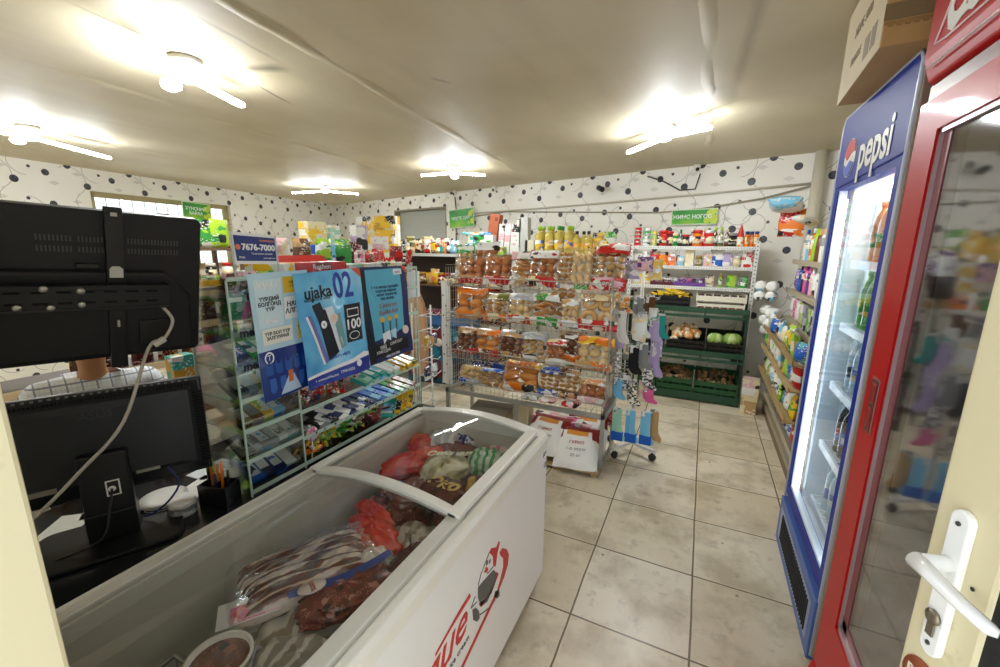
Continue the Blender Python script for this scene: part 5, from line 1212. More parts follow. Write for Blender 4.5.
place('pouch', 'purple/rose', (-.38, 3.2, 1.48), 'purple and pink packet hung at the top of the sock stand', sc=(.9, .4, .6))
for i, (x, z, c_) in enumerate([(-.55, 1.05, 'white/grey'), (-.30, 1.08, 'white/teal'), (-.46, .80, 'grey/white'), (-.25, .84, 'white/lilac'), (-.46, .56, 'white/black'), (-.33, .52, 'rose/white')]):
    place('pouch', c_, (x, 3.235, z), 'small sock packet on the sock stand, %s' % ['upper left', 'upper right', 'mid height centre', 'mid height right edge', 'low centre', 'low right'][i], 'small packets on the sock stand', sc=(.55, .3, .8))
place('pouch', 'white/rose', (-.56, 3.2, 1.42), 'white packet hung at the top left of the sock stand', sc=(.7, .4, .7))
# ================================================================ clear display cabinet on the counter
KX0, KX1, KY0, KY1, KM = -1.66, -1.42, .865, 1.90, 1.10
cab = thing('display_cabinet', 'clear acrylic display cabinet of sweets standing on the black counter', 'cabinet')
edge = mat('b9cfc0', .3); KZT = 1.53
def panel(nm, *a): return MB().box(*a).build(nm, acryl, cab)
for y in (KY0, KM, KY1): panel('side_panel', KX0, KX1, y-.002, y+.002, DKZ, KZT)
panel('front_panel', KX1-.002, KX1+.001, KY0, KM, DKZ, KZT)
LZ = [DKZ+.012, .87, .985, 1.10, 1.22, 1.34, 1.46]; RZ = [DKZ+.012, .86, .975, 1.12, 1.28, 1.42]
for z in LZ: panel('shelf', KX0, KX1, KY0, KM, z-.004, z)
for z in RZ: panel('shelf', KX0, KX1, KM, KY1, z-.004, z)
panel('top_panel', KX0, KX1, KY0, KY1, KZT, KZT+.005)
m = MB()
for y in (KY0, KM, KY1):
    m.box(KX1-.003, KX1+.003, y-.003, y+.003, DKZ, KZT).box(KX0-.003, KX0+.003, y-.003, y+.003, DKZ, KZT)
for z in LZ: m.box(KX1-.002, KX1+.002, KY0, KM, z-.0035, z+.012)
for z in RZ: m.box(KX1-.002, KX1+.002, KM, KY1, z-.0035, z+.012)
m.box(KX1-.003, KX1+.003, KY0, KY1, KZT-.004, KZT+.008).build('edge_strip', edge, cab)
RW = PI/2
def crow(where, z, left, items, group, rx=0, x=-1.50, **k):
    a, b = (KY0+.03, KM-.03) if left else (KM+.03, KY1-.03)
    return row(where, (x, a, z), (x, b, z), items, RW, group, ends='from left', **k)
# left bay (gum, small boxes) -- leaning packs
def lean(where, z, items, group, a, b, x=-1.52, tilt=.45, sc=1.0):
    out = row(where, (x, a, z), (x, b, z), items, RW, group, sc=sc)
    for o in out: o.rotation_euler = (tilt, 0, RW + random.Random(o.name).uniform(-.1, .1)); 
    return out
LG = 'gum boxes in the left bay of the display cabinet'
lean('left bay bottom shelf', LZ[0]+.035, ['gum navy/blue', 'gum black/navy', 'gum blue/navy', 'gum navy/white'], LG, KY0+.03, KM-.02)
lean('left bay second shelf', LZ[1]+.035, ['gum black/grey', 'gum grey/silver', 'gum skyblue/grey', 'gum silver/grey', 'gum grey/white', 'gum teal/silver'], LG, KY0+.01, KM-.01)
lean('left bay third shelf', LZ[2]+.035, ['gum black/olive', 'gum grey/brown', 'gum lime/yellow', 'gum blue/skyblue', 'gum maroon/brown'], LG, KY0+.01, KM-.01)
lean('left bay fourth shelf', LZ[3]+.035, ['gum grey/black', 'gum navy/grey', 'gum cream/olive', 'gum olive/cream', 'gum grey/cream', 'gum cream/black'], LG, KY0+.01, KM-.01)
lean('left bay fifth shelf', LZ[4]+.035, ['gum blue/navy', 'gum teal/green', 'gum green/mint', 'gum white/green'], LG, KY0+.02, KM-.02, sc=1.1)
lean('left bay sixth shelf', LZ[5]+.035, ['pouch green/mint .7', 'pouch pink/white .7', 'pouch mint/green .7'], LG, KY0+.03, KM-.02, sc=1)
lean('left bay top shelf', LZ[6]+.0, ['pouch brown/rose .6', 'pouch rose/maroon .6', 'pouch green/lime .6'], LG, KY0+.03, KM-.02)
# printed strips of the sweet boxes
for i, (y, z, s_) in enumerate([(1.0, 1.475, .05), (.95, 1.345, .042), (.95, 1.225, .042)]):
    t = thing('shelf_strip', 'clear strip with black lettering on the cabinet front, %s' % ['highest', 'middle one', 'lowest'][i], 'label strip', (KX1+.004, y, z), 0, 'lettered strips on the display cabinet')
    MB().box(0, .0015, -.09, .09, -.022, .022).build('strip_body', clear('strip_clear', (.93, .96, .92), .15), t)
    text('mentos', s_, mat('14142a', .5), t, (.002, 0, 0), (0, 1, 0), (0, 0, 1), bold=.0015)
# right bay
RG = 'sweets in the right bay of the display cabinet'
def scatter(where, z, kinds, n, group, a, b, lab, cat_, x0=KX0+.03, x1=KX1-.03, seed=1, sc=1.0, dz=.02):
    rnd = random.Random(seed)
    for i in range(n):
        k, c = kinds[i % len(kinds)].split(' ')
        key = (k, c)
        if key in PROTO: o = copy_tree(PROTO[key])
        else: o = BK[k][2](c); PROTO[key] = o
        t = (i+.5)/n; o.location = (rnd.uniform(x0, x1), a+(b-a)*t, z+.004+dz*rnd.random()*1.2); s_ = sc*rnd.uniform(.85, 1.1); o.scale = (s_, s_, s_)
        o.rotation_euler = (rnd.uniform(-.35, .35), rnd.uniform(-.25, .25), rnd.uniform(0, 6.2)); tag(o, lab, cat_, group)
scatter('', RZ[0], ['candy lime/yellow', 'candy lime/green', 'candy green/yellow'], 34, 'lime sweets on the cabinet floor', KM+.08, 1.55, 'lime green wrapped sweet on the floor of the display cabinet', 'sweet', seed=3, dz=.05)
scatter('', RZ[0], ['candy orange/yellow', 'candy yellow/red'], 14, 'orange sweets on the cabinet floor', KM+.01, KM+.14, 'orange yellow sweet at the left of the cabinet floor, right bay', 'sweet', seed=4, dz=.04)
scatter('', RZ[0], ['choc brown/gold', 'choc darkred/gold', 'choc maroon/tan'], 9, 'brown bars on the cabinet floor', 1.50, 1.70, 'brown chocolate bar on the cabinet floor, right of the lime sweets', 'sweet', seed=5, dz=.05, sc=.7)
row('cabinet floor, far end', (-1.47, 1.66, RZ[0]+.03), (-1.47, 1.87, RZ[0]+.03), ['choc teal/skyblue', 'choc yellow/black', 'choc yellow/gold', 'choc yellow/olive'], .5, 'bars at the far end of the cabinet floor', rx=.35)
row('second cabinet shelf, right bay', (-1.49, KM+.03, RZ[1]+.02), (-1.49, 1.87, RZ[1]+.02), ['choc black/grey', 'choc grey/black', 'choc black/silver', 'choc white/navy', 'choc navy/white', 'choc white/navy', 'choc navy/blue', 'choc navy/white', 'choc blue/skyblue', 'choc skyblue/blue', 'choc blue/skyblue', 'choc green/brown', 'choc olive/green', 'choc darkred/brown'], PI/2+.45, 'slanted bars on the second cabinet shelf', rx=.3, sc=.95)
scatter('', RZ[2], ['candy red/white', 'candy red/rose', 'candy darkred/red'], 56, 'red sweets on the third cabinet shelf', KM+.03, 1.48, 'red and white wrapped sweet heaped on the third cabinet shelf', 'sweet', seed=6, dz=.075, sc=1.05)
row('third cabinet shelf, right bay', (-1.49, 1.44, RZ[2]+.03), (-1.49, 1.87, RZ[2]+.03), ['gum teal/mint', 'gum mint/teal', 'gum skyblue/teal', 'gum teal/white', 'gum mint/white', 'gum yellow/gold', 'gum gold/yellow', 'gum yellow/olive'], PI/2+.3, 'teal and yellow boxes on the third cabinet shelf', rx=.3, sc=1.05)
row('fourth cabinet shelf, right bay', (-1.50, KM+.04, RZ[3]), (-1.50, 1.86, RZ[3]), ['carton mint/teal .8', 'carton teal/white .8', 'carton white/teal .8', 'carton yellow/white .8', 'carton red/yellow .8', 'carton blue/white .8', 'carton pink/white .8', 'carton olive/yellow .8', 'carton tan/yellow .8'], PI/2, 'cartons on the fourth cabinet shelf')
row('fifth cabinet shelf, right bay', (-1.50, KM+.04, RZ[4]), (-1.50, 1.86, RZ[4]), ['pouch red/white .6', 'pouch yellow/white .6', 'pouch blue/white .6', 'pouch green/white .6', 'pouch orange/white .6', 'pouch pink/white .6', 'pouch purple/white .6', 'pouch teal/white .6'], PI/2, 'packets on the fifth cabinet shelf')
t = thing('lollipop', 'big pink and white round lollipop leaning in the cabinet', 'sweet', (-1.435, 1.155, .86))
m = MB(); m.T = Matrix.Rotation(PI/2, 4, 'Y'); m.lathe([(.002, -.008), (.026, -.008), (.032, 0), (.026, .008), (.002, .008)], 16); m.build('candy_disc', P2('white/pink/rose', 45), t); MB().tube([(0, .0, -.03), (.0, -.01, -.11)], .0025, 6).build('candy_handle', white, t)

# ---- posters hung on the cabinet
def sheet(name, label, corners, m_, wav=.004, x=KX1+.012, seed=0, parent=None, cat='poster', thick=.0015):
    """corners TL, TR, BR, BL as (y, z); hangs in the plane x, gently rippled"""
    TL, TR, BR, BL = corners
    t = thing(name, label, cat, (0, 0, 0))
    def pos(u, v, o=0):
        y = (TL[0]*(1-u)+TR[0]*u)*(1-v) + (BL[0]*(1-u)+BR[0]*u)*v
        z = (TL[1]*(1-u)+TR[1]*u)*(1-v) + (BL[1]*(1-u)+BR[1]*u)*v
        return (x + o + wav*(math.sin(u*7+seed+v*2.0)*.6 + math.sin(v*9+u*4+seed*2)*.4), y, z)
    m = MB(); m.grid(lambda u, v: pos(u, 1-v, 0), 20, 20); m.grid(lambda u, v: pos(u, 1-v, -thick), 20, 20); m.build('sheet', m_, t)
    def put(body, u, v, size, mm, ang=0, sx=1.0, bold=.0, align='CENTER', shear=0):
        def warp(p):
            q = pos(min(1, max(0, u+p.x)), min(1, max(0, v-p.y)), .0016); return (q[0]+p.z*.5, q[1], q[2])
        W_ = (TR[0]-TL[0]); H_ = (TL[1]-BL[1])
        def w2(p):
            a = math.radians(ang); px, py = p.x*math.cos(a)-p.y*math.sin(a), p.x*math.sin(a)+p.y*math.cos(a)
            return warp(Vector((px/W_, py/H_, p.z)))
        return text(body, size, mm, t, (0, 0, 0), (1, 0, 0), (0, 1, 0), warp=w2, bold=bold, align=align, sx=sx, shear=shear, name='printed_text')
    def shape(nm, pts, mm, o=.001):
        """flat printed shape from (u, v) outline, fine enough to follow the ripples"""
        m = MB(); n = len(pts); cu_ = sum(p[0] for p in pts)/n; cv = sum(p[1] for p in pts)/n
        K = 4; vs = [pos(cu_, cv, o)]; fs = []
        dense = []
        for i in range(n):
            a, b = pts[i], pts[(i+1) % n]
            for k in range(4): dense.append((a[0]+(b[0]-a[0])*k/4, a[1]+(b[1]-a[1])*k/4))
        N = len(dense)
        for r_ in range(1, K+1):
            for p in dense: vs.append(pos(cu_+(p[0]-cu_)*r_/K, cv+(p[1]-cv)*r_/K, o))
        for i in range(N): fs.append((0, 1+i, 1+(i+1) % N))
        for r_ in range(K-1):
            for i in range(N): fs.append((1+r_*N+i, 1+(r_+1)*N+i, 1+(r_+1)*N+(i+1) % N, 1+r_*N+(i+1) % N))
        m.add(vs, fs); return m.build(nm, mm, t)
    return t, put, shape
def rr(u0, u1, v0, v1): return [(u0, v0), (u1, v0), (u1, v1), (u0, v1)]
def circ(cu_, cv, ru, rv, n=14): return [(cu_+ru*math.cos(2*PI*i/n), cv+rv*math.sin(2*PI*i/n)) for i in range(n)]
pw = mat('f4f6f6', .35); pk = mat('151821', .4); pn = mat('1c3fa0', .35); py_ = mat('f1c232', .35); plb = mat('bfe0ec', .3, coat=.4)
navy = mat('16307e', .3, coat=.4)
# light blue information poster
t, put, shp = sheet('poster', 'light blue poster with white and yellow boxes on the cabinet', [(.930, 1.548), (1.175, 1.552), (1.145, 1.085), (.945, 1.075)], plb, .003, seed=2)
shp('dark_panel', rr(0, 1, .60, 1.0), navy, .0006)
shp('frame_box', rr(.08, .52, .05, .42), mat('d6edf3', .3)); shp('yellow_box', rr(.55, 1.0, .04, .17), py_); shp('white_box', rr(.55, 1.0, .20, .38), pw)
shp('white_box', rr(.12, .66, .43, .555), mat('f4f3e4', .35)); shp('yellow_box', rr(.78, 1.0, .42, .56), py_)
put('КИМ', .28, .10, .036, pw, bold=.001); put('ҮҮРДИЙ\nБОЛГОНД\nҮҮР', .30, .24, .019, pk, bold=.0006); put('КИМ', .30, .375, .022, pw, bold=.001)
put('ЧӨЛӨӨТ\nҮҮРГЭЭ', .78, .105, .015, mat('7a4d12', .4)); put('НАМАЙГ\nАЛГАДАА', .82, .29, .026, pk, bold=.0006); put('ҮҮР БОЛ ҮҮР\nЗАЛГУУРАЙ', .39, .49, .017, pk, bold=.0004); put('ТАНЫ\nҮҮР', .89, .49, .02, mat('7a4d12', .4))
shp('round_mark', circ(.20, .66, .09, .05), pw); shp('round_mark', circ(.20, .66, .065, .036), navy, .0014); put('T', .20, .66, .03, pw)
for i in range(5): shp('blue_bottle', [(.12+i*.18, .68), (.16+i*.18, .72), (.22+i*.18, .72), (.24+i*.18, .68), (.25+i*.18, .78), (.22+i*.18, .80), (.14+i*.18, .80), (.11+i*.18, .78)], mat('2a57a8', .3), .0010)
for i in range(4): shp('blue_bottle', [(.16+i*.2, .83), (.27+i*.2, .83), (.28+i*.2, .92), (.24+i*.2, .95), (.18+i*.2, .95), (.15+i*.2, .92)], mat('3566b8', .3), .0010)
shp('light_beam', [(.52, .84), (.64, .84), (.80, .98), (.34, .98)], mat('bcd3ea', .3), .0012); shp('orange_mark', rr(.52, .62, .80, .90), mat('d9773a', .4), .0016)
# main blue banner
ban = NT('blue_banner'); v = ban.coord('Object'); ban.put(ban.b.inputs['Base Color'], ban.ramp(ban.noise(v, 4.5, 2), [(.3, '2f93dc'), (.5, '6fc4ee'), (.68, 'b4e1f4')])); ban.b.inputs['Roughness'].default_value = .22; ban.b.inputs['Coat Weight'].default_value = .5
t, put, shp = sheet('banner', 'bright blue glossy banner with a big 02 hung on the cabinet', [(1.09, 1.54), (1.435, 1.55), (1.47, 1.075), (1.125, 1.07)], ban.m, .007, KX1+.032, seed=1, cat='banner')
put('ujaka', .32, .175, .070, pk, bold=.0012, align='CENTER'); put('02', .70, .15, .150, pn, bold=.003, sx=.66); put('WAVE YOUR WAY', .30, .235, .016, pk)
shp('red_corner', [(.86, .0), (1, 0), (1, .09)], mat('d8492f', .35))
shp('device', [(.12, .36), (.17, .36), (.36, .80), (.30, .82)], mat('6e78b8', .3)); shp('device', [(.09, .37), (.12, .36), (.30, .82), (.27, .82)], pw)
shp('black_device', [(.20, .28), (.33, .26), (.36, .33), (.39, .33), (.52, .74), (.36, .80), (.26, .42)], pk, .0014)
shp('white_pack', [(.38, .32), (.50, .31), (.60, .70), (.52, .73)], mat('dfe6ea', .3), .0012); shp('grey_pack', [(.48, .40), (.60, .38), (.64, .70), (.56, .72)], mat('7aa7a5', .3), .0013)
shp('white_dot', circ(.335, .46, .045, .035), pw, .0018); put('v', .335, .455, .03, pk); shp('price_dot', circ(.50, .42, .055, .042), mat('efd2c0', .3), .002); put('02', .50, .42, .02, mat('c8613a', .4))
shp('screen', rr(.66, .93, .32, .68), pk, .0014); shp('screen_edge', rr(.70, .89, .36, .44), mat('f0f2f2', .3), .0018); shp('screen_label', rr(.71, .88, .37, .43), pk, .0021); put('TURBO', .795, .40, .022, mat('e06a5a', .4))
put('100', .79, .515, .062, pw, bold=.0015); shp('screen_edge', circ(.79, .62, .09, .04), pw, .0018); shp('screen_edge', circ(.79, .62, .08, .033), pk, .0021); put('OFF', .79, .62, .024, pw)
put('ШИНЭ ҮЕ', .50, .78, .018, pn); put('-40%', .62, .775, .022, pn)
shp('navy_band', [(0, .90), (.30, .89), (.55, .865), (.70, .87), (.85, .83), (1, .84), (1, 1), (0, 1)], mat('15309c', .3, coat=.3), .0012); shp('white_wave', [(0, .885), (.30, .875), (.55, .85), (.70, .84), (.72, .86), (.80, .82), (.86, .85), (.92, .80), (1, .82), (1, .855), (.85, .86), (.70, .88), (.55, .885), (.30, .90), (0, .91)], pw, .0016)
put('+ www.ujaka.mn', .28, .945, .018, pw); put('7700-0202', .60, .935, .018, pw); shp('white_dot', circ(.80, .90, .045, .035), pw, .0022); put('v', .80, .90, .028, pn)
# dark blue narrow banner
t, put, shp = sheet('banner', 'dark blue banner with a pale blue panel hung right of the big banner', [(1.44, 1.55), (1.79, 1.545), (1.825, 1.085), (1.50, 1.075)], mat('10245e', .3, coat=.5), .008, KX1+.014, seed=4, cat='banner')
shp('pale_panel', [(.14, .03), (.86, .02), (.86, .70), (.62, .74), (.55, .78), (.40, .74), (.14, .76)], mat('5db4cf', .3)); shp('black_edge', rr(.0, .13, .02, .98), mat('07101c', .3), .0008); shp('black_band', rr(.14, .90, .80, .95), mat('0a0f16', .35), .0011)
put('Бага насны хүүхдийн\nаюулгүй байдлыг\nхангах зорилгоор\nэнд анхаар', .50, .27, .019, mat('123a62', .4), bold=.0006); put('Celebrate\nStylish Soul', .50, .44, .034, mat('a5522c', .4), shear=.3)
for i in range(3): shp('candle_stick', rr(.31+i*.17, .35+i*.17, .57, .70), mat('23456a', .4), .0014); shp('gold_flower', circ(.33+i*.17, .55, .055, .028), mat('d8b04a', .4), .0016)
shp('ribbon', [(.30, .70), (.48, .68), (.50, .80), (.40, .77), (.32, .82)], pw, .0018); shp('ribbon', [(.50, .69), (.66, .68), (.64, .80), (.56, .77)], mat('bfe3ef', .4), .0018)
put('БИД\nХАМТДАА', .30, .87, .022, pw); put('СОНГОЛТ', .62, .84, .022, pw); put('+976 7676-7000', .50, .965, .018, pw); shp('round_mark', circ(.88, .73, .07, .05), mat('e8cfc8', .4), .0018)
shp('badge', rr(.70, .90, .03, .09), pw, .0018); put('ujaka', .80, .06, .024, navy); shp('orange_corner', [(.9, .0), (1, 0), (1, .08)], mat('d8492f', .35))
# phone number sign standing on the cabinet
t, put, shp = sheet('phone_sign', 'dark blue phone number sign with white border on the cabinet top', [(.897, 1.690), (1.066, 1.680), (1.066, 1.578), (.903, 1.583)], mat('f3f3f1', .35), .0004, KX1+.0, cat='sign', thick=.004)
shp('blue_field', rr(.05, .95, .10, .90), mat('17307a', .35), .0006); put('7676-7000', .56, .46, .029, pw, bold=.0012); shp('red_line', rr(.60, .92, .19, .25), mat('c76a5a', .4), .001)
shp('round_mark', circ(.115, .46, .055, .09), mat('e07a55', .4), .001); put('Та дугаараа аваарай', .62, .66, .008, pw); put('msc', .17, .78, .014, pw); put('www.ujaka.mn', .78, .80, .008, pw)
MB().tube([(KX1, .90, 1.53), (KX1, .90, 1.69)], .003, 6).build('sign_post', mat('cfd4d2', .3), t); MB().tube([(KX1, 1.062, 1.53), (KX1, 1.062, 1.68)], .003, 6).build('sign_post', mat('cfd4d2', .3), t)

# ---- on top of the cabinet
KT = KZT + .0055
place('flatbox', 'white/yellow', (-1.55, 1.13, KT+.0), 'white and yellow slanted pack on the cabinet top beside the phone sign', rz=.5, sc=(.75, .8, .9))
t = thing('open_carton', 'open red carton lying on the display cabinet top', 'box', (-1.55, 1.33, KT), PI/2-.1)
MB().box(-.13, .13, -.06, .06, 0, .04).build('carton_body', P2('red/darkred', 14), t, bevel=.002); MB().rbox((0, .085, .045), (.26, .08, .003), rx=.5).build('lid_flap', plain('red'), t); text('Roshen', .03, white, t, (0, -.061, .02), (1, 0, 0), (0, 0, 1))
row('display cabinet top', (-1.53, 1.48, KT), (-1.53, 1.86, KT), ['flatbox white/mint .55', 'flatbox mint/white .55', 'flatbox white/green .55', 'flatbox cream/green .55'], PI/2, 'low pale boxes on the display cabinet top')

# ---- wire stand at the far end of the cabinet
ws = thing('hook_stand', 'white wire hook stand at the far end of the display cabinet', 'stand')
m = MB()
for y in (1.93, 2.08):
    for x in (-1.46, -1.60): m.tube([(x, y, .0), (x, y, 1.30)], .005, 6)
m.build('upright', white, ws)
for i in range(8):
    z = .62+i*.09
    m = MB().tube([(-1.46, 1.92, z), (-1.46, 2.10, z)], .003, 5).tube([(-1.46, 1.97, z), (-1.39, 1.965, z), (-1.37, 1.965, z+.02)], .003, 5).tube([(-1.46, 2.05, z), (-1.39, 2.045, z), (-1.37, 2.045, z+.02)], .003, 5); m.build('hook_rail', white, ws)
row('white hook stand', (-1.425, 1.95, 1.05), (-1.425, 2.09, 1.05), ['pouch gold/cream .5', 'pouch tan/navy .5'], PI/2, 'packets on the hook stand, upper')
row('lower hooks of white stand', (-1.425, 1.95, .86), (-1.425, 2.09, .86), ['pouch navy/white .5', 'pouch white/grey .5'], PI/2, 'packets on the hook stand, lower')
t = thing('price_card', 'blank white card standing above the hook stand', 'card', (-1.47, 1.93, 1.36), 0)
MB().box(0, .003, -.05, .06, .0, .145).build('card_sheet', pw, t); MB().tube([(-.003, .0, -.06), (-.003, 0, .03)], .003, 6).build('card_holder', white, t)

# ---- pens, papers and small things on the counter
t = thing('pen_holder', 'black pen holder with orange and green pens at the counter edge', 'pen holder', (-1.50, .80, DKZ), .3)
MB().box(-.055, .055, -.035, .035, 0, .006).box(-.055, -.051, -.035, .035, 0, .075).box(.051, .055, -.035, .035, 0, .075).box(-.055, .055, -.035, -.031, 0, .075).box(-.055, .055, .031, .035, 0, .075).box(-.002, .002, -.035, .035, 0, .075).build('cup_body', mat('121314', .35), t, bevel=.001)
for i, (x, y, c_, h_) in enumerate([(-.03, 0, 'orange', .15), (-.015, .01, 'orange', .13), (.02, .0, 'orange', .155), (-.04, .015, 'lime', .14), (-.035, -.01, 'black', .135), (.035, .01, 'black', .12), (-.045, 0, 'lime', .12), (.01, -.015, 'navy', .11)]):
    p_ = thing('pen', '%s pen standing in the black pen holder, %s' % (c_, ['leaning front', 'second orange one', 'tallest one', 'leaning left', 'beside the green one', 'at the right', 'short one', 'front right'][i]), 'pen', (-1.50+x, .80+y, DKZ+.008), 0, 'pens in the pen holder')
    MB().tube([(0, 0, 0), ((i % 3-1)*.01, 0, h_-.03), ((i % 3-1)*.012, 0, h_)], [.0045, .005, .0035], 7).build('pen_barrel', plain(c_), p_)
t = thing('round_tin', 'white round lidded container on the counter right of the monitor', 'container', (-1.545, .70, DKZ))
MB().lathe([(.038, 0), (.040, .003), (.040, .034), (.0415, .034), (.0415, .052), (.039, .055)], 26).build('container_body', mat('e9e6df', .3), t); MB().lathe([(.0425, .036), (.0425, .040)], 26).build('container_ring', mat('c9c5bb', .35), t)
t = thing('saucer', 'stack of white saucers behind the monitor stand', 'saucer', (-1.66, .70, DKZ))
for i in range(3): MB().lathe([(.03, .008*i), (.055, .008*i+.004), (.07, .008*i+.012), (.071, .008*i+.013), (.03, .008*i+.006)], 26).build('saucer_plate', mat(['e6e2d8', 'cfcabd', 'e9e6df'][i], .3), t)
t = thing('ink_pad', 'small flat black box on the counter beside the monitor base', 'box', (-1.70, .60, DKZ), .5); MB().box(-.06, .06, -.03, .03, 0, .018).build('pad_body', mat('202226', .3), t, bevel=.002); MB().box(-.05, -.005, -.022, .022, .018, .020).box(.005, .05, -.022, .022, .018, .020).build('pad_window', mat('a7a59c', .2), t)
for i, (x, y, rz) in enumerate([(-1.80, .48, .7), (-1.84, .60, 1.0), (-1.66, .82, .3), (-1.75, .92, .1)]):
    tag(MB().box(-.05, .05, -.075, .075, 0, .003).build('note_paper', mat(['d8d4c6', 'c9c5b6', 'e6e3da', 'dfe3e6'][i], .6), loc=(x, y, DKZ), rot=(0, 0, rz)), 'pale slip of paper on the counter, %s' % ['nearest the door', 'behind the monitor stand', 'near the pen holder', 'beside the display cabinet'][i], 'paper', 'slips of paper on the counter')
# cables at the monitor
for i, (pts, lab) in enumerate([([TM @ Vector((-.258, .054, .035)), TM @ Vector((-.262, .10, .0)), TM @ Vector((-.29, .11, -.09)), TM @ Vector((-.40, .08, -.128))], 'black cable plugged into the back of the monitor stand'),
    ([TM @ Vector((-.12, .02, .05)), TM @ Vector((-.10, .03, -.02)), TM @ Vector((-.18, .01, -.10)), TM @ Vector((-.30, -.10, -.125))], 'dark blue cable under the right side of the monitor')]):
    o = tag(MB().tube(spline(pts), .0032, 6).build('signal_cable', mat('1a1c20', .45) if i == 0 else mat('1d2c6a', .4)), lab, 'cable', 'cables at the monitor')
# things standing behind the monitor
place('tub', 'orange/pink', (-2.50, 1.40, .90), 'orange tub with bright pink lid on the shelf behind the monitor', sc=1.25)
place('carton', 'teal/gold', (-2.30, 1.13, .90), 'teal and gold carton behind the top edge of the monitor', rz=PI/2, sc=(1.1, 1.1, 1.5))
place('carton', 'brown/yellow', (-2.33, 1.24, .90), 'brown and yellow carton behind the monitor beside the teal one', rz=PI/2, sc=(1.1, 1.1, 1.35))
place('shampoo', 'green/lime', (-1.93, .42, DKZ), 'green bottle behind the left end of the monitor', sc=(1.3, 1.3, 1.95))
sd = thing('side_shelf', 'wooden side shelf behind the counter holding tubs and cartons', 'shelf', (0, 0, 0))
MB().box(-2.62, -2.20, 1.07, 1.62, .86, .90).build('shelf_top', mat('8a7a5c', .5), sd)
for x in (-2.58, -2.24):
    for y in (1.10, 1.58): MB().box(x-.015, x+.015, y-.015, y+.015, 0, .86).build('leg', mat('5a5040', .5), sd)
# ================================================================ food in the freezer
def crumple(nm, label, loc, size, m_, rz=0, seed=0, cat='bag', group='bags in the freezer', amp=.18, parent=None):
    """soft, creased bag lying on its side"""
    t = thing(nm, label, cat, loc, rz, group)
    r = random.Random(seed); ph = [r.uniform(0, 6.28) for _ in range(9)]
    m = MB()
    def f(u, v):
        a = 2*PI*u; b = PI*(v-.5); c = math.cos(b)**.75
        k = 1 + amp*(math.sin(3*a+ph[0])*math.cos(2*b+ph[1])*.5 + .35*math.sin(7*a+ph[2]+3*b) + .3*math.sin(11*b+ph[3]+4*a) + .2*math.sin(17*a+ph[4]))
        return (size[0]*c*math.cos(a)*k, size[1]*c*math.sin(a)*k, size[2]*math.sin(b)*(1+amp*.6*math.sin(5*a+ph[5]+7*b)))
    m.grid(f, 40, 22); m.build('bag_body', m_, t); return t
def stripes(c1, c2, sc, name, dist=6, rough=.3, c3=None):
    q = NT(name); wv = q.n('ShaderNodeTexWave'); wv.inputs['Scale'].default_value = sc; wv.inputs['Distortion'].default_value = dist; wv.inputs['Detail'].default_value = 3; wv.inputs['Detail Scale'].default_value = 1.4
    q.t.links.new(q.coord('Object'), wv.inputs['Vector'])
    q.put(q.b.inputs['Base Color'], q.ramp(wv.outputs['Fac'], [(.25, c1), (.5, c3 or c2), (.75, c2)])); q.b.inputs['Roughness'].default_value = rough; q.b.inputs['Coat Weight'].default_value = .2; q.b.inputs['Coat Roughness'].default_value = .12
    return q.m
redm = NT('red_plastic_bag'); redm.put(redm.b.inputs['Base Color'], redm.ramp(redm.noise(redm.coord('Object'), 14, 3), [(.35, 'c9281f'), (.55, 'ea4a38'), (.7, 'f08070')])); redm.b.inputs['Roughness'].default_value = .25
meat = stripes('5e2c22', 'e7d3c4', 7.0, 'streaky_meat', 5.0, .3, 'a0624e'); mince = pack('6b2a24', '8b3a30', 'c48a7c', 60, .3); grn = stripes('4fae6a', 'd9efe0', 9, 'green_white_bag', 4)
whb = stripes('f2f2f2', 'c9ccd6', 6, 'white_crinkled_bag', 6); blb = pack('eef0f5', '31418c', 'c9cde0', 14, .3); pel = pack('efe9dd', 'd8cfc0', 'f7f4ee', 40, .4)
crumple('shopping_bag', 'red plastic bag in the far compartment at left', (-1.10, 1.42, .68), (.07, .17, .05), redm.m, -.45, 3)
crumple('shopping_bag', 'smaller red plastic bag tucked behind the first at the left wall', (-1.17, 1.56, .69), (.06, .08, .045), redm.m, .3, 9)
crumple('shopping_bag', 'red bag seen through the near lid just before the divider', (-.95, .98, .655), (.13, .055, .045), redm.m, -.25, 5)
crumple('shopping_bag', 'red bag folded beside the divider between the lids', (-1.02, 1.06, .67), (.10, .03, .035), redm.m, -.2, 8)
crumple('food_bag', 'clear bag of maroon meat behind the patterned pouch', (-.99, 1.58, .665), (.12, .10, .05), mat('7e3b3d', .25, coat=.8), .3, 6)
t = crumple('food_bag', 'clear bag with pale looping letters in the far compartment', (-.93, 1.40, .69), (.10, .13, .055), stripes('b9ad84', 'e6e0c6', 3.0, 'printed_clear_bag', 9), .2, 11)
text('Сочная', .055, mat('f2efd0', .4), t, (0, .05, .058), (.9, .25, 0), (-.25, .9, 0), shear=.3, bold=.002)
t = crumple('food_bag', 'brown and gold printed pouch at the right of the far compartment', (-.84, 1.26, .685), (.11, .075, .05), stripes('4a1f18', '6b2a20', 3.0, 'maroon_gold', 3, .25), -.2, 12)
text('Эко', .075, mat('e3c274', .35, .3), t, (0, -.01, .052), (.95, .2, 0), (-.2, .9, .1), shear=.3, bold=.003)
t = crumple('food_bag', 'second brown and gold pouch, touching the right rail', (-.735, 1.34, .685), (.06, .06, .05), stripes('4f231a', 'c79b4b', 5.0, 'maroon_gold2', 5, .25), .4, 13)
crumple('food_bag', 'green and white striped bag near the right rail', (-.80, 1.545, .69), (.085, .09, .055), grn, .3, 14)
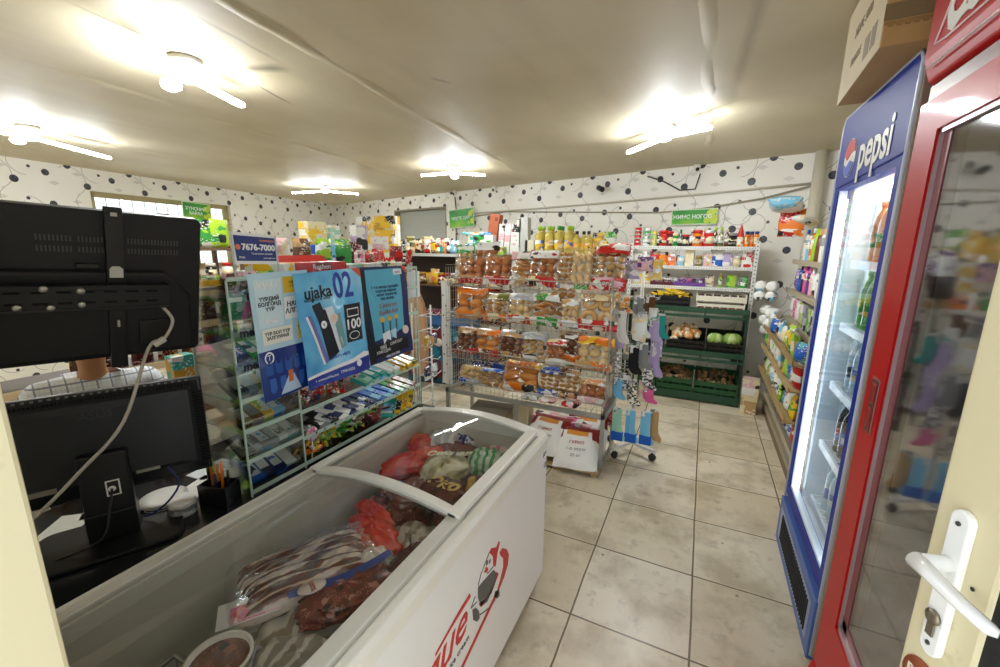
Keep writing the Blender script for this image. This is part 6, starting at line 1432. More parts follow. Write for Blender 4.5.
t = crumple('food_bag', 'white bag with dark blue letters at the far end', (-.99, 1.72, .70), (.075, .065, .04), blb, .2, 15); text('ХҮН', .06, mat('27357e', .4), t, (0, 0, .045), (.95, .2, 0), (-.2, .95, 0), bold=.003)
crumple('food_bag', 'pale pink clear bag at the far right corner', (-.80, 1.66, .675), (.07, .08, .04), stripes('e7a8ae', 'f4e4e4', 6, 'pink_bag', 5), .4, 16)
t = thing('blue_tub', 'dark blue round tub at the right wall of the far compartment', 'tub', (-.715, 1.60, .70), 0); MB().ball((0, 0, 0), (.035, .055, .03), 0, 16, 8).build('tub_body', mat('1c5aa6', .25), t)
crumple('food_bag', 'white crinkled bag shining under the lamp reflection', (-1.10, 1.66, .69), (.09, .11, .045), whb, .5, 17)
crumple('food_bag', 'clear bag of pale goods between the red bag and the pouch', (-.98, 1.27, .655), (.08, .12, .045), mat('8a5348', .25, coat=.8), -.5, 18)
# near compartment
t = thing('meat_pack', 'large clear pack of streaky sliced meat in the near compartment', 'meat', (-1.015, .76, .655), -.55, 'bags in the freezer')
m = MB(); m.grid(lambda u, v: ((u-.5)*.23*(1+.05*math.sin(v*9)), (v-.5)*.36*(1+.04*math.sin(u*7)), .045*max(0, 1-abs(2*u-1)**4)**.5*max(0, 1-abs(2*v-1)**4)**.5 + .006*math.sin(u*34+3*math.sin(v*6))), 46, 26)
m.grid(lambda u, v: ((u-.5)*.23*(1+.05*math.sin(v*9)), (v-.5)*.36*(1+.04*math.sin(u*7)), -.04*max(0, 1-abs(2*u-1)**4)**.5*max(0, 1-abs(2*v-1)**4)**.5), 16, 12)
m.build('meat_slab', stripes('5a261c', 'ead9cb', 9.5, 'sliced_meat', 3.2, .3, '9c5a46'), t)
m = MB(); m.grid(lambda u, v: ((u-.5)*.28, (v-.5)*.44, .058*max(0, 1-abs(2*u-1)**5)**.5*max(0, 1-abs(2*v-1)**5)**.5 + .003*math.sin(u*40+v*23)+.003*math.sin(v*31-u*17)), 30, 30); m.build('clear_wrap', film, t)
lb = thing('meat_label', 'pink and white printed label card beside the streaky meat', 'label', (-1.035, .585, .672), .95)
MB().box(-.075, .075, -.045, .045, -.002, .0).build('card', mat('ece6e2', .35), lb); MB().box(-.045, .073, -.040, .018, .0, .001).build('pink_field', P2('pink/red/rose', 28), lb)
t = crumple('food_bag', 'blue banded bag of mince right of the streaky meat', (-.835, .75, .66), (.075, .14, .04), mince, -.5, 21)
m = MB(); m.grid(lambda u, v: (-.075+.035*math.sin(v*PI)+.03*u, -.15+.30*v, .030+.012*math.sin(v*PI)), 4, 14); m.build('blue_band', mat('2443a0', .3, coat=.5), t)
m = MB(); m.lathe([(.001, .044), (.032, .044), (.031, .047), (.001, .048)], 20, c=(-.035, -.09, 0), sx=.8, sy=1.2); m.build('round_badge', mat('e9d9d4', .35), t); text('100%', .02, mat('a03030', .4), t, (-.035, -.09, .0485), (1, 0, 0), (0, 1, 0))
crumple('food_bag', 'bag of pale dumplings below the red bag, near compartment', (-.86, .885, .655), (.06, .05, .035), pel, .1, 22)
crumple('food_bag', 'dark maroon bag at the right wall of the near compartment', (-.745, .93, .66), (.055, .09, .04), mat('4d1f22', .25, coat=.8), -.3, 23)
crumple('food_bag', 'crinkled clear bag at the lower right of the near compartment', (-.80, .55, .645), (.11, .07, .035), stripes('cfcac0', '8f897c', 7, 'clear_crinkled', 7), .2, 24)
t = thing('food_bowl', 'round white rimmed tub of brown minced food at the near end', 'bowl', (-.955, .455, .615), 0)
MB().lathe([(.060, 0), (.070, .06), (.074, .062), (.074, .068), (.067, .068), (.064, .055)], 30).build('bowl_shell', mat('efe9e0', .3), t); MB().lathe([(.001, .060), (.05, .059), (.0655, .055), (.06, .03)], 30).build('mince', pack('6e4438', '8a5a4a', '9c6b5a', 50, .45), t)
for i, (x, y, rz) in enumerate([(-1.02, .92, .4), (-1.05, 1.22, .2), (-.85, 1.05, 0), (-.95, 1.60, .8), (-.80, 1.35, .3), (-.98, .68, -.3), (-.9, .46, .2), (-1.1, 1.45, .1)]):
    crumple('food_bag', 'frozen bag in the freezer lower layer, %s' % ['under the red bag by the divider', 'under the clear bags', 'under the divider', 'at the far end', 'under the brown pouches', 'under the streaky meat', 'under the round tub', 'under the red bags'][i], (x, y, .52), (.14, .15, .12), [whb, mince, stripes('9d8f7c', 'd9d2c4', 5, 'frost', 5)][i % 3], rz, 40+i)
# frosted lengthwise step inside
# ================================================================ shelves and goods behind the cabinet
def simple_shelf(nm, label, x0, x1, y0, y1, zs, m_, posts=True, top=None, axis='x'):
    t = thing(nm, label, 'shelf')
    for z in zs: MB().box(x0, x1, y0, y1, z-.02, z).build('shelf_board', m_, t, bevel=.002)
    if posts:
        for x in (x0+.015, x1-.015):
            for y in (y0+.015, y1-.015): MB().box(x-.012, x+.012, y-.012, y+.012, 0, zs[-1]).build('post', m_, t)
    return t
wood = mat('6b5138', .5); greysh = mat('b9bbb4', .4)
# long gondola behind the cabinet
simple_shelf('gondola_shelf', 'long shelf unit behind the display cabinet topped with boxes', -3.25, -2.85, 2.15, 3.75, [.08, .45, .82, 1.16, 1.47], greysh)
MB().box(-3.06, -3.04, 2.16, 3.74, .08, 1.45)
LB = PI/2
GG = 'goods on the gondola behind the cabinet'
row('gondola second shelf', (-2.95, 2.2, .45), (-2.95, 3.7, .45), ['bagbox red/yellow', 'bagbox blue/white', 'bagbox green/white', 'bagbox orange/red', 'bagbox pink/white', 'bagbox teal/white', 'bagbox yellow/red', 'bagbox darkred/tan'], LB, GG)
row('gondola third shelf', (-2.95, 2.2, .82), (-2.95, 3.7, .82), ['bagbox brown/gold', 'bagbox red/white', 'bagbox navy/white', 'bagbox lime/white', 'bagbox purple/white', 'bagbox maroon/tan', 'bagbox yellow/white', 'bagbox blue/yellow'], LB, GG)
row('gondola fourth shelf', (-2.95, 2.2, 1.16), (-2.95, 3.7, 1.16), ['bagbox green/yellow', 'bagbox blue/white', 'bagbox red/cream', 'bagbox tan/brown', 'bagbox white/red', 'bagbox orange/white', 'bagbox navy/red', 'bagbox pink/rose'], LB, GG)
# boxes on top, left to right as seen
Z0 = 1.472
place('bigbox', 'skyblue/blue', (-2.99, 2.68, Z0), 'large light blue box with a dark blue oval on the gondola top', rz=LB, sc=(1.5, .9, 1.35))
t = thing('box_badge', 'dark blue oval badge on the large light blue box', 'badge', (-2.893, 2.68, Z0+.09)) if False else None
for i in range(3): place('flatbox', 'yellow/cream' if i == 0 else 'cream/yellow', (-3.0, 2.60, Z0+.178+.062*i), 'pale yellow carton stacked on the light blue box, %s' % ['bottom one', 'middle one', 'top one'][i], 'yellow cartons on the light blue box', rz=LB, sc=(.95, .8, 1.35))
place('tallbox', 'mint/white', (-2.99, 2.80, Z0+.178), 'mint edged box with a dark picture beside the yellow cartons', rz=LB, sc=(.85, .8, .68))
place('bigpouch', 'yellow/lime', (-2.98, 2.94, Z0), 'yellow green bag right of the light blue box', rz=LB, sc=(.5, .7, .75))
place('tallbox', 'darkred/maroon', (-2.97, 3.03, Z0), 'dark red narrow box on the gondola top', rz=LB, sc=(.7, .8, .85))
place('tallbox', 'cream/white', (-3.05, 2.98, Z0), 'cream box behind the dark red narrow box', rz=LB, sc=(.9, .8, 1.05))
place('tallbox', 'white/lilac', (-3.02, 3.15, Z0+.06), 'tall white picture box standing highest on the gondola', rz=LB, sc=(1.25, .8, 1.25))
place('flatbox', 'rose/maroon', (-3.0, 3.16, Z0), 'pink flat box under the tall white picture box', rz=LB, sc=(1.1, .9, 1.25))
place('carton', 'white/rose', (-2.94, 3.36, Z0+.13), 'white box with a pink print right of the tall picture box', rz=LB, sc=(1.9, 1, .95))
place('bigpouch', 'red/orange', (-2.93, 3.30, Z0), 'bright red bag in front of the white boxes on the gondola', rz=LB, sc=(.85, .7, .5))
place('bigpouch', 'red/darkred', (-2.92, 3.16, Z0), 'red packet left of the bright red bag on the gondola', rz=LB, sc=(.7, .6, .4))
place('carton', 'rose/pink', (-2.90, 3.02, Z0), 'pink box at the front of the gondola top', rz=LB, sc=(1, .8, .8))
place('flatbox', 'red/white', (-2.96, 3.50, Z0), 'red flat box near the right end of the gondola top', rz=LB, sc=(1.1, .9, 1.3))
place('tallbox', 'darkred/red', (-2.93, 3.58, Z0), 'dark red box at the right end of the gondola top', rz=LB, sc=(1, .8, .7))
place('bigpouch', 'red/rose', (-2.87, 3.68, Z0-.02), 'red bag hanging over the right end of the gondola top', rz=LB+.5, sc=(.7, .7, .6), rx=.3)
# yellow shelf-ready boxes further back
yb = simple_shelf('low_cupboard', 'grey cupboard behind the gondola carrying stacked yellow boxes', -4.1, -3.35, 3.95, 4.35, [.1, .8, 1.50], greysh)
for i in range(3):
    place('bigbox', 'yellow/gold', (-3.47, 4.10, 1.502+i*.162), 'bright yellow big box in the right stack behind the gondola, %s' % ['bottom one', 'middle one', 'top one'][i], 'yellow boxes in the right stack', rz=.2, sc=(.95, .9, 1.24))
    place('bigbox', 'cream/yellow' if i else 'white/yellow', (-3.78, 4.14, 1.502+i*.162), 'pale big box in the left stack behind the gondola, %s' % ['bottom one', 'middle one', 'top one'][i], 'pale boxes in the left stack', rz=.15, sc=(1.0, .9, 1.24))
# dark shelving with spice jars against the back
simple_shelf('jar_shelving', 'dark wooden shelving of jars left of the bread rack', -4.25, -3.05, 5.0, 5.35, [.10, .62, 1.10, 1.53], wood)
MB().box(-4.24, -3.06, 5.34, 5.36, 0, 1.5).build('back_board', mat('3a2a20', .7), bpy.data.objects['jar_shelving'])
MB().box(-4.27, -3.03, 4.98, 5.0, 1.50, 1.54).build('front_lip', mat('c9cbc6', .4), bpy.data.objects['jar_shelving'])
row('top of the dark shelving', (-4.15, 5.10, 1.53), (-3.12, 5.10, 1.53), ['jar gold/black 1.2', 'sauce black/grey 1.1', 'jar cream/white 1.3', 'pouch cream/olive 1.1', 'pouch orange/cream 1.2', 'jar brown/red 1.1', 'pouch white/red 1.2', 'pouch yellow/brown', 'jar gold/red 1.1', 'pouch teal/orange', 'sauce maroon/white', 'pouch skyblue/white'], group='jars and packets on top of the dark shelving')
row('dark shelving, back row on top', (-4.1, 5.24, 1.53), (-3.15, 5.24, 1.53), ['bigpouch olive/white .9', 'tallbox black/grey .9', 'bigpouch cream/olive .9', 'bigpouch white/olive .8', 'bigpouch red/white .8', 'bigpouch teal/white .7'], group='back row on top of the dark shelving')
row('second shelf of the dark shelving', (-4.15, 5.08, 1.10), (-3.1, 5.08, 1.10), ['jar brown/red 1.5', 'jar gold/brown 1.5', 'bigpouch white/black .7', 'jar maroon/gold 1.5', 'jar brown/gold 1.5', 'pouch gold/brown', 'bigpouch yellow/orange .8', 'jar darkred/gold 1.5', 'jar maroon/red 1.5', 'jar darkred/white 1.5'], group='jars on the second shelf of the dark shelving')
row('third dark shelf', (-4.15, 5.08, .62), (-3.1, 5.08, .62), ['bagbox maroon/rose', 'bagbox brown/white', 'bagbox maroon/white', 'bagbox darkred/rose', 'bagbox maroon/pink', 'bagbox brown/rose'], group='trays on the third shelf of the dark shelving')
# green goods right beside it
simple_shelf('drinks_shelving', 'brown shelving of green packs and red jars behind the bread rack', -3.0, -2.38, 5.02, 5.35, [.10, .60, 1.05, 1.53], wood)
row('top of the brown shelving', (-2.97, 5.12, 1.53), (-2.42, 5.12, 1.53), ['carton teal/blue 1.1', 'can green/teal 1.6', 'bigpouch green/white .7', 'carton green/lime 1.2', 'bagbox lime/yellow .9', 'bagbox lime/gold .9'], group='green packs on the brown shelving')
row('brown shelving, upper green layer', (-2.97, 5.24, 1.53), (-2.62, 5.24, 1.53), ['tallbox teal/white', 'tallbox green/teal 1.1', 'tallbox green/black 1.0', 'tallbox green/white 1.1'], group='green boxes at the back of the brown shelving')
for i in range(3): place('flatbox', ['skyblue/teal', 'orange/white', 'blue/skyblue'][i], (-3.0+.13*i, 5.24, 1.80+.0*(i % 2)), ['teal flat box on the tall teal boxes', 'orange flat pack on the tall green boxes', 'blue flat pack right of the orange one'][i], rz=.2*i, sc=.75)
row('second shelf of the brown shelving', (-2.97, 5.10, 1.05), (-2.42, 5.10, 1.05), ['jar darkred/green 1.7', 'jar green/gold 1.7', 'jar darkred/gold 1.7', 'jar maroon/red 1.7', 'jar red/white 1.7', 'jar darkred/red 1.7'], group='jars on the second shelf of the brown shelving')
row('third shelf of the brown shelving', (-2.97, 5.10, .60), (-2.42, 5.10, .60), ['sauce maroon/red 1.4', 'sauce black/red 1.4', 'sauce brown/gold 1.4', 'sauce maroon/gold 1.4', 'sauce darkred/white 1.4'], group='bottles on the third shelf of the brown shelving')
# patterned blue chest on the floor between cabinet and bread rack
t = thing('ice_cream_chest', 'dark blue patterned ice cream chest left of the bread rack', 'freezer', (-2.85, 4.35, 0), .15)
MB().box(-.38, .38, -.28, .28, .0, .70).build('chest_body', pack('12506e', '1c7a96', '7d2033', 6, .3), t, bevel=.02); MB().box(-.39, .39, -.29, .29, .70, .74).build('chest_lid', mat('1c4f78', .3), t, bevel=.01)
for i, (x, z, r_) in enumerate([(-.2, .55, .05), (-.08, .42, .035), (.05, .52, .05), (.2, .45, .04), (.28, .58, .03)]):
    m = MB(); m.T = Matrix.Translation((x, -.281, z)) @ Matrix.Rotation(PI/2, 4, 'X'); m.lathe([(.001, 0), (r_, 0), (r_, .001), (.001, .001)], 16); m.build('printed_dot', mat(['e9c9c4', '9c2b38', 'f0e6dc', 'b04a55', '7cc4e8'][i], .4), t)
m = MB()
for i in range(9): m.box(-.36+i*.08, -.325+i*.08, -.282, -.280, .08, .30)
m.build('printed_stripes', mat('7d2033', .4), t)
# tan paper roll / ironing sleeve beside the hook stand
t = thing('garment_bag', 'tan rounded cloth cover hanging behind the hook stand', 'cover', (-2.18, 2.92, 0), .3)
m = MB(); m.prism([(-.07+.0, .55), (.07, .50), (.085, .75), (.08, 1.02), (.06, 1.16), (.02, 1.26), (-.03, 1.27), (-.07, 1.20)], -.035, .035, 'y'); m.build('cover_body', mat('cfa078', .65), t, bevel=.025, seg=3)
m = MB().tube([(0, 0, 1.25), (0, 0, 1.36), (.02, 0, 1.39), (.04, 0, 1.36)], .004, 6).tube([(0, .0, 0), (0, 0, .56)], .012, 8); m.build('hanger', mat('7d7d7a', .4), t)
MB().lathe([(.13, 0), (.13, .015), (.02, .02)], 16).build('stand_foot', mat('3a3a3a', .4), t)

# ---- white shelving behind the bread rack: oil and tall boxes
simple_shelf('oil_shelving', 'white shelving behind the bread rack carrying cooking oil', -2.36, -.90, 5.40, 5.72, [.10, .60, 1.10, 1.53], mat('d9d5c6', .4))
OZ = 1.532
for r in range(2):
    for i in range(4):
        place('oil', ['lime/blue', 'lime/gold', 'green/gold', 'lime/blue'][i], (-2.03+.135*i, 5.47+.14*r, OZ), 'cooking oil bottle on the white shelving, %s row, %s' % (['front', 'back'][r], ORD[i]), 'oil bottles behind the bread rack')
for i in range(3): place('oil', 'black/orange', (-1.52+.078*i, 5.47+.05*(i % 2), OZ), 'cooking oil bottle with dark cap at the right end of the oils, %s' % ['left', 'middle', 'right'][i], 'dark capped oil bottles', sc=.82)
place('bigpouch', 'yellow/gold', (-1.25, 5.50, OZ), 'yellow bag right of the cooking oil', sc=(.7, .8, 1.05)); place('bigpouch', 'green/lime', (-1.10, 5.52, OZ+.04), 'bright green bag right of the cooking oil', sc=(.8, .8, .95)); place('bigpouch', 'yellow/white', (-1.17, 5.44, OZ), 'small yellow bag in front of the green bag', sc=(.5, .6, .7))
place('tallbox', 'purple/white', (-1.03, 5.43, OZ), 'purple pack at the right end of the oil shelf', sc=(.8, .8, .55))
for i, (x, c_, h, tl) in enumerate([(-2.78, 'brown', .56, .16), (-2.62, 'rose', .42, .10), (-2.52, 'white', .42, .08), (-2.42, 'rose', .42, .06), (-2.35, 'white', .48, .05), (-2.26, 'grey', .50, 0), (-2.17, 'cream', .20, 0)]):
    t = thing('tall_box', ['tall brown box leaning at the left of the tall boxes', 'white box with pink dots leaning beside the brown box', 'second white dotted box from the brown box', 'third white dotted box from the brown box', 'white and black box in the row of tall boxes', 'pale grey upright case right of the dotted boxes', 'low cream box beside the oil bottles'][i], 'box', (x+.0, 5.50, OZ), 0, 'tall boxes beside the cooking oil' if i in (1, 2, 3) else None)
    w_ = [.15, .085, .085, .085, .07, .13, .13][i]
    m = MB(); m.T = Matrix.Rotation(tl, 4, 'Y'); m.box(-w_/2, w_/2, -.06, .06, 0, h); m.build('box_body', [mat('a4552f', .6), P2('white/rose', 9), P2('white/rose', 9), P2('white/rose', 9), P2('white/black', 14), mat('c4c6c0', .5), mat('e3dcc0', .5)][i], t, bevel=.003)
    if i == 0:
        m = MB(); m.T = Matrix.Rotation(tl, 4, 'Y'); m.box(-.076, .076, -.0615, -.060, .27, .275).box(.01, .055, -.062, -.060, .47, .52); m.build('printed_mark', mat('6b2f18', .6), t)
MB().box(-2.95, -2.36, 5.42, 5.70, 1.505, 1.53).build('side_shelf_board', mat('d9d5c6', .4), bpy.data.objects['oil_shelving']); MB().box(-2.93, -2.90, 5.45, 5.68, 0, 1.505).build('post', mat('d9d5c6', .4), bpy.data.objects['oil_shelving'])
row('right end behind the bread rack', (-1.04, 5.12, 1.36), (-.80, 5.12, 1.36), ['brush navy/white 1.2', 'brush grey/black 1.2', 'brush white/black 1.3', 'brush purple/white 1.3', 'brush black/silver 1.4'], group='long packs in the dark pot', ry=.25)
t = thing('dark_pot', 'dark hanging basket of long packs left of the white rack', 'basket', (-.93, 5.12, 1.22)); MB().lathe([(.07, 0), (.10, .10), (.115, .20), (.105, .20), (.09, .10), (.06, .01)], 18).build('pot_body', mat('2e2622', .6), t)
MB().tube([(0, 0, -1.22), (0, 0, 0)], .012, 8).build('pot_pole', mat('3a3a3a', .5), t)
row('white oil shelving, second shelf', (-2.3, 5.5, 1.10), (-.95, 5.5, 1.10), ['bagbox red/white', 'bagbox yellow/white', 'bagbox blue/white', 'bagbox white/red', 'bagbox green/white', 'bagbox orange/white', 'bagbox tan/white'], group='trays on the white shelving behind the bread rack')

# ---- green signs
sgm = NT('green_sign'); v = sgm.coord('Object'); sgm.put(sgm.b.inputs['Base Color'], sgm.ramp(sgm.math('MULTIPLY_ADD', sgm.n('ShaderNodeSeparateXYZ').outputs[0] if False else sgm.noise(v, 2.2, 2), .6, .2), [(.42, '1f8a2e'), (.52, '43b32e'), (.60, 'a9cf33')])); sgm.b.inputs['Roughness'].default_value = .35
def gsign(label, x, y, z, w_, h, ang, body, size, tilt=0):
    t = thing('green_sign', label, 'sign', (x, y, z), ang); t.rotation_euler = (0, tilt, ang)
    MB().box(-w_/2-.012, w_/2+.012, -.006, 0, -h/2-.012, h/2+.012).build('sign_border', mat('dff0d2', .4), t); MB().box(-w_/2, w_/2, -.0075, -.006, -h/2, h/2).build('sign_face', sgm.m, t)
    m = MB()
    for i, (a, b, r_) in enumerate([(.38, .20, .05), (.45, -.22, .05), (.30, -.30, .035), (.46, .35, .03)]): m.ball((w_*a, -.008, h*b), (r_, .0008, r_), 0, 12, 6)
    m.build('leaf_print', mat('c6dc3d', .4), t); text(body, size, pw, t, (-.02, -.009, 0.0), (1, 0, 0), (0, 0, 1), bold=.0015)
gsign('green sign reading fruit and vegetables above the white rack', -.165, wy(-.165)-.04, 2.01, .50, .16, -.259, 'ЖИМС НОГОО', .062)
gsign('green sign on the back wall beside the shuttered window', -3.98, wy(-3.98)-.05, 2.13, .60, .30, -.259, 'ЧИХЭР, ЦАЙ', .075, tilt=-.05)
gsign('green sign hanging in front of the left wall window', lx(4.28)+.12, 4.28, 2.16, .46, .25, ang+0 if False else PI/2+.18, 'ХҮНСНИЙ\nБАРАА', .07, tilt=.04)

# ---- shelving at the left, between television and cabinet
simple_shelf('side_shelving', 'yellow edged shelving between the television and the display cabinet', -3.45, -3.10, .15, 2.05, [.10, .50, .89, 1.11, 1.315, 1.62], wood)
for z in (.89, 1.11, 1.315): MB().box(-3.098, -3.085, .15, 2.05, z-.03, z+.015).build('price_strip', mat('e0c79a', .4), bpy.data.objects['side_shelving'])
MB().box(-3.11, -3.07, 1.20, 2.03, 1.36, 1.40).build('yellow_edge', mat('f0b61e', .35), bpy.data.objects['side_shelving'])
row('top of yellow edged shelving', (-3.2, 1.0, 1.62), (-3.2, 2.0, 1.62), ['bigpouch orange/black .6', 'bigpouch yellow/white .6', 'bigpouch black/orange .6', 'bigpouch olive/yellow .6', 'tallbox white/rose .9', 'tallbox navy/white .8', 'bigpouch green/lime .7', 'bigpouch lime/green .72'], LB, 'goods on top of the yellow edged shelving')
row('yellow edge tray of side shelving', (-3.15, 1.2, 1.40), (-3.15, 2.0, 1.40), ['jar black/red', 'jar red/black', 'jar black/orange', 'jar brown/black', 'jar red/white', 'jar black/white', 'jar white/red'], LB, 'jars in the yellow edged tray')
row('side shelving, upper left part', (-3.18, .2, 1.115), (-3.18, .95, 1.115), ['pouch tan/brown', 'pouch red/darkred', 'pouch brown/tan', 'pouch darkred/rose', 'pouch maroon/red', 'pouch tan/red'], LB, 'packets on the left part of the side shelving')
row('side shelving upper shelf', (-3.18, 1.0, 1.115), (-3.18, 2.0, 1.115), ['pouch maroon/tan', 'pouch brown/red', 'pouch maroon/orange', 'pouch darkred/white', 'pouch brown/gold', 'pouch maroon/gold', 'pouch darkred/tan'], LB, 'packets on the upper side shelf')
row('side shelving middle shelf', (-3.18, 1.0, .892), (-3.18, 2.0, .892), ['pouch brown/tan', 'pouch brown/maroon', 'pouch maroon/rose', 'pouch darkred/gold', 'pouch brown/orange', 'pouch red/gold', 'pouch orange/brown'], LB, 'packets on the middle side shelf')
row('side shelving lower shelf', (-3.18, 1.0, .502), (-3.18, 2.0, .502), ['bagbox tan/brown', 'bagbox red/tan', 'bagbox maroon/tan', 'bagbox brown/white', 'bagbox tan/red'], LB, 'trays on the lower side shelf')
# a second unit further along the left side, seen through the cabinet
simple_shelf('side_shelving', 'tall unit of bright packets seen through the clear cabinet', -2.75, -2.45, 1.75, 2.6, [.10, .50, .85, 1.18, 1.48], greysh)
for k, (z, cs) in enumerate([(.502, ['red/white', 'green/white', 'blue/white', 'yellow/red', 'pink/white', 'teal/white']), (.852, ['brown/rose', 'rose/maroon', 'tan/brown', 'red/rose', 'maroon/white', 'rose/red']), (1.182, ['rose/brown', 'brown/rose', 'red/brown', 'green/rose', 'tan/rose', 'maroon/rose']), (1.482, ['rose/white', 'brown/tan', 'lime/green', 'green/lime'])]):
    row(['unit behind cabinet, lowest row', 'unit behind cabinet, second row', 'unit behind cabinet, third row', 'unit behind cabinet, top row'][k], (-2.52, 1.8, z), (-2.52, 2.55, z), ['bigpouch %s .75' % c_ for c_ in cs], LB, 'bags in the unit behind the cabinet')

# ---- bottles in the blue cooler
bt = {}
def drink(c, x, y, z, lab, g):
    if c not in bt:
        m = MB(); m.lathe([(.026, 0), (.031, .006), (.031, .05), (.029, .055), (.031, .06), (.0315, .12), (.031, .125), (.031, .15), (.024, .185), (.012, .21), (.012, .222), (.015, .222), (.015, .24), (.012, .242)], 14, ms=[0, 0, 0, 0, 1, 0, 0, 0, 0, 0, 2, 2, 2])
        o = bt[c] = m.build('drink_bottle', [{'water': mat('bfd9e6', .12, coat=.6), 'cola': mat('2a1410', .1, coat=.8), 'orange': mat('e98b20', .12, coat=.6), 'green': mat('5aa84a', .12, coat=.6)}[c], P2({'water': 'blue/white', 'cola': 'blue/red', 'orange': 'orange/green', 'green': 'green/yellow'}[c], 24), plain({'water': 'blue', 'cola': 'blue', 'orange': 'orange', 'green': 'green'}[c])])
    else: o = copy_tree(bt[c])
    o.location = (x, y, z); o.scale = (1.0, 1.0, 1.08); tag(o, lab, 'bottle', g)
for k, (z, cs) in enumerate(zip(shz, ['water', 'cola', 'water', 'green', 'orange'])):
    for i in range(8):
        for j in range(2):
            drink(cs, PX+.14+.075*j, PY0+.10+i*.074, z+.012, 'drink bottle in the blue cooler, %s shelf' % ['lowest', 'second', 'middle', 'fourth', 'top'][k], 'bottles on the %s cooler shelf' % ['lowest', 'second', 'middle', 'fourth', 'top'][k])

# ================================================================ the shopkeeper, seated behind the counter
def skin_mesh(nm, pts, edges, rad, m_, parent, sub=2, root=0):
    me = bpy.data.meshes.new(nm); me.from_pydata(pts, edges, []); o = bpy.data.objects.new(nm, me); COL.objects.link(o)
    md = o.modifiers.new('s', 'SKIN'); md.use_smooth_shade = True; md.branch_smoothing = .6
    for i, r in enumerate(rad):
        sv = me.skin_vertices[0].data[i]; sv.radius = r if isinstance(r, tuple) else (r, r); sv.use_root = (i == root)
    o.modifiers.new('b', 'SUBSURF').levels = sub
    dg = bpy.context.evaluated_depsgraph_get(); em_ = bpy.data.meshes.new_from_object(o.evaluated_get(dg)); bpy.data.objects.remove(o)
    em_.name = nm; em_.materials.clear(); em_.materials.append(m_)
    for p in em_.polygons: p.use_smooth = True
    o = bpy.data.objects.new(nm, em_); COL.objects.link(o); o.parent = parent; KIDS.setdefault(parent.name, []).append(o); return o
pr = thing('person', 'person in a pale plaid shirt sitting behind the television and monitor', 'person', (-2.30, .80, 0), PI/2-.25)
flesh = mat('c98f66', .5); 
pts = [(0, 0, .52), (0, 0, .70), (0, .01, .90), (0, .02, 1.03), (0, .0, 1.12), (0, -.02, 1.20), (0, -.03, 1.29), (0, -.02, 1.36),
       (.17, .02, 1.03), (.24, .0, .83), (.20, -.22, .80), (.15, -.30, .79), (-.17, .02, 1.03), (-.24, 0, .83), (-.20, -.22, .80), (-.15, -.30, .79),
       (.10, -.02, .50), (.13, -.24, .50), (.13, -.22, .08), (.13, -.30, .05), (-.10, -.02, .50), (-.13, -.24, .50), (-.13, -.22, .08), (-.13, -.30, .05)]
edges = [(0, 1), (1, 2), (2, 3), (3, 4), (4, 5), (5, 6), (6, 7), (3, 8), (8, 9), (9, 10), (10, 11), (3, 12), (12, 13), (13, 14), (14, 15), (0, 16), (16, 17), (17, 18), (18, 19), (0, 20), (20, 21), (21, 22), (22, 23)]
rad = [(.13, .10), (.11, .09), (.13, .08), (.075, .05), (.045, .045), (.055, .06), (.078, .092), (.06, .07), .06, .045, .032, .025, .06, .045, .032, .025, .085, .065, .04, .035, .085, .065, .04, .035]
skin_mesh('body', pts, edges, rad, flesh, pr)
q = NT('plaid_cloth'); v = q.coord('Object'); sx_ = q.n('ShaderNodeSeparateXYZ'); q.t.links.new(v, sx_.inputs[0])
def ln(sock, per, wd_): return q.math('LESS_THAN', q.math('FRACT', q.math('MULTIPLY', sock, 1/per)), wd_)
g1 = q.math('MAXIMUM', ln(sx_.outputs[0], .045, .12), ln(sx_.outputs[2], .045, .12)); g2 = q.math('MAXIMUM', ln(sx_.outputs[0], .015, .15), ln(sx_.outputs[2], .015, .15))
q.put(q.b.inputs['Base Color'], q.mix(q.math('MULTIPLY', g1, .7), q.mix(q.math('MULTIPLY', g2, .3), lin('eef0f2'), lin('9fb0c4')), lin('46597a'))); q.b.inputs['Roughness'].default_value = .8
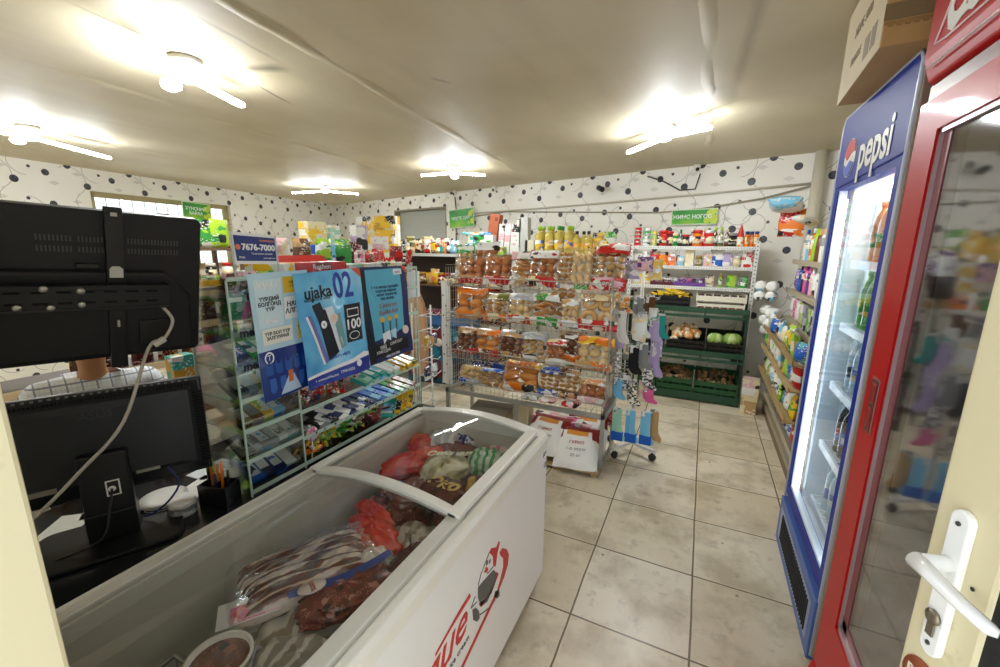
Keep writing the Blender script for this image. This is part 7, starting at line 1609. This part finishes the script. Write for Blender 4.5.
skin_mesh('shirt', [(0, 0, .56), (0, 0, .72), (0, .01, .90), (0, .02, 1.04), (0, .025, 1.11), (.17, .02, 1.06), (.24, 0, .84), (.235, -.06, .80), (-.17, .02, 1.06), (-.24, 0, .84), (-.235, -.06, .80)],
          [(0, 1), (1, 2), (2, 3), (3, 4), (3, 5), (5, 6), (6, 7), (3, 8), (8, 9), (9, 10)], [(.17, .13), (.155, .12), (.185, .125), (.16, .10), (.075, .07), .085, .062, .055, .075, .062, .055], q.m, pr)
skin_mesh('trousers', [(0, 0, .56), (.10, -.02, .50), (.13, -.24, .50), (.13, -.22, .12), (-.10, -.02, .50), (-.13, -.24, .50), (-.13, -.22, .12)], [(0, 1), (1, 2), (2, 3), (0, 4), (4, 5), (5, 6)], [(.165, .12), .10, .08, .055, .10, .08, .055], mat('2b3040', .8), pr)
MB().ball((0, -.005, 1.345), (.088, .10, .085), 0, 18, 10).build('hair', mat('17120f', .7), pr)
for s in (-1, 1):
    MB().ball((s*.032, -.112, 1.285), (.014, .008, .009), 0, 10, 6).ball((s*.032, -.1185, 1.285), (.006, .003, .006), 1, 8, 5).build('eye', [white, black], pr)
    MB().ball((s*.082, -.02, 1.275), (.012, .02, .03), 0, 8, 6).build('ear', flesh, pr)
    for k in range(5):
        a = (-.4+.2*k) if k < 4 else 1.1*s
        x0 = s*.15 + (k-1.5)*.016 if k < 4 else s*.15 - s*.028; L_ = [.055, .065, .07, .06, .045][k]
        MB().tube([(x0, -.335 if k < 4 else -.31, .787), (x0, -.335-L_*.5, .789), (x0-s*.004, -.335-L_, .783)] if k < 4 else [(x0, -.305, .787), (x0-s*.02, -.33, .789), (x0-s*.028, -.352, .786)], [.009, .0085, .007], 7).build('finger', flesh, pr)
    MB().ball((s*.15, -.325, .789), (.036, .042, .014), 0, 12, 6).build('palm', flesh, pr)
MB().ball((0, -.128, 1.262), (.012, .014, .02), 0, 10, 6).build('nose', flesh, pr); MB().ball((0, -.112, 1.225), (.022, .006, .006), 0, 10, 5).build('mouth', mat('9c5548', .5), pr)
t = thing('stool', 'dark stool under the seated person', 'stool', (-2.30, .80, 0))
MB().lathe([(.16, .40), (.18, .41), (.18, .44), (.16, .45)], 22).build('seat', mat('2a2320', .6), t)
for a in range(4): MB().tube([(.13*math.cos(a*1.57+.8), .13*math.sin(a*1.57+.8), .40), (.17*math.cos(a*1.57+.8), .17*math.sin(a*1.57+.8), 0)], .012, 7).build('leg', mat('6c6c6a', .4, .5), t)
